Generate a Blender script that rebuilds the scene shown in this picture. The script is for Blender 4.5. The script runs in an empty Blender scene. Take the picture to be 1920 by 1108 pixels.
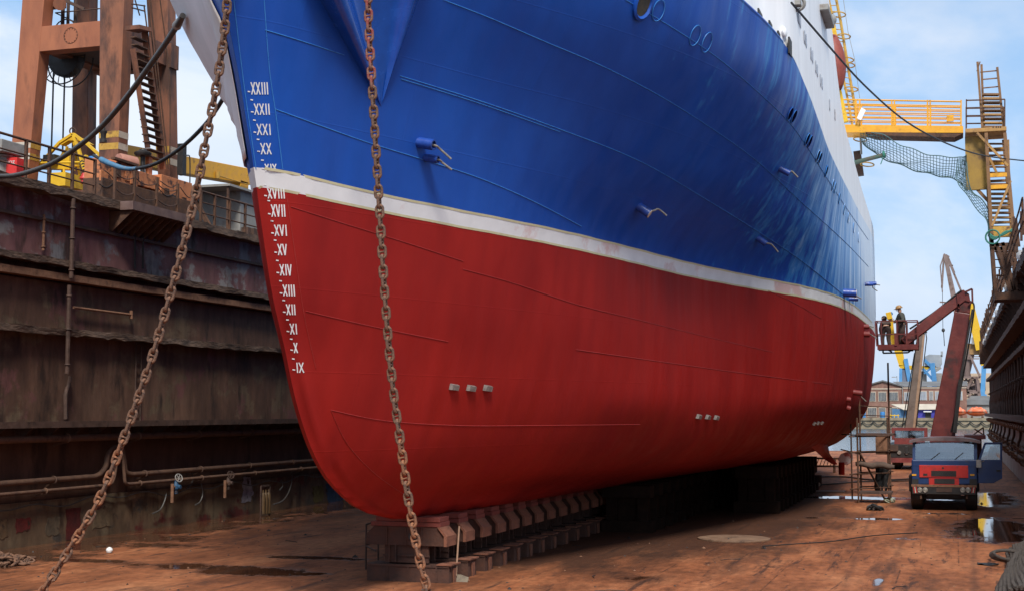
import bpy, math, random, bmesh
from mathutils import Vector, Matrix, noise
from mathutils.bvhtree import BVHTree
V = Vector
R = math.radians
random.seed(7)
sc = bpy.context.scene
# ------------------------------------------------------------------ camera, sky, sun, exposure
CAM_H = 3.4
FPX = 2600.0
PITCH, YAW = R(4.75), R(17.65)
cam_d = bpy.data.cameras.new("Camera")
cam = bpy.data.objects.new("Camera", cam_d)
sc.collection.objects.link(cam)
cam.location = (0, 0, CAM_H)
cam.rotation_euler = (R(90) + PITCH, 0, YAW)
cam_d.sensor_width = 36
cam_d.lens = FPX / 1920 * 36
cam_d.clip_end = 4000
sc.camera = cam
SUN_EL, SUN_AZ = R(50), R(158)          # azimuth measured clockwise from +Y
world = bpy.data.worlds.new("World")
sc.world = world
world.use_nodes = True
def build_world():
    nt = world.node_tree
    n, l = nt.nodes, nt.links
    n.clear()
    out = n.new('ShaderNodeOutputWorld')
    bg = n.new('ShaderNodeBackground')
    sky = n.new('ShaderNodeTexSky')
    sky.sky_type = 'NISHITA'
    sky.sun_disc = False
    sky.sun_elevation = SUN_EL
    sky.sun_rotation = SUN_AZ
    sky.air_density = 1.0
    sky.dust_density = 1.5
    bg.inputs['Strength'].default_value = 0.105
    tc = n.new('ShaderNodeTexCoord')
    mp = n.new('ShaderNodeMapping')
    mp.inputs['Scale'].default_value = (1.0, 1.0, 1.9)
    mp.inputs['Location'].default_value = (0.35, 0.62, 0.9)
    n1 = n.new('ShaderNodeTexNoise'); n1.inputs['Scale'].default_value = 3.4; n1.inputs['Detail'].default_value = 9; n1.inputs['Roughness'].default_value = .56; n1.inputs['Distortion'].default_value = .35
    r1 = n.new('ShaderNodeValToRGB')
    r1.color_ramp.elements[0].position = 0.34; r1.color_ramp.elements[1].position = 0.6
    r1.color_ramp.interpolation = 'EASE'
    n2 = n.new('ShaderNodeTexNoise'); n2.inputs['Scale'].default_value = 3.0; n2.inputs['Detail'].default_value = 6
    r2 = n.new('ShaderNodeValToRGB')
    r2.color_ramp.elements[0].position = 0.38; r2.color_ramp.elements[0].color = (4.6, 5.5, 6.9, 1)
    r2.color_ramp.elements[1].position = 0.62; r2.color_ramp.elements[1].color = (7.4, 7.7, 8.2, 1)
    base = n.new('ShaderNodeMixRGB'); base.inputs[0].default_value = 0.7
    base.inputs[2].default_value = (2.7, 4.9, 8.0, 1)
    mix = n.new('ShaderNodeMixRGB')
    l.new(tc.outputs['Generated'], mp.inputs['Vector'])
    l.new(mp.outputs[0], n1.inputs['Vector']); l.new(mp.outputs[0], n2.inputs['Vector'])
    l.new(n1.outputs['Fac'], r1.inputs[0]); l.new(n2.outputs['Fac'], r2.inputs[0])
    l.new(sky.outputs[0], base.inputs[1])
    l.new(base.outputs[0], mix.inputs[1]); l.new(r2.outputs[0], mix.inputs[2])
    sc_ = n.new('ShaderNodeMath'); sc_.operation = 'MULTIPLY'; sc_.inputs[1].default_value = .8
    l.new(r1.outputs[0], sc_.inputs[0]); l.new(sc_.outputs[0], mix.inputs[0])
    l.new(mix.outputs[0], bg.inputs['Color']); l.new(bg.outputs[0], out.inputs[0])
build_world()
sun_d = bpy.data.lights.new("Sun", 'SUN')
sun_d.energy = 3.4
sun_d.angle = R(14)
sun_d.color = (1.0, 0.95, 0.87)
sun = bpy.data.objects.new("Sun", sun_d)
sc.collection.objects.link(sun)
sdir = V((math.sin(SUN_AZ) * math.cos(SUN_EL), math.cos(SUN_AZ) * math.cos(SUN_EL), math.sin(SUN_EL)))
sun.rotation_euler = (-sdir).to_track_quat('-Z', 'Y').to_euler()
sc.view_settings.view_transform = 'Standard'
sc.view_settings.look = 'None'
sc.view_settings.exposure = 0.35
sc.view_settings.gamma = 1.0
sc.cycles.max_bounces = 6
sc.cycles.caustics_reflective = False
sc.cycles.caustics_refractive = False

# ------------------------------------------------------------------ survey helpers: where a sight line meets a plane of the site
cF = V((-math.sin(YAW) * math.cos(PITCH), math.cos(YAW) * math.cos(PITCH), math.sin(PITCH)))
cR = V((math.cos(YAW), math.sin(YAW), 0))
cU = cR.cross(cF)
C0 = V((0, 0, CAM_H))
def ray(x, y): return cF + cR * ((x - 960) / FPX) + cU * ((554 - y) / FPX)
def AX(x, y, X): d = ray(x, y); return C0 + d * (X / d.x)
def AY(x, y, Y): d = ray(x, y); return C0 + d * (Y / d.y)
def AZ(x, y, Z): d = ray(x, y); return C0 + d * ((Z - CAM_H) / d.z)
def AD(x, y, D): return C0 + ray(x, y) * D

# ------------------------------------------------------------------ materials
def lin(c):
    return tuple(((v / 255) / 12.92 if v / 255 <= .04045 else ((v / 255 + .055) / 1.055) ** 2.4) for v in c)
MATS = {}
def mat(name, c1, c2=None, c3=None, scale=3.0, rough=.6, rvar=.15, metal=0.0, bump=.15, bscale=None, stretch=(1, 1, 1), t3=(.55, .68), s3=None, st3=None, detail=6, spec=.5, coat=0.0):
    """weathered surface: two tones mixed by noise, a third laid over in patches"""
    if name in MATS: return MATS[name]
    m = bpy.data.materials.new(name); m.use_nodes = True
    nt = m.node_tree; n, l = nt.nodes, nt.links
    b = n['Principled BSDF']
    tc = n.new('ShaderNodeTexCoord')
    mp = n.new('ShaderNodeMapping'); mp.inputs['Scale'].default_value = stretch
    l.new(tc.outputs['Object'], mp.inputs[0])
    nz = n.new('ShaderNodeTexNoise'); nz.inputs['Scale'].default_value = scale; nz.inputs['Detail'].default_value = detail; nz.inputs['Roughness'].default_value = .62
    l.new(mp.outputs[0], nz.inputs['Vector'])
    rp = n.new('ShaderNodeValToRGB')
    rp.color_ramp.elements[0].position = .33; rp.color_ramp.elements[1].position = .67
    rp.color_ramp.elements[0].color = (*c1, 1); rp.color_ramp.elements[1].color = (*(c2 or c1), 1)
    l.new(nz.outputs['Fac'], rp.inputs[0])
    col = rp.outputs[0]
    if c3:
        mp3 = n.new('ShaderNodeMapping'); mp3.inputs['Scale'].default_value = st3 or stretch; mp3.inputs['Location'].default_value = (3.1, 7.7, 1.3)
        l.new(tc.outputs['Object'], mp3.inputs[0])
        n3 = n.new('ShaderNodeTexNoise'); n3.inputs['Scale'].default_value = s3 or scale * .6; n3.inputs['Detail'].default_value = 8; n3.inputs['Roughness'].default_value = .65
        l.new(mp3.outputs[0], n3.inputs['Vector'])
        r3 = n.new('ShaderNodeValToRGB'); r3.color_ramp.elements[0].position = t3[0]; r3.color_ramp.elements[1].position = t3[1]
        l.new(n3.outputs['Fac'], r3.inputs[0])
        mx = n.new('ShaderNodeMixRGB'); l.new(r3.outputs[0], mx.inputs[0]); l.new(col, mx.inputs[1]); mx.inputs[2].default_value = (*c3, 1)
        col = mx.outputs[0]
    l.new(col, b.inputs['Base Color'])
    mr = n.new('ShaderNodeMapRange'); mr.inputs['To Min'].default_value = max(.03, rough - rvar); mr.inputs['To Max'].default_value = min(1, rough + rvar)
    mr.inputs['From Min'].default_value = .3; mr.inputs['From Max'].default_value = .7
    l.new(nz.outputs['Fac'], mr.inputs['Value']); l.new(mr.outputs[0], b.inputs['Roughness'])
    b.inputs['Metallic'].default_value = metal
    b.inputs['Specular IOR Level'].default_value = spec
    b.inputs['Coat Weight'].default_value = coat
    if bump:
        nb = n.new('ShaderNodeTexNoise'); nb.inputs['Scale'].default_value = bscale or scale * 5; nb.inputs['Detail'].default_value = 5
        l.new(mp.outputs[0], nb.inputs['Vector'])
        bp = n.new('ShaderNodeBump'); bp.inputs['Strength'].default_value = bump; bp.inputs['Distance'].default_value = .03
        l.new(nb.outputs['Fac'], bp.inputs['Height']); l.new(bp.outputs[0], b.inputs['Normal'])
    m['p'] = 1
    MATS[name] = m
    return m

# ------------------------------------------------------------------ mesh builder
def wloc(o):
    p = V((0, 0, 0))
    while o:
        p += o.location; o = o.parent
    return p
class MB:
    def __init__(s): s.v = []; s.f = []
    def add(s, vs, fs):
        k = len(s.v); s.v += [V(p) for p in vs]; s.f += [tuple(i + k for i in f) for f in fs]; return s
    def box(s, a, b):
        x0, y0, z0 = a; x1, y1, z1 = b
        return s.add([(x0, y0, z0), (x1, y0, z0), (x1, y1, z0), (x0, y1, z0), (x0, y0, z1), (x1, y0, z1), (x1, y1, z1), (x0, y1, z1)],
                     [(0, 3, 2, 1), (4, 5, 6, 7), (0, 1, 5, 4), (1, 2, 6, 5), (2, 3, 7, 6), (3, 0, 4, 7)])
    def cbox(s, c, d):
        c = V(c); h = V(d) / 2; return s.box(c - h, c + h)
    def bar(s, p, q, w, h=None, up=(0, 0, 1), w2=None, h2=None):
        p, q = V(p), V(q); h = h or w; w2 = w2 or w; h2 = h2 or h
        t = (q - p).normalized(); u = V(up)
        if abs(t.dot(u)) > .98: u = V((0, 1, 0))
        a = t.cross(u).normalized(); b = a.cross(t).normalized()
        vs = []
        for c, ww, hh in ((p, w, h), (q, w2, h2)):
            for i, j in ((-1, -1), (1, -1), (1, 1), (-1, 1)): vs.append(c + a * (ww / 2 * i) + b * (hh / 2 * j))
        return s.add(vs, [(3, 2, 1, 0), (4, 5, 6, 7), (0, 1, 5, 4), (1, 2, 6, 5), (2, 3, 7, 6), (3, 0, 4, 7)])
    def tube(s, pts, r, n=8, cap=True, closed=False):
        pts = [V(p) for p in pts]; m = len(pts)
        rs = r if isinstance(r, (list, tuple)) else [r] * m
        T = []
        for i in range(m):
            if closed: t = pts[(i + 1) % m] - pts[i - 1]
            else: t = pts[min(i + 1, m - 1)] - pts[max(i - 1, 0)]
            T.append(t.normalized())
        u = V((0, 0, 1)) if abs(T[0].z) < .9 else V((1, 0, 0))
        a = T[0].cross(u).normalized(); vs = []
        for i in range(m):
            a = (a - T[i] * a.dot(T[i])).normalized(); b = T[i].cross(a)
            for k in range(n):
                g = 2 * math.pi * k / n
                vs.append(pts[i] + (a * math.cos(g) + b * math.sin(g)) * rs[i])
        fs = []
        for i in range(m if closed else m - 1):
            j = (i + 1) % m
            for k in range(n):
                k2 = (k + 1) % n
                fs.append((i * n + k, i * n + k2, j * n + k2, j * n + k))
        if cap and not closed:
            fs.append(tuple(range(n))[::-1]); fs.append(tuple((m - 1) * n + k for k in range(n)))
        return s.add(vs, fs)
    def cyl(s, p, q, r, r2=None, n=14):
        return s.tube([p, q], [r, r if r2 is None else r2], n)
    def ring(s, c, ax, Rr, r, n=20, m=6):
        c = V(c); ax = V(ax).normalized(); u = V((0, 0, 1)) if abs(ax.z) < .9 else V((1, 0, 0))
        a = ax.cross(u).normalized(); b = ax.cross(a)
        return s.tube([c + (a * math.cos(2 * math.pi * i / n) + b * math.sin(2 * math.pi * i / n)) * Rr for i in range(n)], r, m, closed=True)
    def prism(s, poly, ext):
        poly = [V(p) for p in poly]; e = V(ext); n = len(poly)
        return s.add(poly + [p + e for p in poly], [tuple(range(n))[::-1], tuple(range(n, 2 * n))] + [(i, (i + 1) % n, (i + 1) % n + n, i + n) for i in range(n)])
    def grid(s, rows):
        m, n = len(rows), len(rows[0])
        return s.add([p for r in rows for p in r], [(i * n + j, i * n + j + 1, (i + 1) * n + j + 1, (i + 1) * n + j) for i in range(m - 1) for j in range(n - 1)])
    def lathe(s, c, ax, prof, n=18):
        c = V(c); ax = V(ax).normalized(); u = V((0, 0, 1)) if abs(ax.z) < .9 else V((1, 0, 0))
        a = ax.cross(u).normalized(); b = ax.cross(a); vs = []
        for h, r in prof:
            for k in range(n):
                g = 2 * math.pi * k / n; vs.append(c + ax * h + (a * math.cos(g) + b * math.sin(g)) * r)
        m = len(prof)
        fs = [(i * n + k, i * n + (k + 1) % n, (i + 1) * n + (k + 1) % n, (i + 1) * n + k) for i in range(m - 1) for k in range(n)]
        fs += [tuple(range(n))[::-1], tuple((m - 1) * n + k for k in range(n))]
        return s.add(vs, fs)
    def build(s, name, m, parent=None, smooth=40, bevel=0, recalc=True, loc=None):
        o0 = wloc(parent) if parent else V(loc or (0, 0, 0))
        me = bpy.data.meshes.new(name)
        me.from_pydata([tuple(p - o0) for p in s.v], [], s.f)
        if recalc:
            bm = bmesh.new(); bm.from_mesh(me); bmesh.ops.recalc_face_normals(bm, faces=bm.faces); bm.to_mesh(me); bm.free()
        if smooth:
            me.polygons.foreach_set('use_smooth', [True] * len(me.polygons)); me.set_sharp_from_angle(angle=R(smooth))
        if m: me.materials.append(m)
        o = bpy.data.objects.new(name, me); sc.collection.objects.link(o)
        if parent: o.parent = parent
        elif loc is not None: o.location = loc
        if bevel:
            bv = o.modifiers.new('bevel', 'BEVEL'); bv.width = bevel; bv.segments = 2; bv.limit_method = 'ANGLE'; bv.harden_normals = False
        return o
def thing(name, label, cat, loc=(0, 0, 0), group=None):
    o = bpy.data.objects.new(name, None); sc.collection.objects.link(o)
    o.location = loc; o.empty_display_size = .3
    return tag(o, label, cat, group)
def tag(o, label, cat, group=None):
    o['label'] = label; o['category'] = cat
    if group: o['group'] = group
    return o
def copy_tree(o, parent=None):
    c = o.copy(); sc.collection.objects.link(c); c.parent = parent
    for ch in list(o.children): copy_tree(ch, c)
    return c
def catmull(pts, k=6):
    pts = [V(p) for p in pts]; out = []
    for i in range(len(pts) - 1):
        p0 = pts[max(i - 1, 0)]; p1 = pts[i]; p2 = pts[i + 1]; p3 = pts[min(i + 2, len(pts) - 1)]
        for j in range(k):
            t = j / k
            out.append(.5 * (2 * p1 + (p2 - p0) * t + (2 * p0 - 5 * p1 + 4 * p2 - p3) * t * t + (3 * p1 - p0 - 3 * p2 + p3) * t ** 3))
    return out + [pts[-1]]
def sag(p, q, s, n=14):
    p, q = V(p), V(q)
    return [p.lerp(q, i / n) - V((0, 0, s * 4 * (i / n) * (1 - i / n))) for i in range(n + 1)]
def pchip(xs, ys):
    n = len(xs); h = [xs[i + 1] - xs[i] for i in range(n - 1)]; d = [(ys[i + 1] - ys[i]) / h[i] for i in range(n - 1)]
    m = [0.0] * n; m[0] = d[0]; m[-1] = d[-1]
    for i in range(1, n - 1):
        if d[i - 1] * d[i] > 0:
            w1, w2 = 2 * h[i] + h[i - 1], h[i] + 2 * h[i - 1]; m[i] = (w1 + w2) / (w1 / d[i - 1] + w2 / d[i])
    def f(x):
        if x <= xs[0]: return ys[0] + (x - xs[0]) * m[0]
        if x >= xs[-1]: return ys[-1] + (x - xs[-1]) * m[-1]
        i = 0
        while x > xs[i + 1]: i += 1
        t = (x - xs[i]) / h[i]
        return ys[i] * (1 + 2 * t) * (1 - t) ** 2 + h[i] * m[i] * t * (1 - t) ** 2 + ys[i + 1] * t * t * (3 - 2 * t) + h[i] * m[i + 1] * t * t * (t - 1)
    return f
# ------------------------------------------------------------------ palette
M_RUST = mat('rust', (.055, .026, .016), (.13, .062, .034), (.035, .018, .012), scale=6, rough=.85, bump=.4)
M_RUSTLT = mat('rust_light', (.16, .075, .04), (.26, .13, .075), (.09, .04, .022), scale=7, rough=.85, bump=.4)
M_PIPE = mat('grimy_pipe', (.085, .045, .03), (.16, .085, .052), (.045, .024, .017), scale=5, rough=.8, bump=.3)
M_BROWN = mat('brown_steel', (.05, .028, .02), (.10, .055, .04), (.03, .017, .012), scale=4, rough=.75, bump=.25)
M_DARK = mat('dark_steel', (.012, .011, .011), (.028, .024, .022), scale=6, rough=.6)
M_BLACK = mat('black_rubber', (.008, .008, .008), (.02, .019, .019), scale=12, rough=.55)
M_GREY = mat('grey_paint', (.24, .23, .215), (.33, .32, .30), (.16, .11, .08), scale=3, rough=.7, t3=(.6, .72))
M_CREAM = mat('cream_paint', (.50, .42, .33), (.6, .52, .42), (.3, .17, .1), scale=5, rough=.7)
M_YEL = mat('yellow_paint', (.62, .36, .012), (.75, .46, .02), (.28, .13, .02), scale=5, rough=.55, t3=(.62, .72))
M_YELOLD = mat('worn_yellow_paint', (.42, .23, .035), (.55, .33, .06), (.14, .06, .025), scale=7, rough=.7, t3=(.52, .66))
M_AMBER = mat('amber_paint', (.64, .29, .015), (.76, .37, .02), (.2, .08, .02), scale=4, rough=.6, t3=(.6, .75))
M_ORANGE = mat('orange_crane_paint', (.28, .092, .042), (.40, .14, .066), (.12, .048, .028), scale=1.6, rough=.7, t3=(.5, .68), stretch=(1.4, 1.4, .5), bump=.12, bscale=14)
M_ORANGED = mat('grimy_orange_paint', (.15, .06, .035), (.30, .115, .06), (.07, .032, .022), scale=1.8, rough=.75, t3=(.48, .62), stretch=(1.4, 1.4, .45), bump=.15)
M_MACH = mat('orange_machine_paint', (.45, .15, .055), (.6, .23, .095), (.08, .035, .024), scale=4, rough=.7, t3=(.56, .62), bump=.2)
M_REDP = mat('red_paint', (.42, .02, .012), (.55, .03, .018), scale=5, rough=.5)
M_WHITE = mat('white_paint', (.72, .72, .70), (.8, .8, .79), scale=4, rough=.5)
M_BLUEP = mat('blue_paint', (.03, .16, .42), (.05, .24, .55), scale=5, rough=.5)
M_GREEN = mat('green_rope', (.02, .13, .10), (.05, .22, .16), scale=20, rough=.8)
M_STEEL = mat('bare_steel', (.25, .23, .21), (.4, .37, .33), scale=8, rough=.45, metal=.6)
M_CABLE = mat('grey_cable', (.05, .046, .043), (.085, .078, .07), scale=10, rough=.5)

def glass_mat(name, c=(.02, .025, .03), rough=.05):
    m = bpy.data.materials.new(name); m.use_nodes = True
    b = m.node_tree.nodes['Principled BSDF']; b.inputs['Base Color'].default_value = (*c, 1); b.inputs['Roughness'].default_value = rough
    b.inputs['Specular IOR Level'].default_value = .8
    return m
M_GLASSD = glass_mat('dark_glass')

# ------------------------------------------------------------------ ground, water
XL, XR, YEND = -22.4, 3.0, 123.0
def floor_mat():
    m = bpy.data.materials.new('rusty_dock_floor'); m.use_nodes = True
    nt = m.node_tree; n, l = nt.nodes, nt.links; b = n['Principled BSDF']
    tc = n.new('ShaderNodeTexCoord')
    def noise_(scale, st, detail=8, rough=.62, loc=(0, 0, 0), dist=0):
        mp = n.new('ShaderNodeMapping'); mp.inputs['Scale'].default_value = st; mp.inputs['Location'].default_value = loc
        l.new(tc.outputs['Object'], mp.inputs[0])
        z = n.new('ShaderNodeTexNoise'); z.inputs['Scale'].default_value = scale; z.inputs['Detail'].default_value = detail; z.inputs['Roughness'].default_value = rough; z.inputs['Distortion'].default_value = dist
        l.new(mp.outputs[0], z.inputs['Vector']); return z.outputs['Fac']
    def ramp(fac, *st):
        r = n.new('ShaderNodeValToRGB'); e = r.color_ramp.elements
        while len(e) < len(st): e.new(.5)
        for i, (p, c) in enumerate(st):
            e[i].position = p; e[i].color = (*c, 1) if isinstance(c, tuple) else (c, c, c, 1)
        l.new(fac, r.inputs[0]); return r.outputs[0]
    def mth(op, a, c):
        x = n.new('ShaderNodeMath'); x.operation = op
        for i, q in enumerate((a, c)):
            if isinstance(q, (int, float)): x.inputs[i].default_value = q
            else: l.new(q, x.inputs[i])
        return x.outputs[0]
    def mixc(f, a, c):
        x = n.new('ShaderNodeMixRGB'); l.new(f, x.inputs[0])
        for i, q in ((1, a), (2, c)):
            if isinstance(q, tuple): x.inputs[i].default_value = (*q, 1)
            else: l.new(q, x.inputs[i])
        return x.outputs[0]
    base = ramp(noise_(.55, (1, .35, 1), 9, .66), (.3, (.125, .044, .019)), (.5, (.30, .104, .043)), (.72, (.48, .20, .09)))
    fine = ramp(noise_(5, (1, .5, 1), 8, .7), (.3, (.42, .42, .42)), (.7, (1.3, 1.3, 1.3)))
    mu = n.new('ShaderNodeMixRGB'); mu.blend_type = 'MULTIPLY'; mu.inputs[0].default_value = .85; l.new(base, mu.inputs[1]); l.new(fine, mu.inputs[2])
    col = mu.outputs[0]
    st = ramp(noise_(.9, (1, .22, 1), 9, .68, (5, 2, 0), .6), (.54, 0.0), (.68, 1.0))
    col = mixc(mth('MULTIPLY', st, .8), col, (.045, .024, .018))
    stn = ramp(noise_(2.4, (1.2, .12, 1), 8, .7, (15, 4, 0), .4), (.57, 0.0), (.64, 1.0))
    col = mixc(mth('MULTIPLY', stn, .75), col, (.03, .018, .016))
    # welded plate joints and tyre tracks
    br = n.new('ShaderNodeTexBrick'); l.new(tc.outputs['Object'], br.inputs['Vector']); br.inputs['Scale'].default_value = 1; br.inputs['Brick Width'].default_value = 2.4; br.inputs['Row Height'].default_value = 6.5; br.inputs['Mortar Size'].default_value = .022; br.inputs['Mortar Smooth'].default_value = .5
    jn = mth('MULTIPLY', br.outputs['Fac'], ramp(noise_(1.3, (1, 1, 1), 4, .6, (3, 3, 0)), (.4, 0.0), (.6, .8)))
    col = mixc(jn, col, (.05, .024, .014))
    spt = n.new('ShaderNodeSeparateXYZ'); l.new(tc.outputs['Object'], spt.inputs[0]); trk = None
    for x0, sl in ((-1.3, -.012), (.45, -.012), (-2.6, .03), (-4.4, .03)):
        dxx = mth('ABSOLUTE', mth('SUBTRACT', mth('ADD', spt.outputs[0], mth('MULTIPLY', mth('SUBTRACT', spt.outputs[1], 44.0), sl)), x0), 0)
        q_ = mth('SUBTRACT', 1.0, mth('DIVIDE', dxx, .24)); trk = q_ if trk is None else mth('MAXIMUM', trk, q_)
    tk_ = ramp(mth('MULTIPLY', mth('MAXIMUM', trk, 0.0), noise_(2.2, (1.5, .5, 1), 7, .7, (1, 6, 0))), (.26, 0.0), (.55, .5))
    col = mixc(tk_, col, (.06, .03, .02))
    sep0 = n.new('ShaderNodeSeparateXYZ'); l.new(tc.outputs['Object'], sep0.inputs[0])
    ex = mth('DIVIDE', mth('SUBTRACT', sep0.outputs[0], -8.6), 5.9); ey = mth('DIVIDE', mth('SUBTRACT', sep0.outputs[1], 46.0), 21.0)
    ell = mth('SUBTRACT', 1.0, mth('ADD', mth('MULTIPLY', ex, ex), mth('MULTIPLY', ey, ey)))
    hull_shade = ramp(mth('ADD', ell, mth('MULTIPLY', mth('SUBTRACT', noise_(.7, (1, .4, 1), 8, .66, (7, 1, 4)), .5), 1.6)), (.0, 0.0), (.5, 1.0))
    col = mixc(mth('MULTIPLY', hull_shade, .88), col, (.038, .017, .010))  # shade below the hull, painted into the floor colour as a dark ellipse
    # standing water: irregular pools where the plating is low
    sep = n.new('ShaderNodeSeparateXYZ'); l.new(tc.outputs['Object'], sep.inputs[0])
    wet = None
    for (px, py, rx, ry, s) in WET:
        c = AZ(px, py, 0)
        dx = mth('DIVIDE', mth('SUBTRACT', sep.outputs[0], c.x), rx); dy = mth('DIVIDE', mth('SUBTRACT', sep.outputs[1], c.y), ry)
        q = mth('SUBTRACT', s, mth('ADD', mth('MULTIPLY', dx, dx), mth('MULTIPLY', dy, dy)))
        wet = q if wet is None else mth('MAXIMUM', wet, q)
    # along the foot of the port wall
    q = mth('MULTIPLY', mth('SUBTRACT', XL + 3.2, sep.outputs[0]), .42)
    wet = mth('MAXIMUM', wet, q)
    wn = noise_(1.1, (1, .6, 1), 8, .68, (2, 9, 0), .3)
    wn2 = noise_(7, (1, .5, 1), 6, .7, (2, 9, 3), .3)
    wv = mth('ADD', wet, mth('ADD', mth('MULTIPLY', mth('SUBTRACT', wn, .5), 3.6), mth('MULTIPLY', mth('SUBTRACT', wn2, .5), 1.1)))
    mask = ramp(wv, (.42, 0.0), (.56, 1.0))
    damp = ramp(wv, (.0, 0.0), (.5, 1.0))
    col = mixc(mth('MULTIPLY', damp, .68), col, (.035, .019, .013))
    l.new(col, b.inputs['Base Color'])
    rgh = mth('SUBTRACT', .78, mth('ADD', mth('MULTIPLY', damp, .30), mth('MULTIPLY', mask, .435)))
    l.new(rgh, b.inputs['Roughness']); l.new(mth('ADD', .2, mth('MULTIPLY', mask, .4)), b.inputs['Specular IOR Level'])
    bp = n.new('ShaderNodeBump'); bp.inputs['Distance'].default_value = .05
    l.new(mth('MULTIPLY', mth('SUBTRACT', 1.0, mask), .35), bp.inputs['Strength'])
    l.new(mth('ADD', noise_(9, (1, .6, 1), 6, .65), mth('MULTIPLY', wn, 1.5)), bp.inputs['Height']); l.new(bp.outputs[0], b.inputs['Normal'])
    return m
WET = [(380, 1062, 3.2, .8, .75), (250, 1020, 3.0, 1.0, .7), (1850, 1000, 1.6, 3.6, .9), (1180, 1085, 1.2, .8, .3), (1500, 1060, 1.0, 1.0, .25), (470, 1070, 1.5, .9, 1.0), (585, 1045, 1.6, .45, .9), (560, 1075, .9, .5, .7), (1580, 932, 3.2, 1.1, 1.2), (1860, 985, 1.1, 3.2, 1.2), (1860, 935, 1.0, 5, 1.2),
       (1640, 972, 1.2, .6, .9), (1700, 1010, .5, .5, .8), (1645, 1090, .12, .8, 1.1), (1520, 970, .4, .3, .8), (150, 1050, 2.6, .5, .8), (1690, 935, 2.4, .6, 1.0), (1770, 962, 1.2, .5, .9), (1880, 1010, .8, 1.2, 1.0)]
def plate(name, x0, y0, x1, y1, z, m, kind='structure'):
    mb = MB(); mb.add([(x0, y0, z), (x1, y0, z), (x1, y1, z), (x0, y1, z)], [(0, 1, 2, 3)])
    o = mb.build(name, m, None, 0); o['kind'] = kind; return o
mb = MB(); mb.box((XL - 5.5, -20, -3), (XR + 5.0, YEND, 0))
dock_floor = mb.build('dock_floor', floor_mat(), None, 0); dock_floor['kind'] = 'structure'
def water_mat():
    m = bpy.data.materials.new('harbour_water'); m.use_nodes = True
    nt = m.node_tree; n, l = nt.nodes, nt.links; b = n['Principled BSDF']
    b.inputs['Base Color'].default_value = (.045, .075, .10, 1); b.inputs['Roughness'].default_value = .12
    tc = n.new('ShaderNodeTexCoord'); mp = n.new('ShaderNodeMapping'); mp.inputs['Scale'].default_value = (.5, 1.6, 1)
    z = n.new('ShaderNodeTexNoise'); z.inputs['Scale'].default_value = .9; z.inputs['Detail'].default_value = 5
    bp = n.new('ShaderNodeBump'); bp.inputs['Strength'].default_value = .5; bp.inputs['Distance'].default_value = .15
    l.new(tc.outputs['Object'], mp.inputs[0]); l.new(mp.outputs[0], z.inputs['Vector']); l.new(z.outputs['Fac'], bp.inputs['Height']); l.new(bp.outputs[0], b.inputs['Normal'])
    return m
plate('water', -1500, -300, 1500, 3000, -.6, water_mat())

# ------------------------------------------------------------------ the ship
XC = -10.5
S_K = [0, .5, 1.5, 3, 5, 8, 11, 15, 19, 23, 27, 32, 38, 46]
B_T = {1.3: [0, .16, .3, .5, .75, 1.0, 1.2, 1.5, 1.8, 2.1, 2.4, 2.6, 2.7, 2.8],
       1.6: [0.0, 0.149, 0.31, 0.527, 0.837, 1.302, 1.736, 2.516, 3.182, 3.8, 4.3, 4.386, 4.472, 4.558],
       2.0: [0.0, 0.224, 0.48, 0.816, 1.32, 2.04, 2.68, 3.621, 4.368, 5.026, 5.487, 5.627, 5.673, 5.72],
       2.7: [0.0, 0.279, 0.614, 1.023, 1.6, 2.474, 3.255, 4.236, 5.048, 5.782, 6.24, 6.435, 6.484, 6.532],
       3.8: [0, .31, .69, 1.14, 1.78, 2.70, 3.55, 4.45, 5.35, 6.25, 6.75, 7.0, 7.05, 7.1],
       6.95: [0, .36, .78, 1.32, 2.0, 2.85, 3.45, 4.15, 5.2, 6.35, 7.0, 7.25, 7.3, 7.3],
       9.0: [0, .42, .88, 1.5, 2.3, 3.6, 4.6, 5.55, 6.25, 6.85, 7.1, 7.27, 7.3, 7.3],
       11.5: [0, .5, 1.05, 1.9, 3.0, 4.6, 5.8, 6.75, 7.15, 7.28, 7.3, 7.3, 7.3, 7.3],
       13.5: [0, .6, 1.25, 2.15, 3.3, 4.85, 6.0, 6.85, 7.2, 7.3, 7.3, 7.3, 7.3, 7.3]}
Z_L = sorted(B_T)
B_F = [pchip(S_K, B_T[z]) for z in Z_L]
STEM = pchip([1.27, 1.36, 1.6, 1.82, 2.29, 2.86, 3.67, 4.45, 5.21, 6.38, 7.12, 7.91, 8.62, 9.44, 11.5, 13.5], [25.6, 24.9, 23.75, 23.16, 22.25, 21.6, 21.02, 20.63, 20.21, 19.77, 19.53, 19.23, 18.95, 18.55, 17.6, 16.8])
def half(Y, z):
    s = Y - STEM(z)
    if s <= 0: return 0.0
    v = [f(min(s, 46)) for f in B_F]
    b = pchip(Z_L, v)(min(max(z, 1.3), 13.5))
    if s < .5:      # rounded stem bar
        b = max(b, .17 * math.sqrt(min(s / .2, 1.0)))
    y0 = 58
    if Y > y0:
        t = min((Y - y0) / (93 - y0), 1); lo = max(0, min(1, (8 - z) / 7)); b *= max(0, 1 - t ** (2.6 - 1.0 * lo))
    return max(b, 0)
pch_low = pchip([19, 20.5, 22, 25, 92], [6.97, 6.90, 6.84, 6.80, 6.80])
pch_up = pchip([19, 20.5, 22, 25, 36, 60, 92], [7.27, 7.19, 7.12, 7.09, 7.12, 7.08, 7.08])
pch_top = pchip([16, 22, 27, 29.7, 31.4, 33.6, 35.3, 38.3, 40.7, 45.4, 51, 59, 92], [14.6, 13.6, 12.8, 12.33, 12.2, 12.02, 11.66, 11.16, 10.88, 10.77, 10.76, 10.92, 11.2])
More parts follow.
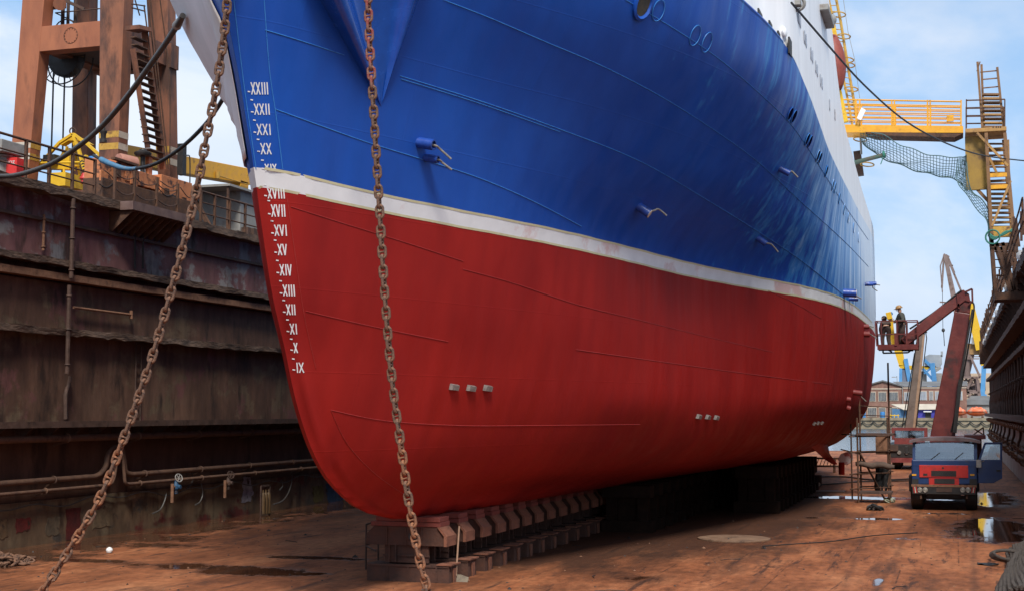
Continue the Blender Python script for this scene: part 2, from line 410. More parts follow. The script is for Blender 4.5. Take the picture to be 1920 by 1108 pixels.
TT = [0, .0012, .003, .006, .010, .016, .024] + [.036 + .964 * (i / 78) ** 1.15 for i in range(79)]
YST = 92.0
def hull_rows(zfun, side):
    row = []
    for t in TT:
        z = zfun(30); Y = 30
        for _ in range(4):
            Y = STEM(z) + (YST - STEM(z)) * t; z = zfun(Y)
        row.append(V((XC + side * half(Y, z), Y, z)))
    return row
def hull_normal(Y, z, side):
    e = .15
    by = (half(Y + e, z) - half(max(Y - e, STEM(z) + .02), z)) / (Y + e - max(Y - e, STEM(z) + .02)); bz = (half(Y, z + e) - half(Y, max(z - e, 1.3))) / (z + e - max(z - e, 1.3))
    return V((side, -by, -bz)).normalized()
ship = thing('ship', 'big ship in dry dock with blue topsides, white waterline band and fresh red bottom paint', 'ship', (XC, 30, 0))
def paint(name, c1, c2, gloss, spec=.4, aft_sheen=False):
    """fresh gloss paint on slightly uneven plating, dull vertical runs where the old coat was washed"""
    m = bpy.data.materials.new(name); m.use_nodes = True
    nt = m.node_tree; n, l = nt.nodes, nt.links; b = n['Principled BSDF']
    tc = n.new('ShaderNodeTexCoord')
    def nz(scale, st, det=5):
        mp = n.new('ShaderNodeMapping'); mp.inputs['Scale'].default_value = st; l.new(tc.outputs['Object'], mp.inputs[0])
        z = n.new('ShaderNodeTexNoise'); z.inputs['Scale'].default_value = scale; z.inputs['Detail'].default_value = det; z.inputs['Roughness'].default_value = .6
        l.new(mp.outputs[0], z.inputs['Vector']); return z.outputs['Fac']
    rp = n.new('ShaderNodeValToRGB'); rp.color_ramp.elements[0].position = .35; rp.color_ramp.elements[1].position = .68
    rp.color_ramp.elements[0].color = (*c1, 1); rp.color_ramp.elements[1].color = (*c2, 1)
    l.new(nz(.45, (1, 1, .6), 8), rp.inputs[0])
    # grime running down the plating
    gr = n.new('ShaderNodeValToRGB'); gr.color_ramp.elements[0].position = .3; gr.color_ramp.elements[1].position = .75
    gr.color_ramp.elements[0].color = (.86, .86, .86, 1); gr.color_ramp.elements[1].color = (1.1, 1.1, 1.1, 1)
    l.new(nz(1.6, (1, 1, .12), 6), gr.inputs[0])
    mu = n.new('ShaderNodeMixRGB'); mu.blend_type = 'MULTIPLY'; mu.inputs[0].default_value = .75
    l.new(rp.outputs[0], mu.inputs[1]); l.new(gr.outputs[0], mu.inputs[2]); colo = mu.outputs[0]
    if aft_sheen:   # glossy sheen further aft, painted into the colour as pale upright streaks
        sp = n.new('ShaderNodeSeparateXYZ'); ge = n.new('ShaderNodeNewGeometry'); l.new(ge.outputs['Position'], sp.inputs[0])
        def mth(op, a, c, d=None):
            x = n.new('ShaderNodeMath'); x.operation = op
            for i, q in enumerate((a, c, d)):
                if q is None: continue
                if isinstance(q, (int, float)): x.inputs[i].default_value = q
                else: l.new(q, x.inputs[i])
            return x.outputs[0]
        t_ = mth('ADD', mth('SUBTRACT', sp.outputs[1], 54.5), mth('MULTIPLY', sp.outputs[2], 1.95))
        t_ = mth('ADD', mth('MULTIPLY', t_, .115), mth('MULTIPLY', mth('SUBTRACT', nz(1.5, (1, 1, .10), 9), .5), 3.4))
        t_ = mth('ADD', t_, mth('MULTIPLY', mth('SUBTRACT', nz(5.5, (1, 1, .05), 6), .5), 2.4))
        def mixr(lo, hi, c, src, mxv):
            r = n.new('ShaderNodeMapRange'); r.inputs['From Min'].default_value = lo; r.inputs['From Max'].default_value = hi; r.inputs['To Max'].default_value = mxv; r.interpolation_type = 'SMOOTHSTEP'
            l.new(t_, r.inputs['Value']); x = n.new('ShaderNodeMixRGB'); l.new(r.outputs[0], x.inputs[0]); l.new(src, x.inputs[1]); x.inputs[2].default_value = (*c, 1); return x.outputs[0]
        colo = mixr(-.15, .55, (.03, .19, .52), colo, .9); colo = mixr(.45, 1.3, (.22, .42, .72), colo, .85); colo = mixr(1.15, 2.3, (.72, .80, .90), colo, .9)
    l.new(colo, b.inputs['Base Color'])
    mr = n.new('ShaderNodeMapRange'); mr.inputs['From Min'].default_value = .35; mr.inputs['From Max'].default_value = .65
    mr.inputs['To Min'].default_value = gloss; mr.inputs['To Max'].default_value = gloss + .26; b.inputs['Specular IOR Level'].default_value = spec
    l.new(nz(2.2, (1, 1, .07), 6), mr.inputs['Value']); l.new(mr.outputs[0], b.inputs['Roughness'])
    bp = n.new('ShaderNodeBump'); bp.inputs['Strength'].default_value = .22; bp.inputs['Distance'].default_value = .05
    br = n.new('ShaderNodeTexBrick'); mpb = n.new('ShaderNodeMapping'); mpb.inputs['Rotation'].default_value = (0, R(90), R(90)); cmb = n.new('ShaderNodeCombineXYZ'); spb = n.new('ShaderNodeSeparateXYZ')
    l.new(tc.outputs['Object'], spb.inputs[0]); l.new(spb.outputs[1], cmb.inputs[0]); l.new(spb.outputs[2], cmb.inputs[1]); l.new(cmb.outputs[0], br.inputs['Vector'])
    br.inputs['Scale'].default_value = 1.0; br.inputs['Brick Width'].default_value = 5.2; br.inputs['Row Height'].default_value = 1.35; br.inputs['Mortar Size'].default_value = .012; br.inputs['Mortar Smooth'].default_value = .4
    wv = n.new('ShaderNodeTexWave'); wv.bands_direction = 'X'; wv.inputs['Scale'].default_value = .52; wv.inputs['Distortion'].default_value = 1.2; l.new(cmb.outputs[0], wv.inputs['Vector'])
    ad = n.new('ShaderNodeMath'); ad.operation = 'ADD'; l.new(nz(.8, (1, 1, .8), 3), ad.inputs[0])
    m2 = n.new('ShaderNodeMath'); m2.operation = 'MULTIPLY'; m2.inputs[1].default_value = .10; l.new(nz(26, (1, 1, 1), 3), m2.inputs[0]); l.new(m2.outputs[0], ad.inputs[1])
    ad2 = n.new('ShaderNodeMath'); ad2.operation = 'MULTIPLY_ADD'; l.new(br.outputs['Fac'], ad2.inputs[0]); ad2.inputs[1].default_value = .4; l.new(ad.outputs[0], ad2.inputs[2])
    ad3 = n.new('ShaderNodeMath'); ad3.operation = 'MULTIPLY_ADD'; l.new(wv.outputs['Fac'], ad3.inputs[0]); ad3.inputs[1].default_value = .22; l.new(ad2.outputs[0], ad3.inputs[2])
    l.new(ad3.outputs[0], bp.inputs['Height']); l.new(bp.outputs[0], b.inputs['Normal'])
    return m
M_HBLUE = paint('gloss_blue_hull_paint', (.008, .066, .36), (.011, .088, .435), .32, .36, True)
M_STUB = mat('dark_red_stub', (.13, .01, .008), (.19, .018, .014), scale=6, rough=.6)
M_SPOUT = mat('blue_spout_paint', (.012, .05, .26), (.02, .075, .36), (.02, .02, .05), scale=6, rough=.4)
M_HRED = paint('red_bottom_paint', (.25, .0095, .008), (.345, .015, .010), .52, .2)
M_HWHITE = paint('white_topside_paint', (.84, .83, .84), (.88, .88, .89), .35)
M_BAND = mat('primed_white_band', (.68, .67, .66), (.76, .75, .74), (.62, .43, .40), scale=2.2, rough=.6, s3=.35, t3=(.54, .6), bump=.05)
M_TAPE = mat('masking_tape', (.55, .50, .28), (.62, .57, .36), scale=6, rough=.6, bump=0)
hull_tris = []
def hull_part(name, zlo, zhi, rows, m, flatbottom=False, thick=None):
    mb = MB(); nrm = []
    for side in (1, -1):
        rr = []
        for k in range(rows + 1):
            u = k / rows
            rr.append(hull_rows(lambda Y: zlo(Y) + (zhi(Y) - zlo(Y)) * u, side))
        if flatbottom: rr = [[V((XC, p.y, p.z)) for p in rr[0]]] + rr
        if side < 0: rr = [r[::-1] for r in rr]
        mb.grid(rr)
    o = mb.build(name, m, ship, 0, recalc=False)
    me = o.data; me.polygons.foreach_set('use_smooth', [True] * len(me.polygons))
    ns = []
    for v in mb.v:
        s = 1 if v.x >= XC else -1
        if flatbottom and abs(v.x - XC) < 1e-6 and v.z < 1.4: ns.append(V((0, 0, -1)))
        else:
            h = hull_normal(v.y, v.z, s)
            if flatbottom and v.z < 1.31: h = V((h.x * .55, h.y * .5, -.85)).normalized()
            ns.append(h)
    me.normals_split_custom_set_from_vertices([tuple(q) for q in ns])
    for p in me.polygons: hull_tris.append([mb.v[i] for i in p.vertices])
    return o
bottom = hull_part('bottom_plating', lambda Y: 1.3 + .0 * Y, pch_low, 30, M_HRED, True)
band = hull_part('waterline_band', pch_low, pch_up, 2, M_BAND)
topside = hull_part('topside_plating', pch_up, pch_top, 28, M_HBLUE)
bottom['label'] = 'red painted bottom plating'; band['label'] = 'white waterline band edged with masking tape'; topside['label'] = 'blue painted topside plating'
_v = []; _f = []
for q in hull_tris:
    k = len(_v); _v += q; _f.append(tuple(range(k, k + len(q))))
HB = BVHTree.FromPolygons(_v, _f)
def HP(px, py, off=0.0):
    d = ray(px, py).normalized()
    h, nn, i, dist = HB.ray_cast(C0, d)
    if h is None: return None, None
    if h.x < XC: side = -1
    else: side = 1
    nn = hull_normal(h.y, h.z, side)
    return h + nn * off, nn
# masking tape lines along both edges of the band
for zf, nm in ((pch_low, 0), (pch_up, 1)):
    mb = MB(); r0 = []; r1 = []
    for i in range(90):
        Y = 19.6 + i * .45; z = zf(Y)
        b0 = half(Y, z - .025) + .006; b1 = half(Y, z + .025) + .006
        w = .004 * math.sin(i * 1.7)
        r0.append(V((XC + b0, Y, z - .02 + w))); r1.append(V((XC + b1, Y, z + .022 + w)))
    mb.grid([r0, r1]); mb.build('masking_tape', M_TAPE, band)
# sheer strake deck and white upperworks
mb = MB(); ra = []; rb = []
for i in range(60):
    Y = 17.6 + i * (91.5 - 17.6) / 59; z = pch_top(Y) - .35; b = max(half(Y, z) - .05, .02); ra.append(V((XC + b, Y, z))); rb.append(V((XC - b, Y, z)))
mb.grid([ra, rb]); mb.build('deck', M_BROWN, ship)
ztop = pchip([22, 40, 41, 42, 43.3, 44.7, 46.3, 50.7, 56, 61, 70, 92], [21, 20.5, 17.8, 15.9, 14.65, 13.7, 12.9, 12.35, 11.85, 11.6, 11.5, 11.8])
mb = MB(); rows = []
YS = [21 + i * .5 for i in range(30)] + [36 + i * .4 for i in range(32)] + [49 + i * 2 for i in range(22)]
def white_b(Y, z):
    zz = pch_top(Y); inset = .45 * max(0, min(1, (33.2 - Y) / .8)) if Y < 33.2 else 0.0
    return max(half(Y, zz) - inset - .012 * max(0, z - zz), .3)
for k in range(13):
    rows.append([V((XC + white_b(Y, 0 + pch_top(Y) + (ztop(Y) - pch_top(Y)) * k / 12), Y, pch_top(Y) - (.0 if Y > 33.2 else .3) + (ztop(Y) - pch_top(Y)) * k / 12)) for Y in YS])
rows_s = [[V((2 * XC - p.x, p.y, p.z)) for p in r] for r in rows]
mb.grid(rows); mb.grid([rows[-1], [V((2 * XC - p.x, p.y, p.z)) for p in rows[-1]]]); mb.grid([r[::-1] for r in rows_s])
mb.grid([[r[0] for r in rows], [r[0] for r in rows_s]])
upper = mb.build('upperworks', M_HWHITE, ship, 35); upper['label'] = 'white painted upperworks above the blue topside'
_uv = [p for r in rows for p in r]; nC = len(YS)
UB = BVHTree.FromPolygons(_uv, [(i * nC + j, i * nC + j + 1, (i + 1) * nC + j + 1, (i + 1) * nC + j) for i in range(12) for j in range(nC - 1)])
def UP(px, py, off=0):
    h, nn, i, d = UB.ray_cast(C0, ray(px, py).normalized())
    if h is None: return None, None
    if nn.x < 0: nn = -nn
    return h + nn * off, nn
# weld seams
M_SEAMB = mat('blue_weld_bead', (.03, .17, .50), (.05, .25, .6), scale=9, rough=.35)
M_SEAMR = mat('red_weld_bead', (.30, .02, .018), (.36, .03, .025), scale=9, rough=.5)
def seam(pix, m, r=.011, par=None):
    pts = []
    c = catmull([V((x, y, 0)) for x, y in pix], 7)
    for p in c:
        h, nn = HP(p.x, p.y, .004)
        if h is not None and (not pts or (h - pts[-1]).length < 4): pts.append(h)
    if len(pts) > 2:
        mb = MB(); mb.tube(pts, r, 5); return mb.build('weld_seam', m, par or topside)
for p in ([(750, 143), (900, 190), (1050, 243), (1200, 303), (1330, 378), (1430, 440), (1500, 487), (1560, 535), (1585, 556)],
          [(752, 149), (900, 195), (1050, 248)],
          [(830, 0), (920, 35), (1020, 78), (1130, 125), (1240, 182), (1340, 245), (1420, 303), (1500, 377), (1580, 450), (1628, 500)],
          [(1172, 0), (1260, 52), (1340, 105), (1411, 164), (1476, 226), (1513, 276), (1550, 334), (1590, 395), (1628, 450)],
          [(497, 57), (560, 76), (645, 104)], [(515, 205), (600, 236), (690, 268), (800, 302), (900, 335), (1000, 378), (1090, 425)],
          [(495, 0), (505, 130), (517, 215), (530, 318)], [(438, 0), (456, 150), (480, 318)]):
    seam(p, M_SEAMB, .008)
for p in ([(545, 388), (640, 418), (760, 455), (868, 490)], [(868, 505), (960, 530), (1080, 570), (1200, 600), (1330, 632), (1450, 660)], [(573, 583), (700, 612), (840, 640)],
          [(620, 768), (720, 788), (860, 797), (1000, 797), (1200, 795)], [(538, 372), (552, 470), (570, 590), (592, 690)], [(620, 768), (650, 830), (700, 885), (760, 928)],
          [(1440, 545), (1490, 568), (1540, 597)], [(1080, 655), (1200, 672), (1400, 700), (1560, 720)]):
    seam(p, M_SEAMR, .0065, bottom)
# draft marks in Roman numerals
M_MARK = mat('white_draft_mark_paint', (.72, .72, .71), (.82, .82, .8), (.36, .33, .36), scale=9, rough=.5, bump=0, s3=16, t3=(.60, .66))
def glyph(ch):
    if ch == 'X': return [((0, 0), (1, 1)), ((0, 1), (1, 0))], 9
    if ch == 'V': return [((0, 1), (.5, 0)), ((.5, 0), (1, 1))], 9
    return [((.5, 0), (.5, 1))], 4
for txt, x0, x1, y0, y1 in [('XXIII', 470, 502, 155, 178), ('XXII', 476, 505, 195, 216), ('XXI', 481, 507, 233, 254), ('XX', 488, 508, 269, 290), ('XIX', 496, 518, 308, 322), ('XVIII', 501, 533, 354, 373), ('XVII', 508, 534, 384, 407),
                            ('XVI', 514, 537, 422, 443), ('XV', 520, 537, 458, 479), ('XIV', 524, 546, 496, 517), ('XIII', 530, 552, 534, 555), ('XII', 536, 553, 570, 590), ('XI', 543, 556, 606, 626), ('X', 550, 557, 642, 661), ('IX', 554, 569, 679, 698)]:
    tot = sum(glyph(c)[1] for c in txt) + 1.6 * (len(txt) - 1); k = (x1 - x0) / tot; x = x0
    mb = MB()
    def stroke(p, q, w):
        d = V((q[0] - p[0], q[1] - p[1], 0)); L = d.length; d /= L; nn_ = V((-d.y, d.x, 0)) * w / 2
        r = []
        for i in range(4):
            c = V((p[0], p[1], 0)) + d * L * i / 3
            a, _ = HP(c.x + nn_.x, c.y + nn_.y, .008); b_, _ = HP(c.x - nn_.x, c.y - nn_.y, .008)
            if a is None or b_ is None: return
            r.append([a, b_])
        mb.grid(r)
    sl = 1.5
    for ch in txt:
        g, w = glyph(ch)
        for p, q in g:
            f = lambda u: (x + w * k * u[0] * (.86 if ch != 'I' else 1) + (1 - u[1]) * sl, y1 - (y1 - y0) * u[1])
            stroke(f(p), f(q), 2.25)
        x += (w + 1.6) * k
    stroke((x0 - 6, y1 - 6), (x0 - 1, y1 - 5.2), 2.2)
    if txt not in ('XXIII',): stroke((x0 - 7, y0 - 7.5), (x0 - 2, y0 - 6.7), 2.2)
    if mb.v: mb.build('draft_mark', M_MARK, ship, 0)['label'] = 'white Roman numeral draft mark ' + txt
# anchor bolster: a V shaped fairing that grows out of the bow plating
def HQ(px, py, off): return HP(px, py, off)[0]
def bolster():
    ap = HQ(715, 200, 0)
    rows = []
    N = 14
    for i in range(N + 1):
        u = i / N
        y = 200 - 290 * u
        def L(xa): return 714 + (xa - 714) * u
        h = u ** .8
        prof = [(L(546), -.03), (L(550), .06 * h), (L(555), .40 * h), (L(560), .47 * h), (L(572), .50 * h), (L(588), .48 * h), (L(598), .42 * h), (L(612), .27 * h), (L(626), .12 * h), (L(642), .05 * h), (L(690), .015), (L(740), .015), (L(762), .03 * h), (L(774), .17 * h), (L(783), .27 * h), (L(792), .26 * h), (L(806), .12 * h), (L(822), -.03)]
        r = []
        for x, o in prof:
            q = HQ(x, y, 0)
            if q is None: q = HQ(x, max(y, -60), 0)
            nn_ = HP(x, y)[1]
            r.append(q + (nn_ * .9 + V((.2, -.25, -.02))).normalized() * o)
        rows.append(r)
    mb = MB(); mb.grid(rows); o = mb.build('anchor_bolster', mat('fresh_gloss_blue', (.006, .058, .32), (.009, .08, .40), scale=3, rough=.24, rvar=.08, bump=.04, spec=.6), topside, 60); return o
bolster()
# overboard discharge stubs with hoses hanging out
M_HOSE = mat('pale_hose', (.14, .13, .115), (.24, .22, .19), scale=14, rough=.55)
def spout(px, py, ln, r, hose, m, par, n_end=None):
    r *= .86
    p, nn = HP(px, py, -.05)
    if p is None: return
    d = (nn + V((.1, .25, .0))).normalized()
    mb = MB(); mb.lathe(p, d, [(0, r), (ln + .05, r), (ln + .05, r * .72), (ln - .02, r * .7)], 14)
    s = mb.build('discharge_spout', m, par)
    e = p + d * (ln + .03)
    if n_end:
        mb = MB(); mb.lathe(e, d, [(-.005, r * .98), (.03, r * .98), (.04, r * .5)], 14); mb.build('wooden_plug', M_CREAM, s)
    if hose:
        h0, h1 = AD(*hose[0], (e - C0).dot(cF) + .08), AD(*hose[1], (e - C0).dot(cF) + .1); pts = [e - d * .05, e.lerp(h0, .5) + V((0, 0, .015)), h0, h1]
        mb = MB(); mb.tube(catmull(pts, 6), .021, 8); mb.build('hose', M_HOSE, s)
spout(785, 268, .30, .115, ((825, 280), (846, 299)), M_SPOUT, topside)
spout(797, 296, .26, .085, ((830, 306), (847, 319)), M_SPOUT, topside)
spout(1197, 388, .30, .12, ((1235, 393), (1250, 405)), M_SPOUT, topside, True)
spout(1420, 447, .28, .095, ((1447, 459), (1459, 473)), M_SPOUT, topside)
spout(1462, 317, .28, .095, ((1485, 322), (1496, 333)), M_SPOUT, topside)
spout(1582, 549, .40, .16, ((1605, 554), (1615, 560)), M_SPOUT, topside, True)
spout(1592, 560, .3, .09, None, M_SPOUT, topside)
spout(1622, 533, .3, .09, ((1637, 540), (1645, 546)), M_SPOUT, topside)
spout(1629, 532, .3, .09, ((1640, 533), (1650, 535)), M_SPOUT, topside)
spout(1620, 612, .18, .11, ((1629, 611), (1638, 613)), M_STUB, bottom)
spout(1620, 626, .2, .14, ((1633, 627), (1644, 634)), M_STUB, bottom)
spout(1600, 735, .3, .12, ((1612, 740), (1624, 752)), M_STUB, bottom)
for y in (748, 764): spout(1588, y, .12, .11, None, M_STUB, bottom)
# sacrificial anodes, three groups of three
for pts in ([(850, 725), (882, 727), (913, 727)], [(1309, 780), (1326, 781), (1342, 782)], [(1526, 793), (1533, 792), (1540, 792)]):
    for x, y in pts:
        p, nn = HP(x, y, .03)
        ax = V((0, 1, 0)) - nn * nn.y; ax.normalize(); up = nn.cross(ax)
        if up.z < 0: up = -up
        w, h, t = .125, .06, .04
        mb = MB(); vs = []
        for o_, k in ((-.04, 1), (t, .8)):
            for i, j in ((-1, -1), (1, -1), (1, 1), (-1, 1)): vs.append(p + ax * w * i * k + up * h * j * k + nn * o_)
        mb.add(vs, [(0, 3, 2, 1), (4, 5, 6, 7), (0, 1, 5, 4), (1, 2, 6, 5), (2, 3, 7, 6), (3, 0, 4, 7)])
        mb.build('anode', M_STEEL, bottom, 30)
# portholes, windows, fairleads
def oval(p, nn, rx, ry, name, m, par, rim=.02, mrim=None, depth=.012):
    ax = V((0, 1, 0)) - nn * nn.y; ax.normalize(); up = nn.cross(ax); up = -up if up.z < 0 else up
    n_ = 18; c = [p + ax * rx * math.cos(2 * math.pi * i / n_) + up * ry * math.sin(2 * math.pi * i / n_) for i in range(n_)]
    o = None
    if m:
        mb = MB(); mb.prism([q - nn * .02 for q in c], nn * (.02 + depth)); o = mb.build(name, m, par, 30)
    mb = MB(); mb.tube([q + nn * depth for q in c], rim, 5, closed=True); mb.build('porthole_rim' if m else name, mrim or M_HBLUE, o or par)
M_DKBLUE = mat('dark_opening', (.004, .006, .02), (.008, .01, .03), scale=5, rough=.95, spec=.0)
for x, y in [(1481, 214), (1488, 219), (1513, 262), (1518, 266), (1533, 293), (1537, 297), (1549, 322), (1561, 348), (1565, 353), (1573, 373), (1582, 393), (1590, 409), (1600, 428), (1609, 446)]:
    p, nn = HP(x, y, .004)
    if p is not None: oval(p, nn, .15, .17, 'porthole', M_DKBLUE, topside, .012)
p, nn = HP(1205, 8, .004)
oval(p, nn, .24, .30, 'fairlead', mat('fairlead_dirt', (.03, .025, .015), (.09, .07, .04), scale=9), topside, .05)
for x, y in [(1234, 20), (1303, 67), (1325, 80)]:
    p, nn = HP(x, y, .0); oval(p, nn, .18, .22, 'closed_port_ring', None, topside, .009, M_SEAMB)
for x, y in [(1508, 70), (1511, 77), (1520, 101), (1523, 107), (1529, 126), (1532, 133), (1538, 151), (1541, 157), (1555, 197), (1565, 216), (1500, 40), (1497, 33)]:
    p, nn = UP(x, y, .006)
    if p is None: continue
    mb = MB(); ax = V((0, 1, 0)); w, h = .11, .17
    mb.prism([p + ax * w * i + V((0, 0, 1)) * h * j for i, j in ((-.6, -1), (.6, -1), (1, -.7), (1, .7), (.6, 1), (-.6, 1), (-1, .7), (-1, -.7))], nn * .012)
    mb.build('window', mat('dull_window', (.30, .32, .37), (.42, .44, .5), scale=6, rough=.3), upper, 0)
# dark mooring openings along the gap between bulwark and upperworks, cowl, plates and bits on the white side
mb = MB(); pts = []
for i in range(26):
    Y = 24 + i * .35; z = pch_top(Y); pts.append(V((XC + half(Y, z) - .05, Y, z)))
mb.tube(pts, .06, 8); mb.build('bulwark_rail', M_HBLUE, topside)
for x, y, w, h in [(1445, 55, .4, .10), (1460, 72, .3, .10), (1480, 90, .26, .2), (1425, 33, .45, .09)]:
    p, nn = UP(x, y, .02)
    if p is None: continue
    mb = MB(); mb.box((p.x - .02, p.y - w, p.z - h), (p.x + .02, p.y + w, p.z + h)); mb.build('mooring_opening', M_DARK, upper)
p, nn = UP(1469, 62, .05)
if p is not None:
    mb = MB(); mb.lathe(p - V((.1, 0, 0)), (1, -.25, .15), [(0, .11), (.09, .13), (.12, .09)], 16); mb.build('vent_cowl', M_HWHITE, upper)
p, nn = UP(1492, 8, .05)
if p is not None:
    mb = MB(); mb.ring(p, (0, 1, .3), .16, .05); mb.cbox(p, (.16, .3, .12)); mb.build('mooring_shackle', M_GREY, upper)
p0, _ = UP(1537, 14, .1); p1, _ = UP(1549, 50, .1)
if p0 and p1:
    mb = MB(); mb.bar(p0, p1, .18, .28, (1, 0, 0)); mb.build('fender_board', M_GREY, upper, bevel=.02)
# stern fins and the drain under the counter
fb = [HP(x, y, -.05)[0] or AD(x, y, 58.5) for x, y in ((1518, 836), (1532, 829), (1553, 832))]
D0 = (fb[2] - C0).dot(cF) - .4
poly = [fb[0], fb[1], fb[2], AD(1556, 851, D0), AD(1563, 860, D0), AD(1571, 870, D0), AD(1563, 871, D0), AD(1548, 862, D0 + .1)]
mb = MB(); mb.prism(poly, V((-.06, .25, .03))); mb.build('bilge_fin', mat('bright_red_fin_paint', (.42, .03, .02), (.5, .05, .03), scale=4, rough=.5), bottom, 50, bevel=.015)
mb = MB(); D1 = 66
poly = [AD(1577, 850, D1), AD(1590, 846, D1), AD(1598, 850, D1), AD(1599, 863, D1), AD(1588, 872, D1), AD(1576, 867, D1), AD(1570, 861, D1)]
mb.prism(poly, V((0, .3, 0))); mb.build('stern_fin', mat('masked_red_fin', (.42, .03, .02), (.5, .3, .28), (.7, .62, .62), scale=3, rough=.6, t3=(.45, .5)), bottom, 40, bevel=.02)
mb = MB(); mb.cyl(AD(1578, 866, 64), AD(1578, 889, 64), .14); mb.build('drain_pipe', M_HRED, bottom)
# grey sheeting tied over the starboard bow
M_TARP = mat('pale_canvas', (.62, .61, .62), (.76, .75, .77), (.52, .43, .33), scale=1.2, rough=.8, stretch=(1, 1, .3), s3=.4, t3=(.5, .75), bump=.3, bscale=3)
rows = []
YC_ = pchip([7.4, 7.7, 8.5, 9.2, 10.4, 13.5], [19.9, 20.1, 21.3, 22.0, 22.0, 22.6])
bt = pchip([7.4, 7.7, 8.5, 9.2, 10.4, 11.5, 13.5], [.2, .38, 1.45, 2.1, 2.86, 3.45, 4.3])
for i in range(44):
    u = i / 43; z = 7.42 + 5.9 * u
    r = []
    for j in range(38):
        w = j / 37
        y0 = STEM(z) + .12 + 4.0 * max(0, u - .33); Y = y0 + (29 - y0) * w ** 1.4
        yc = YC_(z); b0 = half(y0, z) + .04; k = (Y - y0) / max(.2, yc - y0)
        b = max(half(Y, z) + .05, b0 + (bt(z) - b0) * k if k < 1 else bt(z) + .3 * (Y - yc)) + (.02 * math.sin(Y * 5 + z * 1.2) + .022 * math.sin(Y * 13 - z * 3) + .016 * math.sin(Y * 23 - z * 5)) * min(1, w * 4)
        r.append(V((XC - b, Y, z)))
    rows.append(r)
mb = MB(); mb.grid(rows)
tp = mb.build('tarpaulin', M_TARP, None, 60, loc=(XC - 3, 25, 7)); tag(tp, 'pale grey canvas sheeting draped over the far side of the ship bow', 'tarpaulin')
so = tp.modifiers.new('thick', 'SOLIDIFY'); so.thickness = .015

# side blocks and shores under the turn of the bilge, deep in shadow
# ------------------------------------------------------------------ port side wall of the dock
def steel_wall(name, a, b_, c, st, patch=None):
    """old plating: several paint coats worn through to rust, streaked downwards"""
    m = bpy.data.materials.new(name); m.use_nodes = True
    nt = m.node_tree; n, l = nt.nodes, nt.links; b = n['Principled BSDF']
    tc = n.new('ShaderNodeTexCoord')
    def nz(scale, s, det=7, loc=(0, 0, 0)):
        mp = n.new('ShaderNodeMapping'); mp.inputs['Scale'].default_value = s; mp.inputs['Location'].default_value = loc; l.new(tc.outputs['Object'], mp.inputs[0])
        z = n.new('ShaderNodeTexNoise'); z.inputs['Scale'].default_value = scale; z.inputs['Detail'].default_value = det; z.inputs['Roughness'].default_value = .64
        l.new(mp.outputs[0], z.inputs['Vector']); return z.outputs['Fac']
    def ramp(f, *st_):
        r = n.new('ShaderNodeValToRGB'); e = r.color_ramp.elements
        while len(e) < len(st_): e.new(.5)
        for i, (p, cc) in enumerate(st_):
            e[i].position = p; e[i].color = (*cc, 1) if isinstance(cc, tuple) else (cc, cc, cc, 1)
        l.new(f, r.inputs[0]); return r.outputs[0]
    def mix(f, p, q, ty='MIX'):
        x = n.new('ShaderNodeMixRGB'); x.blend_type = ty
        for i, v in ((0, f), (1, p), (2, q)):
            if isinstance(v, (int, float)): x.inputs[i].default_value = v
            elif isinstance(v, tuple): x.inputs[i].default_value = (*v, 1)
            else: l.new(v, x.inputs[i])
        return x.outputs[0]
    col = ramp(nz(.5, (1, 1, .9)), (.32, a), (.5, b_), (.68, c))
    if patch:
        col = mix(ramp(nz(.62, (1, .8, 1.2), 5, (4, 9, 2)), (.54, 0.), (.6, 1.)), col, patch[0])
        col = mix(ramp(nz(.75, (1, 1, 1.1), 5, (14, 2, 5)), (.57, 0.), (.63, 1.)), col, patch[1])
    col = mix(.85, col, ramp(nz(2.6, (1, 1, st), 8, (1, 1, 8)), (.28, .45), (.72, 1.3)), 'MULTIPLY')
    col = mix(ramp(nz(1.3, (1, 1, .35), 9, (8, 3, 3)), (.55, 0.), (.66, .9)), col, (.030, .016, .011))
    col = mix(ramp(nz(6, (1, 1, .5), 9, (2, 3, 9)), (.60, 0.), (.68, .8)), col, (.10, .045, .024))
    l.new(col, b.inputs['Base Color']); b.inputs['Roughness'].default_value = .72
    bp = n.new('ShaderNodeBump'); bp.inputs['Strength'].default_value = .35; bp.inputs['Distance'].default_value = .04
    l.new(nz(3.2, (1, 1, .6), 9), bp.inputs['Height']); l.new(bp.outputs[0], b.inputs['Normal'])
    return m
M_WUP = steel_wall('upper_wall_paint', (.13, .048, .046), (.19, .085, .08), (.16, .06, .065), .3, ((.27, .25, .24), (.20, .19, .20)))
M_WMID = steel_wall('rusty_wall_paint', (.075, .037, .025), (.125, .064, .04), (.165, .092, .06), .22, ((.15, .10, .06), (.16, .065, .058)))
M_WLOW = steel_wall('dark_wall_paint', (.075, .038, .025), (.115, .06, .039), (.09, .047, .032), .3)
M_WFOOT = steel_wall('patched_wall_foot', (.09, .05, .03), (.15, .095, .055), (.18, .14, .085), .6, ((.12, .022, .018), (.07, .06, .05)))
YW0, YW1 = -12, YEND
wall = thing('dock_wall', 'rusty dark steel dock wall on the left behind the ship, with ledges and long pipes', 'dock wall', (XL, 40, 0))
X0 = XL - 5.4
def pan(name, z0, z1, dx, m): mb = MB(); mb.box((X0, YW0, z0), (XL + dx, YW1, z1)); return mb.build(name, m, wall, 0)
pan('wall_foot', 0, 1.12, .06, M_WFOOT); pan('lower_plating', 1.122, 3.0, 0, M_WLOW); pan('middle_plating', 3.002, 5.38, .03, M_WMID)
pan('recessed_plating', 5.382, 6.74, .0, M_WMID); pan('recessed_plating', 6.742, 7.16, -.12, M_WLOW); pan('upper_plating', 7.162, 9.0, .02, M_WUP)
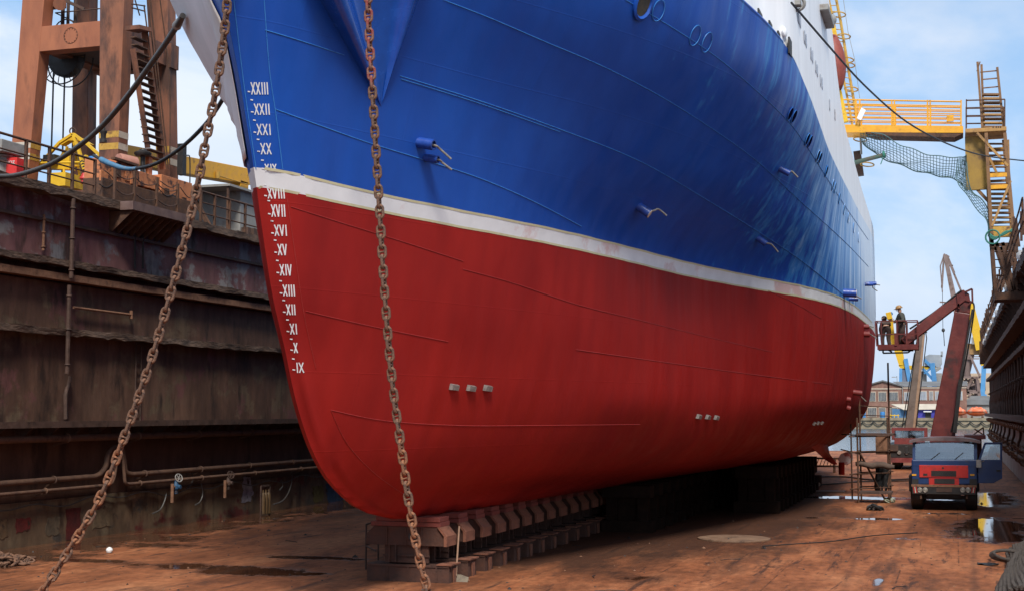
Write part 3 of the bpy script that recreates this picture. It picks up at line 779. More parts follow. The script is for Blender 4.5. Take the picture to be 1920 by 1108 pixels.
M_LEDGE = mat('rotten_ledge', (.05, .03, .02), (.16, .10, .07), (.03, .018, .012), scale=5, rough=.85, stretch=(1, .5, 2), bump=.9, bscale=9)
def ragged(name, z0, z1, x0, x1, m, seed, amp=.03, par=wall, y0=YW0, y1=YW1, stp=.35):
    """a ledge with a chewed edge"""
    mb = MB(); rng = random.Random(seed); n = int((y1 - y0) / stp); rows = []
    for i in range(n + 1):
        y = y0 + (y1 - y0) * i / n; j = lambda k=1: rng.uniform(-amp, amp) * k
        rows.append([V((x0, y, z1)), V((x1 + j(), y, z1 + j(.6))), V((x1 + j(), y, z0 + j())), V((x0, y, z0 + j()))])
    mb.grid(rows); o = mb.build(name, m, par, 30); return o
ragged('ledge', 7.16, 7.33, XL - .05, XL + .34, M_LEDGE, 1); ragged('ledge', 6.80, 6.98, XL - .1, XL + .26, M_RUSTLT, 2, .006); ragged('ledge', 5.38, 5.55, XL - .05, XL + .32, M_LEDGE, 3, .035)
ragged('deck_edge', 8.98, 9.2, X0, XL + .42, M_LEDGE, 4, .04)
mb = MB(); mb.box((XL + .02, YW0, 8.28), (XL + .12, YW1, 8.36)); mb.build('rail', M_BROWN, wall)
# narrow catwalk with knee brackets
mb = MB(); mb.box((XL, YW0, 3.04), (XL + .62, YW1, 3.10)); mb.box((XL + .60, YW0, 2.98), (XL + .66, YW1, 3.14)); cw = mb.build('catwalk', M_BROWN, wall, 0)
for i in range(38):
    y = 27.3 + i * 1.05; mb = MB(); mb.prism([(XL, y, 3.035), (XL + .58, y, 3.035), (XL + .5, y, 2.95), (XL + .12, y, 2.66), (XL, y, 2.66)], (0, .05, 0)); mb.build('bracket', M_BROWN, cw, 0)
# pipes along the wall
def wallpipe(z, x, r, clampstep, m=M_PIPE, y0=YW0, y1=YW1, n=10):
    mb = MB(); mb.tube([(x, y0, z), (x, y1, z)], r, n); p = mb.build('pipe', m, wall)
    y = max(y0, 27.0) + .7; k = 0
    while y < min(y1, 62):
        mb = MB(); mb.ring((x, y, z), (0, 1, 0), r + .012, .022, 12, 5); mb.bar((x, y, z - r), (XL, y, z - r - .1), .04); mb.build('pipe_clamp', m, p); y += clampstep
    return p
wallpipe(2.70, XL + .40, .095, 3.3)
pA = AX(205, 880, XL + .25); pB = AX(232, 888, XL + .25)
wallpipe(1.64, XL + .25, .075, 3.0, y0=YW0, y1=pA.y - .9); wallpipe(1.62, XL + .25, .072, 3.1, y0=pB.y + .35)
wallpipe(1.38, XL + .30, .048, 2.6, y0=YW0, y1=pA.y - .3); wallpipe(1.36, XL + .30, .05, 3.4, y0=pB.y + .05)
ya, yb = pA.y, pB.y
mb = MB(); mb.tube(catmull([(XL + .25, ya - 1.0, 1.64), (XL + .25, ya - .55, 1.66), (XL + .25, ya - .2, 1.86), (XL + .25, ya - .1, 2.15), (XL + .25, ya + .1, 2.36), (XL + .25, ya + .45, 2.40), (XL + .25, yb - .1, 2.3), (XL + .25, yb, 2.0), (XL + .25, yb + .1, 1.7), (XL + .25, yb + .4, 1.62)], 6), .075, 10); mb.build('pipe_bend', M_PIPE, wall)
mb = MB(); mb.tube(catmull([(XL + .34, ya - .4, 1.38), (XL + .34, ya - .05, 1.42), (XL + .34, ya + .12, 1.65), (XL + .34, ya + .2, 2.0), (XL + .34, ya + .42, 2.18), (XL + .34, yb - .2, 2.1), (XL + .34, yb - .12, 1.7), (XL + .34, yb - .05, 1.42), (XL + .32, yb + .2, 1.36)], 6), .05, 10); mb.build('pipe_bend', M_PIPE, wall)
# vertical pipes and odds on the plating
def vpipe(px, y0, y1, r, m=M_RUSTLT, off=.12, py=500):
    p = AX(px, py, XL + off); za = AX(px, y0, XL + off).z; zb = AX(px, y1, XL + off).z
    mb = MB(); mb.tube([(p.x, p.y, za), (p.x, p.y, zb)], r, 9); o = mb.build('standpipe', m, wall)
    for k in (.12, .5, .9):
        z = za + (zb - za) * k; mb = MB(); mb.ring((p.x, p.y, z), (0, 0, 1), r + .01, .02, 10, 5); mb.build('pipe_clamp', m, o)
vpipe(134, 372, 522, .055, off=.4, m=M_BROWN); vpipe(131, 535, 700, .055, off=.36, m=M_BROWN); vpipe(80, 402, 470, .035, off=.12)
a = AX(126, 700, XL + .14)
mb = MB(); mb.tube(catmull([AX(131, 705, XL + .14), AX(129, 720, XL + .14), AX(123, 740, XL + .14), AX(123, 785, XL + .14)], 5), .055, 9); mb.build('standpipe', M_BROWN, wall)
for px in (253, 268):
    mb = MB(); mb.tube(catmull([AX(px - 6, 441, XL + .1), AX(px - 1, 444, XL + .1), AX(px, 452, XL + .1), AX(px, 504, XL + .1)], 4), .03, 8); mb.build('conduit', M_DARK, wall)
mb = MB(); mb.tube([AX(138, 576, XL + .14), AX(248, 590, XL + .14)], .035, 8); mb.cyl(AX(246, 582, XL + .14), AX(246, 597, XL + .14), .05); mb.build('grab_bar', M_RUSTLT, wall)
mb = MB()
for px in (257, 267): q = AX(px, 600, XL + .08); mb.bar((q.x, q.y, 5.35), (q.x, q.y, 3.1), .03)
q0, q1 = AX(257, 600, XL + .08), AX(267, 600, XL + .08)
for i in range(9): mb.bar((q0.x, q0.y, 3.3 + i * .25), (q1.x, q1.y, 3.3 + i * .25), .025)
mb.build('rung_ladder', M_BROWN, wall)
mb = MB(); pts = []
for i in range(60):
    y = 27 + i * .36; pts.append((XL + .13, y, 1.02 + .07 * math.sin(i * .9) + .05 * math.sin(i * .37 + 1)))
mb.tube(pts, .018, 6); mb.build('cable', M_CABLE, wall)
for pts in ([(312, 925), (308, 940), (300, 955), (286, 962)], [(543, 878), (548, 895), (542, 920), (530, 938), (512, 945)], [(358, 880), (362, 895), (358, 908), (350, 915)], [(527, 900), (530, 910), (524, 918)], [(377, 905), (380, 925), (375, 940), (366, 946)]):
    mb = MB(); mb.tube(catmull([AX(x, y, XL + .2) for x, y in pts], 5), .022, 6); mb.build('hanging_hose', M_CABLE, wall)
# paint swatches on the foot of the wall
def swatch(poly, c, nm='paint_patch'):
    mb = MB(); pp = []
    for i in range(len(poly)):
        x0, y0 = poly[i]; x1, y1 = poly[(i + 1) % len(poly)]
        for j in range(5): pp.append(AX(x0 + (x1 - x0) * j / 5 + random.uniform(-2, 2), y0 + (y1 - y0) * j / 5 + random.uniform(-2.5, 2.5), XL + .064))
    mb.prism(pp, (.006, 0, 0)); mb.build(nm, mat('swatch_%d' % (hash(c) % 9973), c, tuple(v * .5 for v in c), (.035, .02, .014), scale=5, rough=.8, t3=(.58, .64), s3=4), wall, 0)
swatch([(456, 895), (470, 893), (474, 925), (470, 941), (452, 942), (455, 920)], (.42, .40, .46))
swatch([(28, 972), (58, 968), (58, 992), (30, 998)], (.16, .02, .016)); swatch([(124, 955), (150, 950), (150, 1010), (126, 1014)], (.11, .014, .012))
swatch([(176, 955), (212, 945), (205, 985), (172, 990)], (.20, .14, .08)); swatch([(586, 912), (606, 906), (606, 936), (588, 942)], (.16, .13, .03)); swatch([(612, 905), (640, 900), (645, 935), (614, 945)], (.015, .06, .15))
swatch([(88, 970), (112, 968), (110, 1000), (86, 1004)], (.15, .11, .07)); swatch([(0, 975), (14, 972), (14, 1006), (0, 1010)], (.17, .10, .05)); swatch([(376, 920), (386, 918), (386, 938), (377, 940)], (.16, .14, .10))
# valves standing off the low pipes
def valve(px, py, blue):
    c = AX(px, py, XL + .45); v = thing('valve', 'blue hydrant valve with a pale handwheel on the low pipe' if blue else 'dark rusty hydrant valve with handwheel near the white paint patch', 'valve', (c.x, c.y, c.z))
    mb = MB(); mb.lathe(c - V((0, 0, .2)), (0, 0, 1), [(0, .06), (.12, .06), (.14, .1), (.24, .11), (.3, .06), (.4, .04)], 12); mb.cyl(c, c + V((.16, 0, .0)), .06); mb.build('valve_body', mat('dirty_blue', (.012, .05, .11), (.02, .08, .16), (.04, .03, .03), scale=8) if blue else M_BROWN, v)
    mb = MB(); cc = c + V((.06, .05, .26)); mb.ring(cc, (1, -.4, .4), .12, .016); ax = V((1, -.4, .4)).normalized()
    for i in range(3):
        g = i * math.pi / 3; a_ = ax.cross(V((0, 0, 1))).normalized(); b_ = ax.cross(a_); d = a_ * math.cos(g) + b_ * math.sin(g); mb.bar(cc - d * .12, cc + d * .12, .015)
    mb.build('handwheel', M_GREY if blue else M_BROWN, v)
    mb = MB(); mb.cyl(c - V((0, .2, .45)), c + V((0, -.2, .1)), .05); mb.cyl(c + V((0, -.2, 0)), c, .04); mb.build('riser', M_RUSTLT, v)
valve(330, 912, True); valve(428, 905, False)
c = AX(497, 965, XL + .75); c.z = 0
cyl = thing('gas_cylinder_rack', 'rack of three ochre gas cylinders standing at the foot of the dark wall', 'cylinder rack', c)
mb = MB()
for dx in (-.3, .3): mb.bar(c + V((0, dx * 1.0, 0)), c + V((0, dx, .95)), .05)
mb.bar(c + V((0, -.3, .95)), c + V((0, .3, .95)), .05); mb.bar(c + V((0, -.3, .12)), c + V((0, .3, .12)), .05); mb.build('rack_frame', M_BROWN, cyl)
for dx in (-.19, 0, .19):
    mb = MB(); mb.lathe(c + V((.02, dx, .05)), (0, 0, 1), [(0, .075), (.6, .075), (.66, .05), (.7, .025), (.78, .025)], 12); mb.build('cylinder', mat('ochre_cylinder', (.09, .05, .018), (.14, .08, .03), (.05, .03, .02), scale=6), cyl)

# ------------------------------------------------------------------ things on top of the port wall
ZD = 9.2
# shelf of brackets under the winch
mb = MB(); s0 = AX(232, 380, XL + .55); s1 = AX(334, 410, XL + .55)
mb.box((XL + .44, s0.y, 8.95), (XL + .85, s1.y, 9.19)); shelf = mb.build('shelf', mat('shelf_steel', (.12, .07, .06), (.2, .13, .11), (.05, .03, .03), scale=2.5, s3=.9), wall, 0)
for i in range(9):
    y = s0.y + .1 + (s1.y - s0.y - .2) * i / 8; mb = MB(); mb.prism([(XL + .03, y, 8.94), (XL + .8, y, 8.94), (XL + .03, y, 8.3)], (0, .05, 0)); mb.build('bracket', M_RUST, shelf, 0)
def rail_y(px, X=XL + .2): return AX(px, 330, X).y
def railing(label, pxs, rails, chains=False, X=XL + .22, h=1.02):
    ys = []
    for px in pxs:                     # foot of each post on the wall top
        d = ray(px, 320); ys.append(d.y * X / d.x)
    t = thing('railing', label, 'railing', (X, ys[0], ZD))
    for y in ys: mb = MB(); mb.bar((X, y, ZD), (X, y, ZD + h), .07, .07); mb.build('post', M_RUST, t)
    for z in rails:
        if chains:
            for a_, b_ in zip(ys, ys[1:]): mb = MB(); mb.tube(sag((X, a_, ZD + z), (X, b_, ZD + z), .13, 10), .016, 6); mb.build('chain', M_BROWN, t)
        else: mb = MB(); mb.tube([(X, ys[0], ZD + z), (X, ys[-1], ZD + z)], .022 if z < h - .1 else .035, 8); mb.build('rail', M_RUST, t)
railing('rusty pipe railing at the left edge in front of the yellow lifting frame', [-60, -6, 48, 92, 136, 178], [.3, .62, 1.0])
railing('rusty posts with drooping safety chains in front of the orange winch', [216, 253, 295, 334], [.4, .85], True)
railing('plain rusty pipe railing beside the grey cabin', [378, 404, 432, 461, 490, 520, 560], [.33, .66, 1.0])
# orange portal crane
YA = AX(214, 300, -23.6).y
def PA(px, py, Y): return AY(px, py, Y)
crane = thing('portal_crane', 'orange steel portal crane on the left dock wall, white and yellow bands on its legs', 'crane', (-25.0, YA + 1.4, ZD))
YB = YA + 2.9
def leg(name, lo, hi, m, band_l=None, dy=.5, bands=()):
    """lo/hi: (centre x, centre y, z, width)"""
    k_ = 1.55; hi = tuple(a + (b_ - a) * k_ for a, b_ in zip(lo, hi))
    mb = MB(); vs = []
    for (x, y, z, w) in (lo, hi):
        for i, j in ((-1, -1), (1, -1), (1, 1), (-1, 1)): vs.append((x + w / 2 * i, y + dy / 2 * j, z))
    mb.add(vs, [(3, 2, 1, 0), (4, 5, 6, 7), (0, 1, 5, 4), (1, 2, 6, 5), (2, 3, 7, 6), (3, 0, 4, 7)])
    o = mb.build('leg', m, crane, 0, bevel=.015)
    for z0, z1 in bands:
        for mm, sx in ((M_CREAM, 0), (M_YELOLD, 1)):
            f = lambda z: (z - lo[2]) / (hi[2] - lo[2])
            vs = []
            for z in (z0, z1):
                k = f(z); x = lo[0] + (hi[0] - lo[0]) * k; y = lo[1] + (hi[1] - lo[1]) * k; w = lo[3] + (hi[3] - lo[3]) * k
                if (sx == 0) == (band_l != 'swap'): vs += [(x - w / 2 - .004, y - dy / 2 - .004, z), (x + w / 2 + .004, y - dy / 2 - .004, z)]
                else: vs += [(x + w / 2 + .006, y - dy / 2 - .002, z), (x + w / 2 + .006, y + dy / 2, z)]
            mb = MB(); mb.add(vs, [(0, 1, 3, 2)]); mb.build('warning_band', mm, o, 0)
    return o
def legpt(px, py, Y): p = AY(px, py, Y); return p
l1b, l1t = AY(31, 315, YA), AY(64, 0, YA); l2b, l2t = AY(203, 300, YA), AY(210, 0, YA)
ZB = lambda rows, Y: [(AY(200, b_, Y).z, AY(200, a, Y).z) for a, b_ in rows]
wf = lambda a, b_, y, Y: (AY(b_, y, Y) - AY(a, y, Y)).x
leg('leg', (l1b.x, YA + .25, ZD, wf(14, 47, 310, YA)), (l1t.x - .0, YA + .25, l1t.z + .6, wf(46, 88, 0, YA)), M_ORANGE, bands=ZB(((256, 268), (278, 290)), YA))
leg('leg', (l2b.x, YA + .25, ZD, wf(187, 219, 300, YA)), (l2t.x, YA + .25, l2t.z + .6, wf(187, 234, 0, YA)), M_ORANGED, 'swap', bands=ZB(((247, 259), (269, 281)), YA))
l3b, l3t = AY(313, 330, YB), AY(292, 0, YB); l4b, l4t = AY(150, 290, YB), AY(152, 0, YB)
leg('leg', (l3b.x, YB + .25, ZD, wf(304, 322, 320, YB)), (l3t.x, YB + .25, l3t.z + .6, wf(270, 311, 0, YB)), M_ORANGED, 'swap', bands=ZB(((282, 294), (304, 316)), YB))
leg('leg', (l4b.x, YB + .25, ZD, wf(136, 165, 280, YB)), (l4t.x, YB + .25, l4t.z + .6, wf(136, 165, 0, YB)), M_ORANGED)
zb0, zb1 = AY(130, 92, YA).z, AY(130, 45, YA).z
xa, xb = AY(70, 70, YA).x, AY(190, 70, YA).x
mb = MB(); mb.box((xa - .1, YA + .01, zb0), (xb + .02, YA + .48, zb1)); cb = mb.build('cross_beam', M_ORANGE, crane, 0, bevel=.01)
mb = MB(); cc = AY(132.5, 67, YA + .0)
mb.ring((cc.x, YA + .005, cc.z), (0, 1, 0), .245, .009, 28, 5)
for i in range(14): g = i * 2 * math.pi / 14; mb.cyl((cc.x + .22 * math.cos(g), YA + .012, cc.z + .22 * math.sin(g)), (cc.x + .22 * math.cos(g), YA - .012, cc.z + .22 * math.sin(g)), .015, n=6)
mb.build('bolted_cover', M_ORANGED, cb)
mb = MB(); mb.box((xa, YB + .02, zb0), (xb + .6, YB + .48, zb1)); mb.build('cross_beam', M_ORANGED, crane, 0)
mb = MB(); mb.box((xa - .1, YA + .5, zb0 + .1), (xa + .35, YB, zb1 - .05)); mb.build('side_beam', M_ORANGED, crane, 0)
mb = MB(); mb.box((xb - .1, YA + .5, zb0 + .05), (xb + .45, YB, zb1 - .05)); mb.build('side_beam', M_ORANGED, crane, 0)
mb = MB(); mb.box((xa + .3, YA + .5, zb0 + .16), (xb - .1, YB, zb0 + .24)); mb.build('platform', M_BROWN, crane, 0)
zt_ = zb1 + 4.6
mb = MB(); mb.box((xa + .1, YA - .1, zt_), (xb + .2, YA + .5, zt_ + .9)); mb.box((xa + .1, YB - .1, zt_), (xb + .2, YB + .6, zt_ + .9)); mb.box((xa - .6, YA - .6, zt_ + .902), (xb + .9, YB + 1.0, zt_ + 1.1)); mb.build('top_frame', M_ORANGE, crane, 0)
# cable reel hanging under the platform
rc = AY(124, 112, YA + 1.5)
mb = MB(); mb.lathe(rc - V((0, .16, 0)), (0, 1, 0), [(0, .56), (.05, .58), (.27, .58), (.32, .56)], 28); reel = mb.build('cable_reel', M_DARK, crane)
mb = MB()
for dy in (-.22, .22):
    mb.ring(rc + V((0, dy, 0)), (0, 1, 0), .84, .022, 32, 6)
for i in range(22): g = i * 2 * math.pi / 22; d = V((math.cos(g), 0, math.sin(g))); mb.bar(rc + d * .5 + V((0, -.22, 0)), rc + d * .84 + V((0, -.22, 0)), .02)
mb.build('reel_rim', M_BLACK, reel)
mb = MB()
for px in (100, 121): p = AY(px, 150, YA + 1.4); mb.tube([(p.x, p.y, ZD + .5), (p.x, p.y, rc.z)], .028, 7)
mb.build('hanging_cable', M_BLACK, crane)
mb = MB()
for px, r in ((118, .06), (128, .05), (142, .05)): p = AY(px, 20, YA + 1.2); mb.tube([(p.x, p.y, zb1 - .1), (p.x, p.y, zb1 + 2.5)], r, 8)
mb.ring(AY(122, 62, YA + 1.0), (0, 1, 0), .42, .02); mb.tube([AY(104, 25, YA + .8), AY(187, 17, YA + .6)], .02, 6); mb.tube([AY(104, 25, YA + .8), AY(140, 42, YB)], .02, 6); mb.bar(AY(122, 2, YA + .8), AY(158, 18, YA + 1), .09)
mb.build('upper_pipework', M_BROWN, crane)
mb = MB(); mb.cyl(AY(112, 8, YA + .3), AY(112, 8, YA + .9), .2); mb.cbox(AY(106, 12, YA + .6), (.5, .3, .12)); mb.build('sheave', M_ORANGED, crane)
# stair on the side of the crane
XS = -22.95
mb = MB(); SL = [AX(249, 92, XS), AX(277, 278, XS)]; SR = [AX(271, 58, XS), AX(306, 318, XS)]
mb.bar(*SL, .06, .16, (1, 0, 0)); mb.bar(*SR, .07, .2, (1, 0, 0)); st = mb.build('stair_stringers', M_ORANGED, crane)
for i in range(17):
    k = i / 16; a_ = SL[0].lerp(SL[1], k); b_ = SR[0].lerp(SR[1], k); b_.z = a_.z = (a_.z + b_.z) / 2
    mb = MB(); mb.bar(a_, b_, .22, .035); mb.build('tread', M_RUST, st)
mb = MB(); mb.bar(AX(248, 52, XS), AX(272, 58, XS), .5, .12); mb.build('landing', M_ORANGED, crane)
mb = MB()
for a_, b_ in (((282, 0), (316, 318)), ((277, 0), (312, 318)), ((270, 10), (288, 150)), ((253, 0), (262, 30)), ((246, 15), (272, 22)), ((246, 8), (272, 12))): mb.tube([AX(*a_, XS + .1), AX(*b_, XS + .1)], .022, 6)
mb.tube(catmull([AX(300, 0, XS), AX(318, 150, XS), AX(318, 310, XS)], 6), .018, 6); mb.build('handrail', M_RUST, crane)
# signal lamp on the leg
mb = MB(); p = AX(194, 250, -23.2); mb.lathe(p - V((0, 0, .28)), (0, 0, 1), [(0, .10), (.08, .10), (.1, .07), (.25, .08), (.3, .11), (.34, .11), (.36, .05), (.5, .05), (.55, .02)], 12); mb.build('signal_lamp', M_DARK, crane)
# orange winch machinery
XM = XL - .25
wn = thing('winch', 'battered orange winch housing with rusty gears on the dock wall under the crane', 'winch', (XM - .8, AX(270, 350, XM).y, ZD))
def mbox(px0, px1, ytop, zlo, dx, m, name, dep=1.3, bev=.015):
    y0 = AX(px0, 340, XM).y; y1 = AX(px1, 340, XM).y; zt = AX((px0 + px1) / 2, ytop, XM).z
    mb = MB(); mb.box((XM - dep, y0, zlo), (XM + dx, y1, zt)); return mb.build(name, m, wn, 0, bevel=bev)
mbox(186, 216, 300, ZD, 0, M_MACH, 'housing', .5); h2 = mbox(217, 255, 304, ZD, .06, M_MACH, 'housing', .7); mbox(256, 292, 350, ZD, -.45, M_RUST, 'gear_recess', .7); mbox(256, 300, 326, ZD + .78, .0, M_MACH, 'top_beam')
mbox(300, 358, 336, ZD, .05, M_MACH, 'housing'); mbox(184, 360, 357, ZD, .14, M_RUST, 'base_frame', .5)
mb = MB(); mb.bar(AX(212, 297, XM + .1), AX(256, 311, XM + .1), .14, .07); mb.build('cover_plate', M_RUST, wn)
for px, py, w, h in [(222, 320, 8, 26), (238, 325, 9, 28), (247, 330, 6, 30), (205, 345, 8, 10), (312, 365, 10, 22), (326, 375, 12, 16), (345, 378, 9, 14), (230, 352, 12, 16), (190, 330, 5, 18)]:
    p = AX(px, py, XM + .06); mb = MB(); mb.cbox(p, (.06, w / 40, h / 60)); mb.build('cover_plate', [M_RUST, M_MACH, M_DARK][int(px) % 3], wn, 0, bevel=.01)
for px, py, r in [(262, 362, .16), (274, 372, .22), (284, 362, .12), (266, 380, .12)]:
    p = AX(px, py, XM - .2); mb = MB(); mb.lathe(p, (1, 0, 0), [(0, r), (.12, r), (.14, r * .5), (.3, r * .4)], 16); mb.build('gear', M_MACH if r > .15 else M_RUSTLT, wn)
p = AX(247, 303, XM - .3); mb = MB(); mb.lathe(p - V((.3, .25, 0)), (.35, 1, -.05), [(0, .2), (.05, .22), (.6, .22), (.62, .16)], 18); mb.build('drum', mat('pink_drum', (.35, .16, .11), (.42, .2, .15), scale=4), wn)
p = AX(268, 290, XM - .3); mb = MB(); mb.cyl(p - V((0, 0, .9)), p, .07); mb.lathe(p - V((0, 0, .05)), (0, 0, 1), [(0, .22), (.06, .26), (.1, .26), (.16, .12), (.2, .1)], 16); mb.build('capstan', M_DARK, wn)
p = AX(279, 312, XM - .3); mb = MB(); mb.bar(p - V((0, 0, .4)), p + V((0, 0, .35)), .12, .2); mb.build('upright', M_MACH, wn)
for pts in ([(196, 320), (210, 332), (216, 345)], [(300, 340), (320, 352), (333, 345)], [(338, 352), (350, 368), (357, 372)], [(185, 345), (200, 352), (214, 342)], [(296, 352), (312, 368), (330, 362)]):
    mb = MB(); mb.tube(catmull([AX(x, y, XM + .14) for x, y in pts], 6), .014, 6); mb.build('wire', M_DARK, wn)
mb = MB(); q = AX(357, 300, XM - .2); mb.tube(catmull([AX(356, 345, XM - .2), AX(356, 298, XM - .2), AX(352, 292, XM - .2), AX(346, 293, XM - .2)], 3), .02, 6); mb.cbox(AX(341, 300, XM - .6), (.2, .22, 1.0)); mb.build('vent_pipe', M_DARK, wn)
# yellow lifting frame
YF = YA + 1.0
yf = thing('lifting_frame', 'yellow pyramid shaped lifting frame with a ring on top behind the railing', 'lifting frame', AY(125, 335, YF))
def YP(px, py, d=0): return AY(px, py, YF + d)
mb = MB()
for a_, b_ in (((137, 252), (112, 268)), ((112, 268), (72, 312)), ((137, 252), (146, 275)), ((146, 275), (158, 318)), ((138, 252), (163, 270)), ((163, 270), (192, 296))): mb.bar(YP(*a_, -.2), YP(*b_, -.2), .10, .08)
mb.bar(YP(137, 256, .4), YP(150, 330, .5), .07); mb.bar(YP(126, 275, .4), YP(118, 318, .5), .07); mb.build('frame_bars', M_YEL, yf)
mb = MB(); mb.prism([YP(110, 270), YP(128, 258), YP(148, 258), YP(168, 270), (YP(164, 272)), YP(147, 264), YP(128, 264), YP(114, 273)], (0, .25, 0)); mb.build('arched_plate', M_YEL, yf)
mb = MB(); mb.ring(YP(136.5, 247), (0, 1, .2), .11, .022); mb.build('lifting_ring', M_RUST, yf)
mb = MB(); mb.prism([YP(60, 316), YP(82, 298), YP(105, 304), YP(118, 284), YP(130, 278), YP(130, 318)], (0, .3, 0)); mb.build('side_panel', M_YEL, yf)
mb = MB(); mb.tube(catmull([YP(74, 320, -.4), YP(74, 309, -.4), YP(84, 306, -.4), YP(150, 305, -.4)], 4), .035, 8); mb.tube([YP(74, 308, .3), YP(150, 312, .3)], .035, 8); mb.tube([YP(120, 318, -.3), YP(120, 335, -.3)], .04, 8); mb.build('guard_rail', M_YEL, yf)
mb = MB(); mb.box(tuple(YP(92, 350, -.5)), tuple(YP(156, 332, .4))); mb.build('base', M_YEL, yf, 0)
mb = MB(); mb.cbox(YP(97, 298, -.1), (.42, .3, .2)); mb.cyl(YP(86, 302, -.1), YP(86, 292, -.1), .07); mb.build('motor', M_DARK, yf)
def striped(name, p, q, w, par):
    p, q = V(p), V(q); n_ = 7
    o = None
    for i in range(n_):
        mb = MB(); mb.bar(p.lerp(q, i / n_), p.lerp(q, (i + 1) / n_), w, .06); oo = mb.build(name if o is None else 'stripe', M_YEL if i % 2 == 0 else M_DARK, o or par, 0); o = o or oo
striped('hazard_bar', YP(153, 300, -.5), YP(160, 318, -.5), .14, yf); striped('hazard_bar', YP(161, 292, -.5), YP(168, 314, -.5), .14, yf)
mb = MB(); mb.lathe(YP(157, 345, -.7), (0, 0, 1), [(0, .09), (.12, .09), (.14, .13), (.18, .13), (.24, .09), (.32, .05)], 12); hyd = mb.build('hydrant', M_REDP, None, loc=YP(157, 345, -.7)); tag(hyd, 'small bright red hydrant head beside the hazard striped guard', 'hydrant')
mb = MB(); p = YP(178, 304, -.3); mb.lathe(p, (1, -.3, -.2), [(-.2, .16), (0, .17), (.1, .1), (.16, .1)], 14); o = mb.build('pump', M_BLUEP, None, loc=p); tag(o, 'blue pump casing between the lifting frame and the orange winch', 'pump')
# grey ventilator and red cabinet at the left edge
c = AX(6, 320, -23.0); c.z = ZD
vt = thing('ventilator', 'grey steel ventilator trunk with a square hood at the left edge of the photo', 'ventilator', c)
mb = MB(); mb.lathe(c + V((-.1, 0, 0)), (0, 0, 1), [(0, .30), (.52, .30), (.53, .33), (.56, .33), (.57, .30), (.62, .31), (.63, .35), (.68, .35)], 20); mb.build('trunk', M_GREY, vt)
mb = MB(); mb.box((c.x - .55, c.y - .5, ZD + .70), (c.x + .32, c.y + .45, ZD + 1.02)); mb.build('hood', M_GREY, vt, 0, bevel=.02)
c = AX(25, 318, -22.7); c.z = ZD
cab = thing('fire_cabinet', 'bright red fire equipment cabinet with white letters beside the grey ventilator', 'cabinet', c)
mb = MB(); mb.box((c.x - .19, c.y - .12, ZD + .02), (c.x + .19, c.y + .22, ZD + .60)); cbx = mb.build('cabinet_body', mat('signal_red', (.62, .025, .02), (.7, .035, .03), scale=5, rough=.45), cab, 0, bevel=.008)
def text(s, size, loc, rot, m, par, name='lettering', ex=.003):
    cu = bpy.data.curves.new(name, 'FONT'); cu.body = s; cu.size = size; cu.extrude = ex; cu.align_x = 'CENTER'; cu.align_y = 'CENTER'
    o = bpy.data.objects.new(name, cu); me = bpy.data.meshes.new_from_object(o); bpy.data.objects.remove(o); me.materials.append(m)
    o = bpy.data.objects.new(name, me); sc.collection.objects.link(o); o.parent = par; o.location = V(loc) - wloc(par); o.rotation_euler = rot; return o
text('P/OZ', .12, (c.x, c.y - .127, ZD + .47), (R(90), 0, 0), M_MARK, cbx)
# yellow jib lying behind, grey cabin
j0, j1 = AX(215, 288, -26.0), AX(461, 333, -26.0)
jib = thing('crane_jib', 'long yellow crane jib lying behind the crane leg, pointing at the ship', 'jib', j0)
mb = MB(); mb.bar(j0, j1, .5, .62); mb.build('jib_beam', M_AMBER, jib, 0, bevel=.02)
mb = MB(); mb.cbox(j1 + V((.0, -.55, -.42)), (.5, .6, .3)); mb.build('jib_end_bracket', M_AMBER, jib, 0); mb = MB(); mb.tube([j1 + V((0.3, -2.6, -.38)), j1 + V((.3, -.3, -.36))], .02, 6); mb.cyl(j1 + V((.3, -2.7, -.5)), j1 + V((.3, -2.7, -.25)), .09); mb.build('jib_cable', M_YELOLD, jib)
g0 = AX(450, 430, -23.3).y; g1 = AX(520, 430, -23.3).y
cbn = thing('cabin', 'grey steel cabin with flat overhanging roof on the dock wall beside the bow', 'cabin', (-24.3, g0, ZD))
mb = MB(); mb.box((-25.1, g0, ZD), (-23.3, g1, ZD + 1.75)); mb.build('cabin_walls', M_GREY, cbn, 0, bevel=.01)
mb = MB(); mb.box((-25.5, g0 - 1.1, ZD + 1.752), (-23.1, g1 + .2, ZD + 1.83)); mb.build('roof', M_GREY, cbn, 0)
mb = MB(); mb.box((-25.4, g0 - 1.05, ZD), (-25.34, g0 - 1.0, ZD + 1.75)); mb.box((-23.25, g0 - 1.05, ZD), (-23.18, g0 - .98, ZD + 1.75)); mb.bar((-24.9, g0 - .6, ZD + 1.7), (-23.7, g0 - .9, ZD), .1, .14); mb.build('roof_post', M_RUST, cbn)
mb = MB()
for i in range(5): mb.cbox((-23.2 + .05 * i, g0 + .2 + i * .35, ZD + .25), (.3, .2, .5))
mb.build('fittings', M_BROWN, cbn)
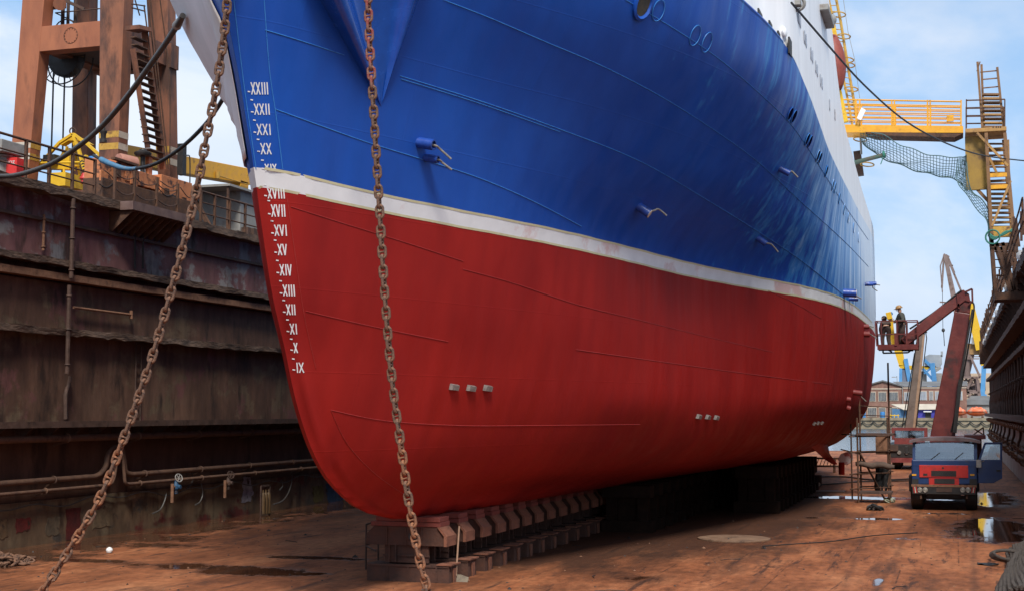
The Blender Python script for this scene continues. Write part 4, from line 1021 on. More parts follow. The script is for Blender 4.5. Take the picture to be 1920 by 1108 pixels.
# hoses slung between wall and ship
def hose(label, pts, ds, r, m, name='hose', n=10):
    P = []
    c_ = catmull([V((x, y, d)) for (x, y), d in zip(pts, ds)], 6)
    P = [AD(q.x, q.y, q.z) for q in c_]
    t = thing(name, label, 'hose', P[0]); mb = MB(); mb.tube(P, r, n); mb.build('hose_line', m, t); return t, P
h1, P1 = hose('thick grey hose sagging from the left edge up to the canvas on the bow', [(-30, 330), (0, 331), (30, 329), (70, 318), (110, 300), (160, 265), (200, 228), (240, 180), (275, 132), (305, 90), (330, 52), (343, 30)], [33, 32.6, 32, 31.3, 30.5, 29.5, 28.5, 27.5, 26.6, 25.8, 25, 24.6], .055, M_CABLE)
q = AD(331, 50, 25); q2 = AD(342, 32, 24.7); mb = MB(); mb.tube([q, q.lerp(q2, .2), q2], [.085, .08, .05], 10); mb.build('hose_coupling', M_GREY, h1)
h2, P2 = hose('thinner black hose looping from the blue pump up behind the chain', [(176, 292), (190, 300), (210, 309), (232, 316), (252, 317), (282, 311), (312, 297), (350, 269), (385, 234), (405, 207), (422, 180), (440, 155)], [34.6, 34.2, 33.7, 33, 32.4, 31.5, 30.5, 29, 27.6, 26.7, 26, 25.6], .042, M_BLACK)
mb = MB(); mb.tube(P2[6:26], [.075 - .0016 * i for i in range(20)], 10); mb.build('blue_sleeve', mat('blue_sleeve', (.03, .15, .28), (.10, .22, .33), (.2, .2, .2), scale=9, rough=.5), h2)
# ------------------------------------------------------------------ anchor chains
M_CHAIN = mat('rusty_chain', (.11, .055, .032), (.24, .12, .07), (.06, .035, .025), scale=9, rough=.8, bump=.5)
M_CHAINO = mat('orange_rust_chain', (.16, .065, .03), (.36, .15, .07), (.08, .04, .025), scale=9, rough=.8, bump=.5)
M_CHAINR = mat('red_flecked_chain', (.13, .06, .04), (.26, .12, .08), (.20, .025, .02), scale=9, rough=.75, bump=.4, t3=(.58, .66))
def link_mesh(name, m, s=1.0):
    mb = MB(); r = .0235 * s; hw = .053 * s; hl = .102 * s; pts = []
    for k in range(9): g = math.pi * k / 8; pts.append((hw * math.cos(g), 0, hl - hw + hw * math.sin(g)))
    for k in range(9): g = math.pi + math.pi * k / 8; pts.append((hw * math.cos(g), 0, -(hl - hw) + hw * math.sin(g)))
    mb.tube(pts, r, 9, closed=True); mb.tube([(-hw, 0, 0), (0, 0, 0), (hw, 0, 0)], [r * .95, r * .6, r * .95], 8)
    o = mb.build(name, m); me = o.data; bpy.data.objects.remove(o); return me
LK = [link_mesh('link', M_CHAIN), link_mesh('link', M_CHAINO), link_mesh('link', M_CHAINR)]
def chain(label, pix, ds, pick):
    c_ = catmull([V((x, y, d)) for (x, y), d in zip(pix, ds)], 24); P = [AD(q.x, q.y, q.z) for q in c_]
    t = thing('anchor_chain', label, 'chain', P[-1], 'anchor chains hanging from the bow')
    pitch = .1575; i = 0; pos = P[0]; acc = []; rem = 0
    # walk at equal pitch
    dist = [0]
    for a_, b_ in zip(P, P[1:]): dist.append(dist[-1] + (b_ - a_).length)
    n_ = int(dist[-1] / pitch); j = 0
    def at(s):
        lo = 0
        while lo < len(dist) - 2 and dist[lo + 1] < s: lo += 1
        k = (s - dist[lo]) / max(1e-9, dist[lo + 1] - dist[lo]); return P[lo].lerp(P[lo + 1], k)
    rng = random.Random(len(label))
    for k in range(n_):
        p = at((k + .5) * pitch); tg = (at((k + .6) * pitch) - at((k + .4) * pitch)).normalized()
        view = (C0 - p).normalized(); xf = tg.cross(view).normalized(); yf_ = tg.cross(xf)
        g = rng.uniform(-.16, .16) + (math.pi / 2 if k % 2 else 0) + .35
        xa_ = xf * math.cos(g) + yf_ * math.sin(g); ya_ = tg.cross(xa_)
        o = bpy.data.objects.new('link', LK[pick(k, n_)]); sc.collection.objects.link(o); o.parent = t
        m = Matrix((xa_, ya_, tg)).transposed().to_4x4(); m.translation = p - P[-1]; o.matrix_local = m
    return P
chain('rusty anchor chain hanging from beside the stem down to the lower left corner', [(452, -230), (440, -120), (428, -30), (423, 40), (408, 150), (386, 265), (366, 368), (336, 490), (291, 650), (240, 800), (181, 945), (82, 1105), (35, 1175), (-10, 1215)],
      [20.9, 20.9, 20.9, 20.9, 20.85, 20.8, 20.75, 20.6, 20.5, 20.4, 20.3, 20.1, 20, 19.9], lambda k, n: 1 if k > n * .72 and random.random() < .8 else 0)
chain('rusty anchor chain hanging in front of the blue and red port bow', [(686, -230), (688, -130), (690, -30), (692, 60), (700, 200), (712, 400), (722, 560), (735, 710), (751, 830), (768, 950), (785, 1040), (803, 1108), (822, 1170), (850, 1215)],
      [22.1, 22.0, 21.9, 21.8, 21.6, 21.4, 21.2, 21.1, 21.0, 20.9, 20.8, 20.7, 20.6, 20.5], lambda k, n: 2 if k < 22 else (1 if k > n * .74 and random.random() < .8 else 0))
cp = AZ(12, 1056, 0); t = thing('chain_pile', 'dark heap of rusty chain on the dock floor at the left edge', 'chain pile', cp)
rng = random.Random(5)
for i in range(46):
    o = bpy.data.objects.new('link', LK[0]); sc.collection.objects.link(o); o.parent = t
    rr = rng.random() ** .6; g = rng.uniform(0, 6.28)
    o.location = (.75 * rr * math.cos(g) - .1, .8 * rr * math.sin(g), .05 + .2 * (1 - rr) * rng.random()); o.rotation_euler = (R(90) + rng.uniform(-.5, .5), rng.uniform(-.6, .6), rng.uniform(0, 6.28)); o.scale = (1.15,) * 3
# ------------------------------------------------------------------ keel blocks
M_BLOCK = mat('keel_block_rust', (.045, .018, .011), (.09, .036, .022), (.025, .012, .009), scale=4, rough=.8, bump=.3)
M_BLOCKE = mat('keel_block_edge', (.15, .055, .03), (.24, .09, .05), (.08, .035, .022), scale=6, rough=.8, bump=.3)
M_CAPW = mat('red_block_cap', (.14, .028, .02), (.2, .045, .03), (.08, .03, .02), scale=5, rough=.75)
BZ = 1.27
def keel_block(Y, label, group):
    t = thing('keel_block', label, 'keel block', (XC, Y, 0), group); L = lambda x, y, z: (XC + x, Y + y, z)
    w = .88; d = .55
    mb = MB(); mb.box(L(-w, .02, .0), L(w, .06, .30)); mb.box(L(-w, 0, .302), L(w, d, .345)); mb.box(L(-w, d - .06, 0), L(w, d - .02, .30))
    for x in (-.45, 0, .35, .6): mb.box(L(x, -.0, .01), L(x + .03, .018, .30))
    mb.prism([L(w + .002, .04, 0), L(w + .002, d - .04, 0), L(w + .002, d - .12, .3), L(w + .002, .12, .3)], (-.04, 0, 0)); mb.build('base_beam', M_BLOCK, t, 0)
    mb = MB(); mb.prism([L(w + .01, .18, .28), L(w + .01, .36, .28), L(w + .01, .33, 0), L(w + .01, .22, 0)], (.03, 0, 0)); mb.box(L(w - .25, -.02, .346), L(w + .06, d, .372)); mb.build('base_bracket', M_BLOCKE, t, 0)
    mb = MB(); mb.box(L(-.52, .08, .375), L(.42, .14, .72)); mb.box(L(-.52, d - .14, .375), L(.42, d - .08, .72)); mb.box(L(-.55, .05, .50), L(.45, .079, .53))
    for x in (-.42, -.28, .14, .24): mb.box(L(x, .02, .38), L(x + .03, .049, .72))
    mb.build('column', M_BLOCK, t, 0)
    mb = MB(); mb.prism([L(-.90, .02, .722), L(.78, .02, .722), L(.78, .02, .90), L(.64, .02, 1.09), L(-.74, .02, 1.09), L(-.90, .02, .93)], (0, d - .04, 0)); cr = mb.build('cradle_beam', M_BLOCK, t, 0)
    mb = MB()
    for x in (-.46, -.06, .28): mb.box(L(x, -.01, .73), L(x + .025, .018, 1.085))
    mb.build('web', M_BLOCK, cr, 0)
    mb = MB(); mb.prism([L(.785, -.03, .72), L(.785, d, .72), L(.785, d, .92), L(.785, -.03, .92)], (.06, 0, 0)); mb.prism([L(.785, -.03, .922), L(.845, -.03, .922), L(.70, -.03, 1.10), L(.64, -.03, 1.10)], (0, d, 0)); mb.build('flange', M_BLOCKE, cr, 0)
    mb = MB(); mb.lathe(V(L(.1, .015, .90)), (0, -1, 0), [(0, .085), (.012, .085), (.012, .06), (.004, .05)], 16); mb.build('lightening_hole', M_DARK, cr)
    mb = MB(); mb.box(L(-.80, 0, 1.095), L(.70, d, 1.19)); mb.box(L(.1, -.02, 1.192), L(.70, d - .05, BZ + .02)); mb.box(L(-.7, .02, 1.192), L(.098, d - .05, BZ + .02)); mb.build('cap', M_CAPW, t, 0, bevel=.012)
    return t
ORD = ['', 'second', 'third', 'fourth', 'fifth', 'sixth', 'seventh', 'eighth']
Y0B = AZ(800, 1092, 0).y
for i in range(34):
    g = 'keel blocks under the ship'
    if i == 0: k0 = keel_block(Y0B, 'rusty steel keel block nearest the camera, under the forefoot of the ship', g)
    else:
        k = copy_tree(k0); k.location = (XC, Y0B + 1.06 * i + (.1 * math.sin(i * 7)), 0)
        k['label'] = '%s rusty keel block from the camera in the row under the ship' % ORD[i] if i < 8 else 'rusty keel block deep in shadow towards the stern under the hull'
def side_block(label):  # block and timber base colours darkened to carry the shade under the hull
    t = thing('bilge_block', label, 'bilge block', (0, 0, 0), 'bilge blocks beside the keel')
    mb = MB(); mb.box((-.75, 0, 0), (.75, .5, .3)); mb.box((-.6, .08, .302), (-.3, .42, .9)); mb.box((.3, .08, .302), (.6, .42, .9)); mb.box((-.28, .2, .302), (.28, .3, .9)); mb.build('block_body', mat('shade_dark_block', (.014, .008, .006), (.03, .016, .011), scale=4, rough=.95, spec=.08), t, 0)
    mb = MB(); mb.box((-.7, -.02, .902), (.7, .52, 1.22)); mb.build('timber', mat('shade_dark_timber', (.016, .010, .008), (.034, .02, .014), scale=5, rough=.95, bump=.4, spec=.08), t, 0, bevel=.015); return t
sb0 = None
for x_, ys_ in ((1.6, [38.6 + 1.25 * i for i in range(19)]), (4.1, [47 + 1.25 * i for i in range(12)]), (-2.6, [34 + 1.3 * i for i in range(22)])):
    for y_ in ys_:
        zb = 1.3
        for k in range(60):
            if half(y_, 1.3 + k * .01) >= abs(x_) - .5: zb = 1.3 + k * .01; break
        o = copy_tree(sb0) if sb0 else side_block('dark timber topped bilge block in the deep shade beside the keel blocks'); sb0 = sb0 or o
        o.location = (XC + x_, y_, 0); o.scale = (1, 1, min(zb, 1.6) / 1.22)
# ------------------------------------------------------------------ small things on the dock floor
a = AZ(686, 1067, 0); b_ = AZ(709, 1060, 0); t = thing('barrier', 'thin rusty steel barrier frame standing beside the first keel block', 'barrier', a)
mb = MB(); h = .96
for q in (a, b_): mb.tube([q, q + V((0, 0, h))], .022, 7)
mb.build('post', M_BROWN, t); e = V((XC - .85, Y0B + .9, h - .02))
mb = MB(); mb.tube([a + V((0, 0, h)), b_ + V((0, 0, h + .04)), e], .022, 7); mb.tube([a + V((0, 0, .52)), b_ + V((0, 0, .56))], .018, 7); mb.tube([a + V((0, 0, .5)), V((XC - .85, Y0B + .4, .55))], .018, 7); mb.build('rail', M_BROWN, t)
s0 = AZ(855, 1090, 0); sh = thing('scraper', 'long handled floor scraper leaning on the first keel block', 'scraper', s0)
top = AD(861, 986, (s0 - C0).dot(cF) + .35)
mb = MB(); mb.tube([s0 + V((0, 0, .12)), top], .019, 8); mb.build('handle', mat('worn_wood_handle', (.22, .12, .07), (.33, .2, .13), scale=8, rough=.75), sh)
mb = MB(); dx = V((1, .05, 0)); mb.prism([s0 - dx * .25, s0 + dx * .24, s0 + dx * .25 + V((0, .04, .09)), s0 + dx * .08 + V((0, .06, .14)), s0 - dx * .08 + V((0, .06, .14)), s0 - dx * .24 + V((0, .04, .08))], (0, .012, 0)); mb.build('blade', mat('muddy_blade', (.12, .09, .06), (.2, .16, .11), scale=8), sh, 0)
c = AZ(1376, 1010, .0); mb = MB(); mb.lathe(c + V((0, 0, .002)), (0, 0, 1), [(0, .96), (.03, .96), (.035, .93)], 40)
tag(mb.build('manhole_cover', mat('worn_cover', (.16, .09, .055), (.23, .14, .085), (.08, .045, .03), scale=3, rough=.7), None, 40, loc=c), 'flat round steel cover lying on the dock floor below the ship', 'cover')
c = AZ(205, 1036, 0); mb = MB(); mb.lathe(c, (0, 0, 1), [(0, .02), (.02, .07), (.07, .085), (.12, .06), (.145, .01)], 14); tag(mb.build('ball', M_WHITE, None, loc=c), 'small white ball lying at the foot of the left wall', 'ball')
def bucket(px, py, label):
    c = AZ(px, py, 0); t = thing('bucket', label, 'bucket', c)
    mb = MB(); mb.lathe(c, (0, 0, 1), [(0, .17), (.02, .18), (.46, .21), (.47, .225), (.5, .225), (.5, .20), (.42, .19)], 18); mb.build('bucket_body', M_DARK, t)
    mb = MB(); mb.tube([c + V((.2 * math.cos(g * math.pi / 8), -.05, .46 + .12 * math.sin(g * math.pi / 8))) for g in range(9)], .01, 5); mb.build('handle', M_STEEL, t)
    mb = MB(); mb.lathe(c + V((.06, -.2, .1)), (.2, -1, .1), [(0, .05), (.02, .09)], 9); mb.build('paint_drip', M_CREAM, t)
bucket(1533, 911, 'dark paint splashed bucket on a low plank under the stern')
mb = MB(); c = AZ(1535, 921, 0); c1 = c.copy(); mb.box((c.x - 1.0, c.y - .6, .0), (c.x + 1.1, c.y + .6, .04)); tag(mb.build('plank', mat('dirty_plank', (.10, .055, .035), (.16, .09, .06), scale=4, stretch=(.4, 3, 1)), None, 0, loc=c), 'wide dirty plank lying on the floor beside the last keel blocks', 'plank')
def floor_hose(label, pix, r=.035, m=M_DARK):
    P = [AZ(x, y, r) for x, y in pix]; mb = MB(); mb.tube(catmull(P, 8), r, 7); t = thing('floor_hose', label, 'hose', P[0]); mb.build('hose_line', m, t)
floor_hose('dark hose lying across the dock floor behind the scaffold', [(1515, 894), (1580, 893), (1640, 899), (1710, 897), (1800, 893)])
floor_hose('dark hose bending from the bucket towards the blue truck', [(1540, 908), (1580, 905), (1620, 902), (1680, 901), (1740, 900)], .03)
floor_hose('thin dark line trailing along the near dock floor below the ship', [(1430, 1023), (1490, 1019), (1560, 1014), (1640, 1003), (1720, 998)], .014)
c = AZ(1640, 956, 0); t = thing('rag_heap', 'small dark heap of rag on the floor in front of the scaffold', 'rag', c)
mb = MB()
for i in range(10): g = i * .7; mb.ring(c + V((.16 * math.cos(g), .2 * math.sin(g), .05 + .02 * (i % 3))), (math.sin(i), math.cos(i), 1.2), .12 + .02 * (i % 4), .03, 12, 5)
mb.build('rag', M_BLACK, t)
c = AZ(1666, 942, 0); t = thing('rope_bundle', 'knotted pale green rope bundle at the foot of the scaffold', 'rope', c); mb = MB()
for i in range(7): mb.ring(c + V((.12 * math.cos(i * 2.1), .16 * math.sin(i * 2.1), .08)), (math.sin(i * 1.3), math.cos(i * 2.3), .8), .11, .022, 12, 5)
mb.build('rope_coil', mat('pale_rope', (.3, .33, .22), (.45, .48, .36), scale=14), t)
c = AZ(1852, 1058, 0); t = thing('cloth_scrap', 'flat dark scrap of cloth on the floor near the big rope heap', 'rag', c); mb = MB(); rr = []
for i in range(7): rr.append([c + V((-.22 + .075 * i + .02 * math.sin(j * 3), (.28 - .05 * abs(i - 3)) * (j / 4 - .5) * 2, .012 + .03 * max(0, math.sin(i * 1.4 + j * 1.9)))) for j in range(5)])
mb.grid(rr); o = mb.build('cloth', M_DARK, t)
# big coil of mooring rope, bottom right
c = AZ(1925, 1078, 0); t = thing('mooring_rope', 'heap of thick dark mooring rope strands in the lower right corner', 'rope', c)
M_ROPE = mat('tarred_rope', (.035, .026, .02), (.085, .066, .052), (.02, .015, .012), scale=16, rough=.85, bump=.7, stretch=(1, 1, 1))
rng = random.Random(3)
for k in range(10):
    A_ = AZ(1889 + 4.2 * k, 1046, 0); B_ = AZ(1876 + 7.2 * k, 1130, 0); pts = []
    for i in range(26):
        u = i / 25; p = A_.lerp(B_, u); hz = .30 * math.sin(min(1, (k + .6) / 5) * 1.57)
        pts.append(V((p.x + .07 * math.sin(u * 5 + k * .35) + rng.uniform(-.01, .01), p.y, .05 + hz * (1 - .35 * u) + .03 * math.sin(u * 9 + k * 1.1))))
    mb = MB()
    for s_ in range(3):
        q = []
        for i in range(25 * 6 + 1):
            u = i / 6; a_ = int(min(u, 24)); p = pts[a_].lerp(pts[a_ + 1], u - a_); g = i * .62 + s_ * 2.094
            q.append(p + V((.024 * math.cos(g), 0, .024 * math.sin(g))))
        mb.tube(q, .027, 5)
    mb.build('strand', M_ROPE, t)
mb = MB()
for k in range(4): mb.ring(AZ(1897, 1041, .12 + .06 * k), (.04 * k, -.18, 1), .46 - .03 * k, .035, 30, 7)
mb.build('rope_coil', M_ROPE, t)
# ------------------------------------------------------------------ scaffold
g0 = AZ(1610, 942, 0); g1 = AZ(1667, 938, 0); b0 = AZ(1598, 934, 0); dv = V((0, 1.6, 0))
sca = thing('scaffold', 'rusty tube scaffold tower beside the stern with a plank platform', 'scaffold', g0)
pq = [g0, g1, g0 + dv, g1 + dv]; hs = [3.15, 3.15, 5.3, 5.3]
for i, (q, h) in enumerate(zip(pq, hs)): mb = MB(); mb.tube([q, q + V((0, 0, h))], .035, 8); mb.build('standard', M_RUST, sca)
q = b0; mb = MB(); mb.tube([q, q + V((0, 0, 2.9))], .03, 8); mb.build('standard', M_RUST, sca)
for z in (.5, 1.05, 1.85, 2.45):
    mb = MB(); mb.tube([pq[0] + V((-.3, 0, z)), pq[1] + V((.05, 0, z))], .026, 7); mb.tube([pq[2] + V((-.1, 0, z)), pq[3] + V((.1, 0, z))], .026, 7); mb.tube([pq[0] + V((0, -.1, z + .05)), pq[2] + V((0, .1, z + .05))], .026, 7); mb.tube([pq[1] + V((0, -.1, z + .05)), pq[3] + V((0, .1, z + .05))], .026, 7); mb.build('ledger', M_RUST, sca)
mb = MB(); mb.tube([b0 + V((-.6, .1, 2.5)), pq[0] + V((.1, 0, 2.5))], .025, 7); mb.tube([b0 + V((-.4, .1, 1.9)), pq[0] + V((.1, 0, 1.8))], .025, 7); mb.build('ledger', M_RUST, sca)
mb = MB(); mb.tube([pq[0] + V((.05, -.04, 1.9)), g1 + V((-.15, -.04, .05))], .04, 7); mb.build('brace', M_RUST, sca)
for z, x0, x1 in ((2.5, -.05, 1.3), (.34, .02, 1.2)):
    mb = MB(); mb.box((g0.x + x0, g0.y - .05, z), (g0.x + x1, g0.y + .45, z + .07)); mb.box((g0.x + x0, g0.y + .5, z), (g0.x + x1, g0.y + 1.0, z + .07)); mb.build('plank', M_BROWN, sca, 0)
mb = MB(); mb.box((g1.x - .45, g1.y - .06, 1.75), (g1.x - .02, g1.y - .02, 2.5)); mb.build('toe_board', M_RUSTLT, sca, 0)
mb = MB()
for z in (4.25, 4.6): mb.tube([pq[2] + V((0, 0, z - 1)), pq[3] + V((.1, 0, z - 1.05))], .02, 6)
mb.tube([pq[3] + V((0, 0, 3.3)), pq[1] + V((.1, 0, 2.6))], .02, 6); mb.build('handrail', M_RUST, sca)
p = g0 + V((-.1, .3, 1.42)); tr = thing('canvas_roll', 'brown rolled canvas lying through the scaffold', 'canvas roll', p)
mb = MB(); mb.tube([p + V((i * .2, 0, .04 * math.sin(i * 1.7) - .01 * i)) for i in range(8)], [.08, .11, .10, .12, .11, .12, .11, .07], 12); mb.build('roll', mat('brown_canvas', (.07, .045, .035), (.12, .08, .06), scale=6, rough=.9, bump=.5), tr)
p = g1 + V((-.25, -.1, 1.3)); rg = thing('hanging_rags', 'dark ragged cloth hanging from the scaffold rail', 'rag', p); rr = []
for i in range(7): rr.append([p + V((.08 * j - .24 + .03 * math.sin(i + j), .05 * math.sin(j * 2.2 + i * .6), -.15 * i * (1 + .25 * math.sin(j * 2.7)))) for j in range(7)])
mb = MB(); mb.grid(rr); o = mb.build('cloth', M_BLACK, rg); so = o.modifiers.new('thick', 'SOLIDIFY'); so.thickness = .02
p = AZ(1530, 885, 0); tr = thing('trestle', 'low rusty trestle on the floor beyond the stern', 'trestle', p); mb = MB()
for x in (-1.0, .0, 1.0):
    for y in (-.3, .3): mb.bar(p + V((x, y, 0)), p + V((x, y, .75)), .08)
    mb.bar(p + V((x, -.35, .7)), p + V((x, .35, .7)), .08)
mb.build('leg', M_RUST, tr); mb = MB()
for z in (.78, .35): mb.bar(p + V((-1.3, -.3, z)), p + V((1.3, -.3, z)), .08); mb.bar(p + V((-1.3, .3, z)), p + V((1.3, .3, z)), .08)
for i in range(12): mb.tube([p + V((-1.1 + .19 * i, -.3, .36)), p + V((-.95 + .19 * i, -.3, .76))], .02, 5)
mb.build('top_bars', M_RUST, tr)

# grit, rust flakes and weld scrap strewn over the floor
rng = random.Random(77); mb = MB(); mb2 = MB()
for i in range(900):
    y = 22 + 50 * rng.random() ** 1.6; x = rng.uniform(XL + .3, XR - .2); s_ = rng.uniform(.008, .035) * (2.2 if rng.random() < .06 else 1); p = V((x, y, .002)); a_ = rng.uniform(0, 6.28); d = V((math.cos(a_), math.sin(a_), 0)) * s_; e = V((-d.y, d.x, 0)) * rng.uniform(.4, 1)
    (mb if i % 4 else mb2).add([p - d - e, p + d - e * .7, p + d * .8 + e, p - d * .7 + e, p + V((0, 0, s_ * rng.uniform(.4, 1)))], [(0, 1, 4), (1, 2, 4), (2, 3, 4), (3, 0, 4)])
for i in range(26):
    y = 24 + 30 * rng.random(); x = rng.uniform(XL + 1, XR - .4); L = rng.uniform(.15, .6); a_ = rng.uniform(0, 6.28); p = V((x, y, .012)); d = V((math.cos(a_), math.sin(a_), 0)) * L / 2
    mb.tube([p - d, p + V((0, 0, .01)) + V((-d.y, d.x, 0)) * .2, p + d], .008, 5)
db = mb.build('debris', M_DARK, None, 0); db['kind'] = 'stuff'; db2 = mb2.build('rust_flakes', M_RUSTLT, None, 0); db2['kind'] = 'stuff'
# ------------------------------------------------------------------ starboard wall of the dock (right edge)
M_RW = steel_wall('right_wall_paint', (.22, .135, .105), (.31, .20, .16), (.36, .25, .21), .15)
rw = thing('dock_wall', 'rusty brown dock wall on the right, with ledges, upright pipes and a railing on top', 'dock wall', (XR, 80, 0))
RY0, RY1 = 34.0, YEND
mb = MB(); mb.box((XR, RY0, 0), (XR + 5, RY1, 5.9)); mb.build('lower_plating', M_RW, rw, 0)
mb = MB(); mb.box((XR + .1, RY0, 5.902), (XR + 5, RY1, 9.1)); mb.build('upper_plating', M_RW, rw, 0)
ragged('ledge', 5.85, 6.05, XR + .02, XR - .42, M_RUST, 11, .03, rw, RY0, RY1 + .3); ragged('ledge', 6.95, 7.22, XR + .02, XR - .62, M_RUST, 12, .02, rw, RY0, RY1 + .3)
ragged('ledge', 8.7, 9.1, XR + .02, XR - .55, M_BROWN, 13, .05, rw, RY0, RY1 + .3)
mb = MB(); mb.box((XR - .60, RY0, 3.04), (XR, RY1, 3.16)); mb.box((XR - .64, RY0, 2.98), (XR - .58, RY1, 3.24)); mb.build('catwalk', M_RUST, rw, 0)
mb = MB(); mb.tube([(XR - .42, RY0, 2.72), (XR - .42, RY1, 2.72)], .12, 12); pp_ = mb.build('pipe', M_RUSTLT, rw)
for i in range(34):
    y = 44 + i * 2.2; mb = MB(); mb.ring((XR - .42, y, 2.72), (0, 1, 0), .14, .035, 12, 5); mb.build('pipe_clamp', M_RUSTLT, pp_)
for z, x, r in ((1.75, .30, .09), (1.45, .42, .07), (1.2, .3, .06)):
    mb = MB(); mb.tube([(XR - x + .05 * math.sin(i * 1.3), RY0 + i * 2.2, z + .06 * math.sin(i * 2.1)) for i in range(41)], r, 8); q = mb.build('pipe', M_RUST, rw)
    for i in range(14):
        y = 52 + i * 4.9 + z; mb = MB(); mb.ring((XR - x, y, z), (0, 1, 0), r + .04, .04, 10, 5); mb.cyl((XR - x, y, z), (XR - x - .22, y, z + .1), .05); mb.build('pipe_flange', M_RUSTLT, q)
rng = random.Random(9)
for i in range(30):
    y = 50 + i * 2.45; mb = MB(); mb.box((XR - .1, y, 3.2), (XR, y + .12, 5.84)); mb.build('stiffener', M_BROWN, rw, 0)
for i in range(22):
    y = 51 + i * 3.3 + rng.uniform(-.4, .4); x = XR - .18; z1 = 5.84; k = rng.uniform(.35, .7)
    pts = [(x, y, z1), (x, y, 4.9), (x, y, 4.5), (x - .05, y + k, 4.1), (x - .05, y + k, 3.7), (x - .05, y + k, 3.2)]
    mb = MB(); mb.tube(catmull(pts, 4), .06, 7); q = mb.build('downpipe', M_BROWN, rw)
    mb = MB(); mb.ring((x, y, 4.85), (0, 0, 1), .09, .04, 8, 5); mb.cyl((x, y, 4.75), (x - .2, y, 4.8), .045); mb.build('valve_stub', M_BROWN, q)
    if i % 2 == 0:
        mb = MB(); mb.tube(catmull([(x - .1, y + .5, 2.6), (x - .12, y + .6, 2.2), (x - .2, y + 1.0, 1.9), (x - .2, y + 1.0, 1.2)], 4), .06, 7); mb.build('downpipe', M_BROWN, rw)
for i in range(24):
    y = 50 + i * 3.1; mb = MB(); mb.box((XR - .06, y, 6.1), (XR + .1, y + .1, 6.94)); mb.build('stiffener', M_BROWN, rw, 0)
for i in range(26):
    y = 50 + i * 2.85; mb = MB(); mb.prism([(XR - .5, y, 8.7), (XR + .1, y, 8.7), (XR + .1, y, 7.9)], (0, .08, 0)); mb.build('knee_bracket', M_BROWN, rw, 0)
# tangle of rusty railings on its edge
rr_ = thing('railing', 'long rusty railing with scrap plates along the top of the right dock wall', 'railing', (XR - .7, 60, 9.1))
for i in range(46):
    y = 47 + i * 1.66; mb = MB(); mb.bar((XR - .75, y, 9.0), (XR - .78 + rng.uniform(-.06, .06), y + rng.uniform(-.1, .1), 10.1 + rng.uniform(-.12, .18)), .08, .1); mb.build('post', M_RUST, rr_)
for z in (9.4, 9.75, 10.1): mb = MB(); mb.tube([(XR - .76 + rng.uniform(-.02, .02), 46.5 + i * 2.6, z + rng.uniform(-.04, .04)) for i in range(30)], .03, 7); mb.build('rail', M_RUST, rr_)
for i in range(24):
    y = 52 + i * 2.9 + rng.uniform(0, .6); mb = MB(); mb.box((XR - .72, y, 9.1), (XR - .69, y + rng.uniform(.5, 1.5), 9.5 + rng.uniform(0, .55))); mb.build('scrap_plate', M_RUSTLT if i % 3 else M_RUST, rr_, 0)
for i in range(2):
    mb = MB(); mb.box((XR - .9, RY1 - 1.5 + i * .8, 7.3), (XR + .1, RY1 - 1.1 + i * .8, 9.2)); mb.build('end_plate', M_RUST, rw, 0)
# round lamps under the overhang
M_GLOBE = mat('white_lamp_globe', (.62, .62, .6), (.72, .72, .7), scale=5, rough=.3)
for n_, (px, py) in enumerate([(1909, 479), (1885, 538), (1868, 586), (1861, 599), (1855, 610), (1851, 622), (1847, 633), (1843.5, 641)]):
    p = AX(px, py, XR - .62)
    t = thing('floodlight', 'round white lamp, %s along the overhang of the right dock wall' % ['nearest', 'second from the camera', 'third from the camera', 'fourth from the camera', 'fifth from the camera', 'sixth from the camera', 'seventh from the camera', 'farthest'][n_], 'lamp', p, 'lamps along the right dock wall')
    mb = MB(); mb.lathe(p + V((.1, 0, 0)), (-.6, -.8, -.15), [(-.12, .06), (-.1, .12), (0, .19), (.05, .20), (.06, .15), (.08, .02)], 16); mb.build('lamp_globe', M_GLOBE, t)
    mb = MB(); mb.bar(p + V((.12, .05, .05)), (XR + .05, p.y + .1, p.z + .35), .06); mb.build('lamp_bracket', M_BROWN, t)
# ------------------------------------------------------------------ stair tower and gangway
YT = 59.0; DT = 1.5
tw = thing('stair_tower', 'yellow brown steel stair tower with open treads hanging on the right dock wall', 'stair tower', AY(1875, 560, YT))
def T(px, py, d=0): return AY(px, py, YT) + V((0, d, 0))
def tb(nm, segs, w, m, h=None, par=None):
    mb = MB()
    for a_, b_, d in segs: mb.bar(T(*a_, d), T(*b_, d), w, h)
    return mb.build(nm, m, par or tw, 0)
M_TY = mat('weathered_yellow_steel', (.33, .17, .05), (.44, .25, .08), (.16, .08, .035), scale=3, rough=.7, t3=(.52, .66))
M_TB = mat('brown_yellow_steel', (.16, .08, .035), (.25, .13, .055), (.09, .045, .025), scale=3, rough=.75)
plat = MB(); plat.box(tuple(T(1810, 250, -.05)), tuple(T(1887, 238, DT + .3))); pl = plat.build('platform', M_TY, tw, 0, bevel=.01)
mb = MB()
for px in (1862, 1868, 1872, 1876): mb.cyl(T(px, 239.5, -.06), T(px, 239.5, -.04), .03, n=8)
mb.build('rivet', M_DARK, pl)
for d in (0, DT): tb('railing', [((1812, 187), (1812, 240), d), ((1884, 187), (1884, 240), d), ((1812, 189), (1884, 187), d), ((1812, 204), (1884, 203), d), ((1812, 219), (1884, 218), d)], .05, M_RUST)
tb('stringer', [((1833, 115), (1842, 238), .2), ((1870, 125), (1882, 238), .2)], .09, M_TB, .16); tb('stringer', [((1841, 112), (1846, 238), .9)], .09, M_TB, .12)
tb('handrail', [((1832, 130), (1838, 112), .4), ((1838, 133), (1870, 130), .3), ((1840, 147), (1872, 144), .3), ((1842, 163), (1873, 160), .3)], .045, M_TB)
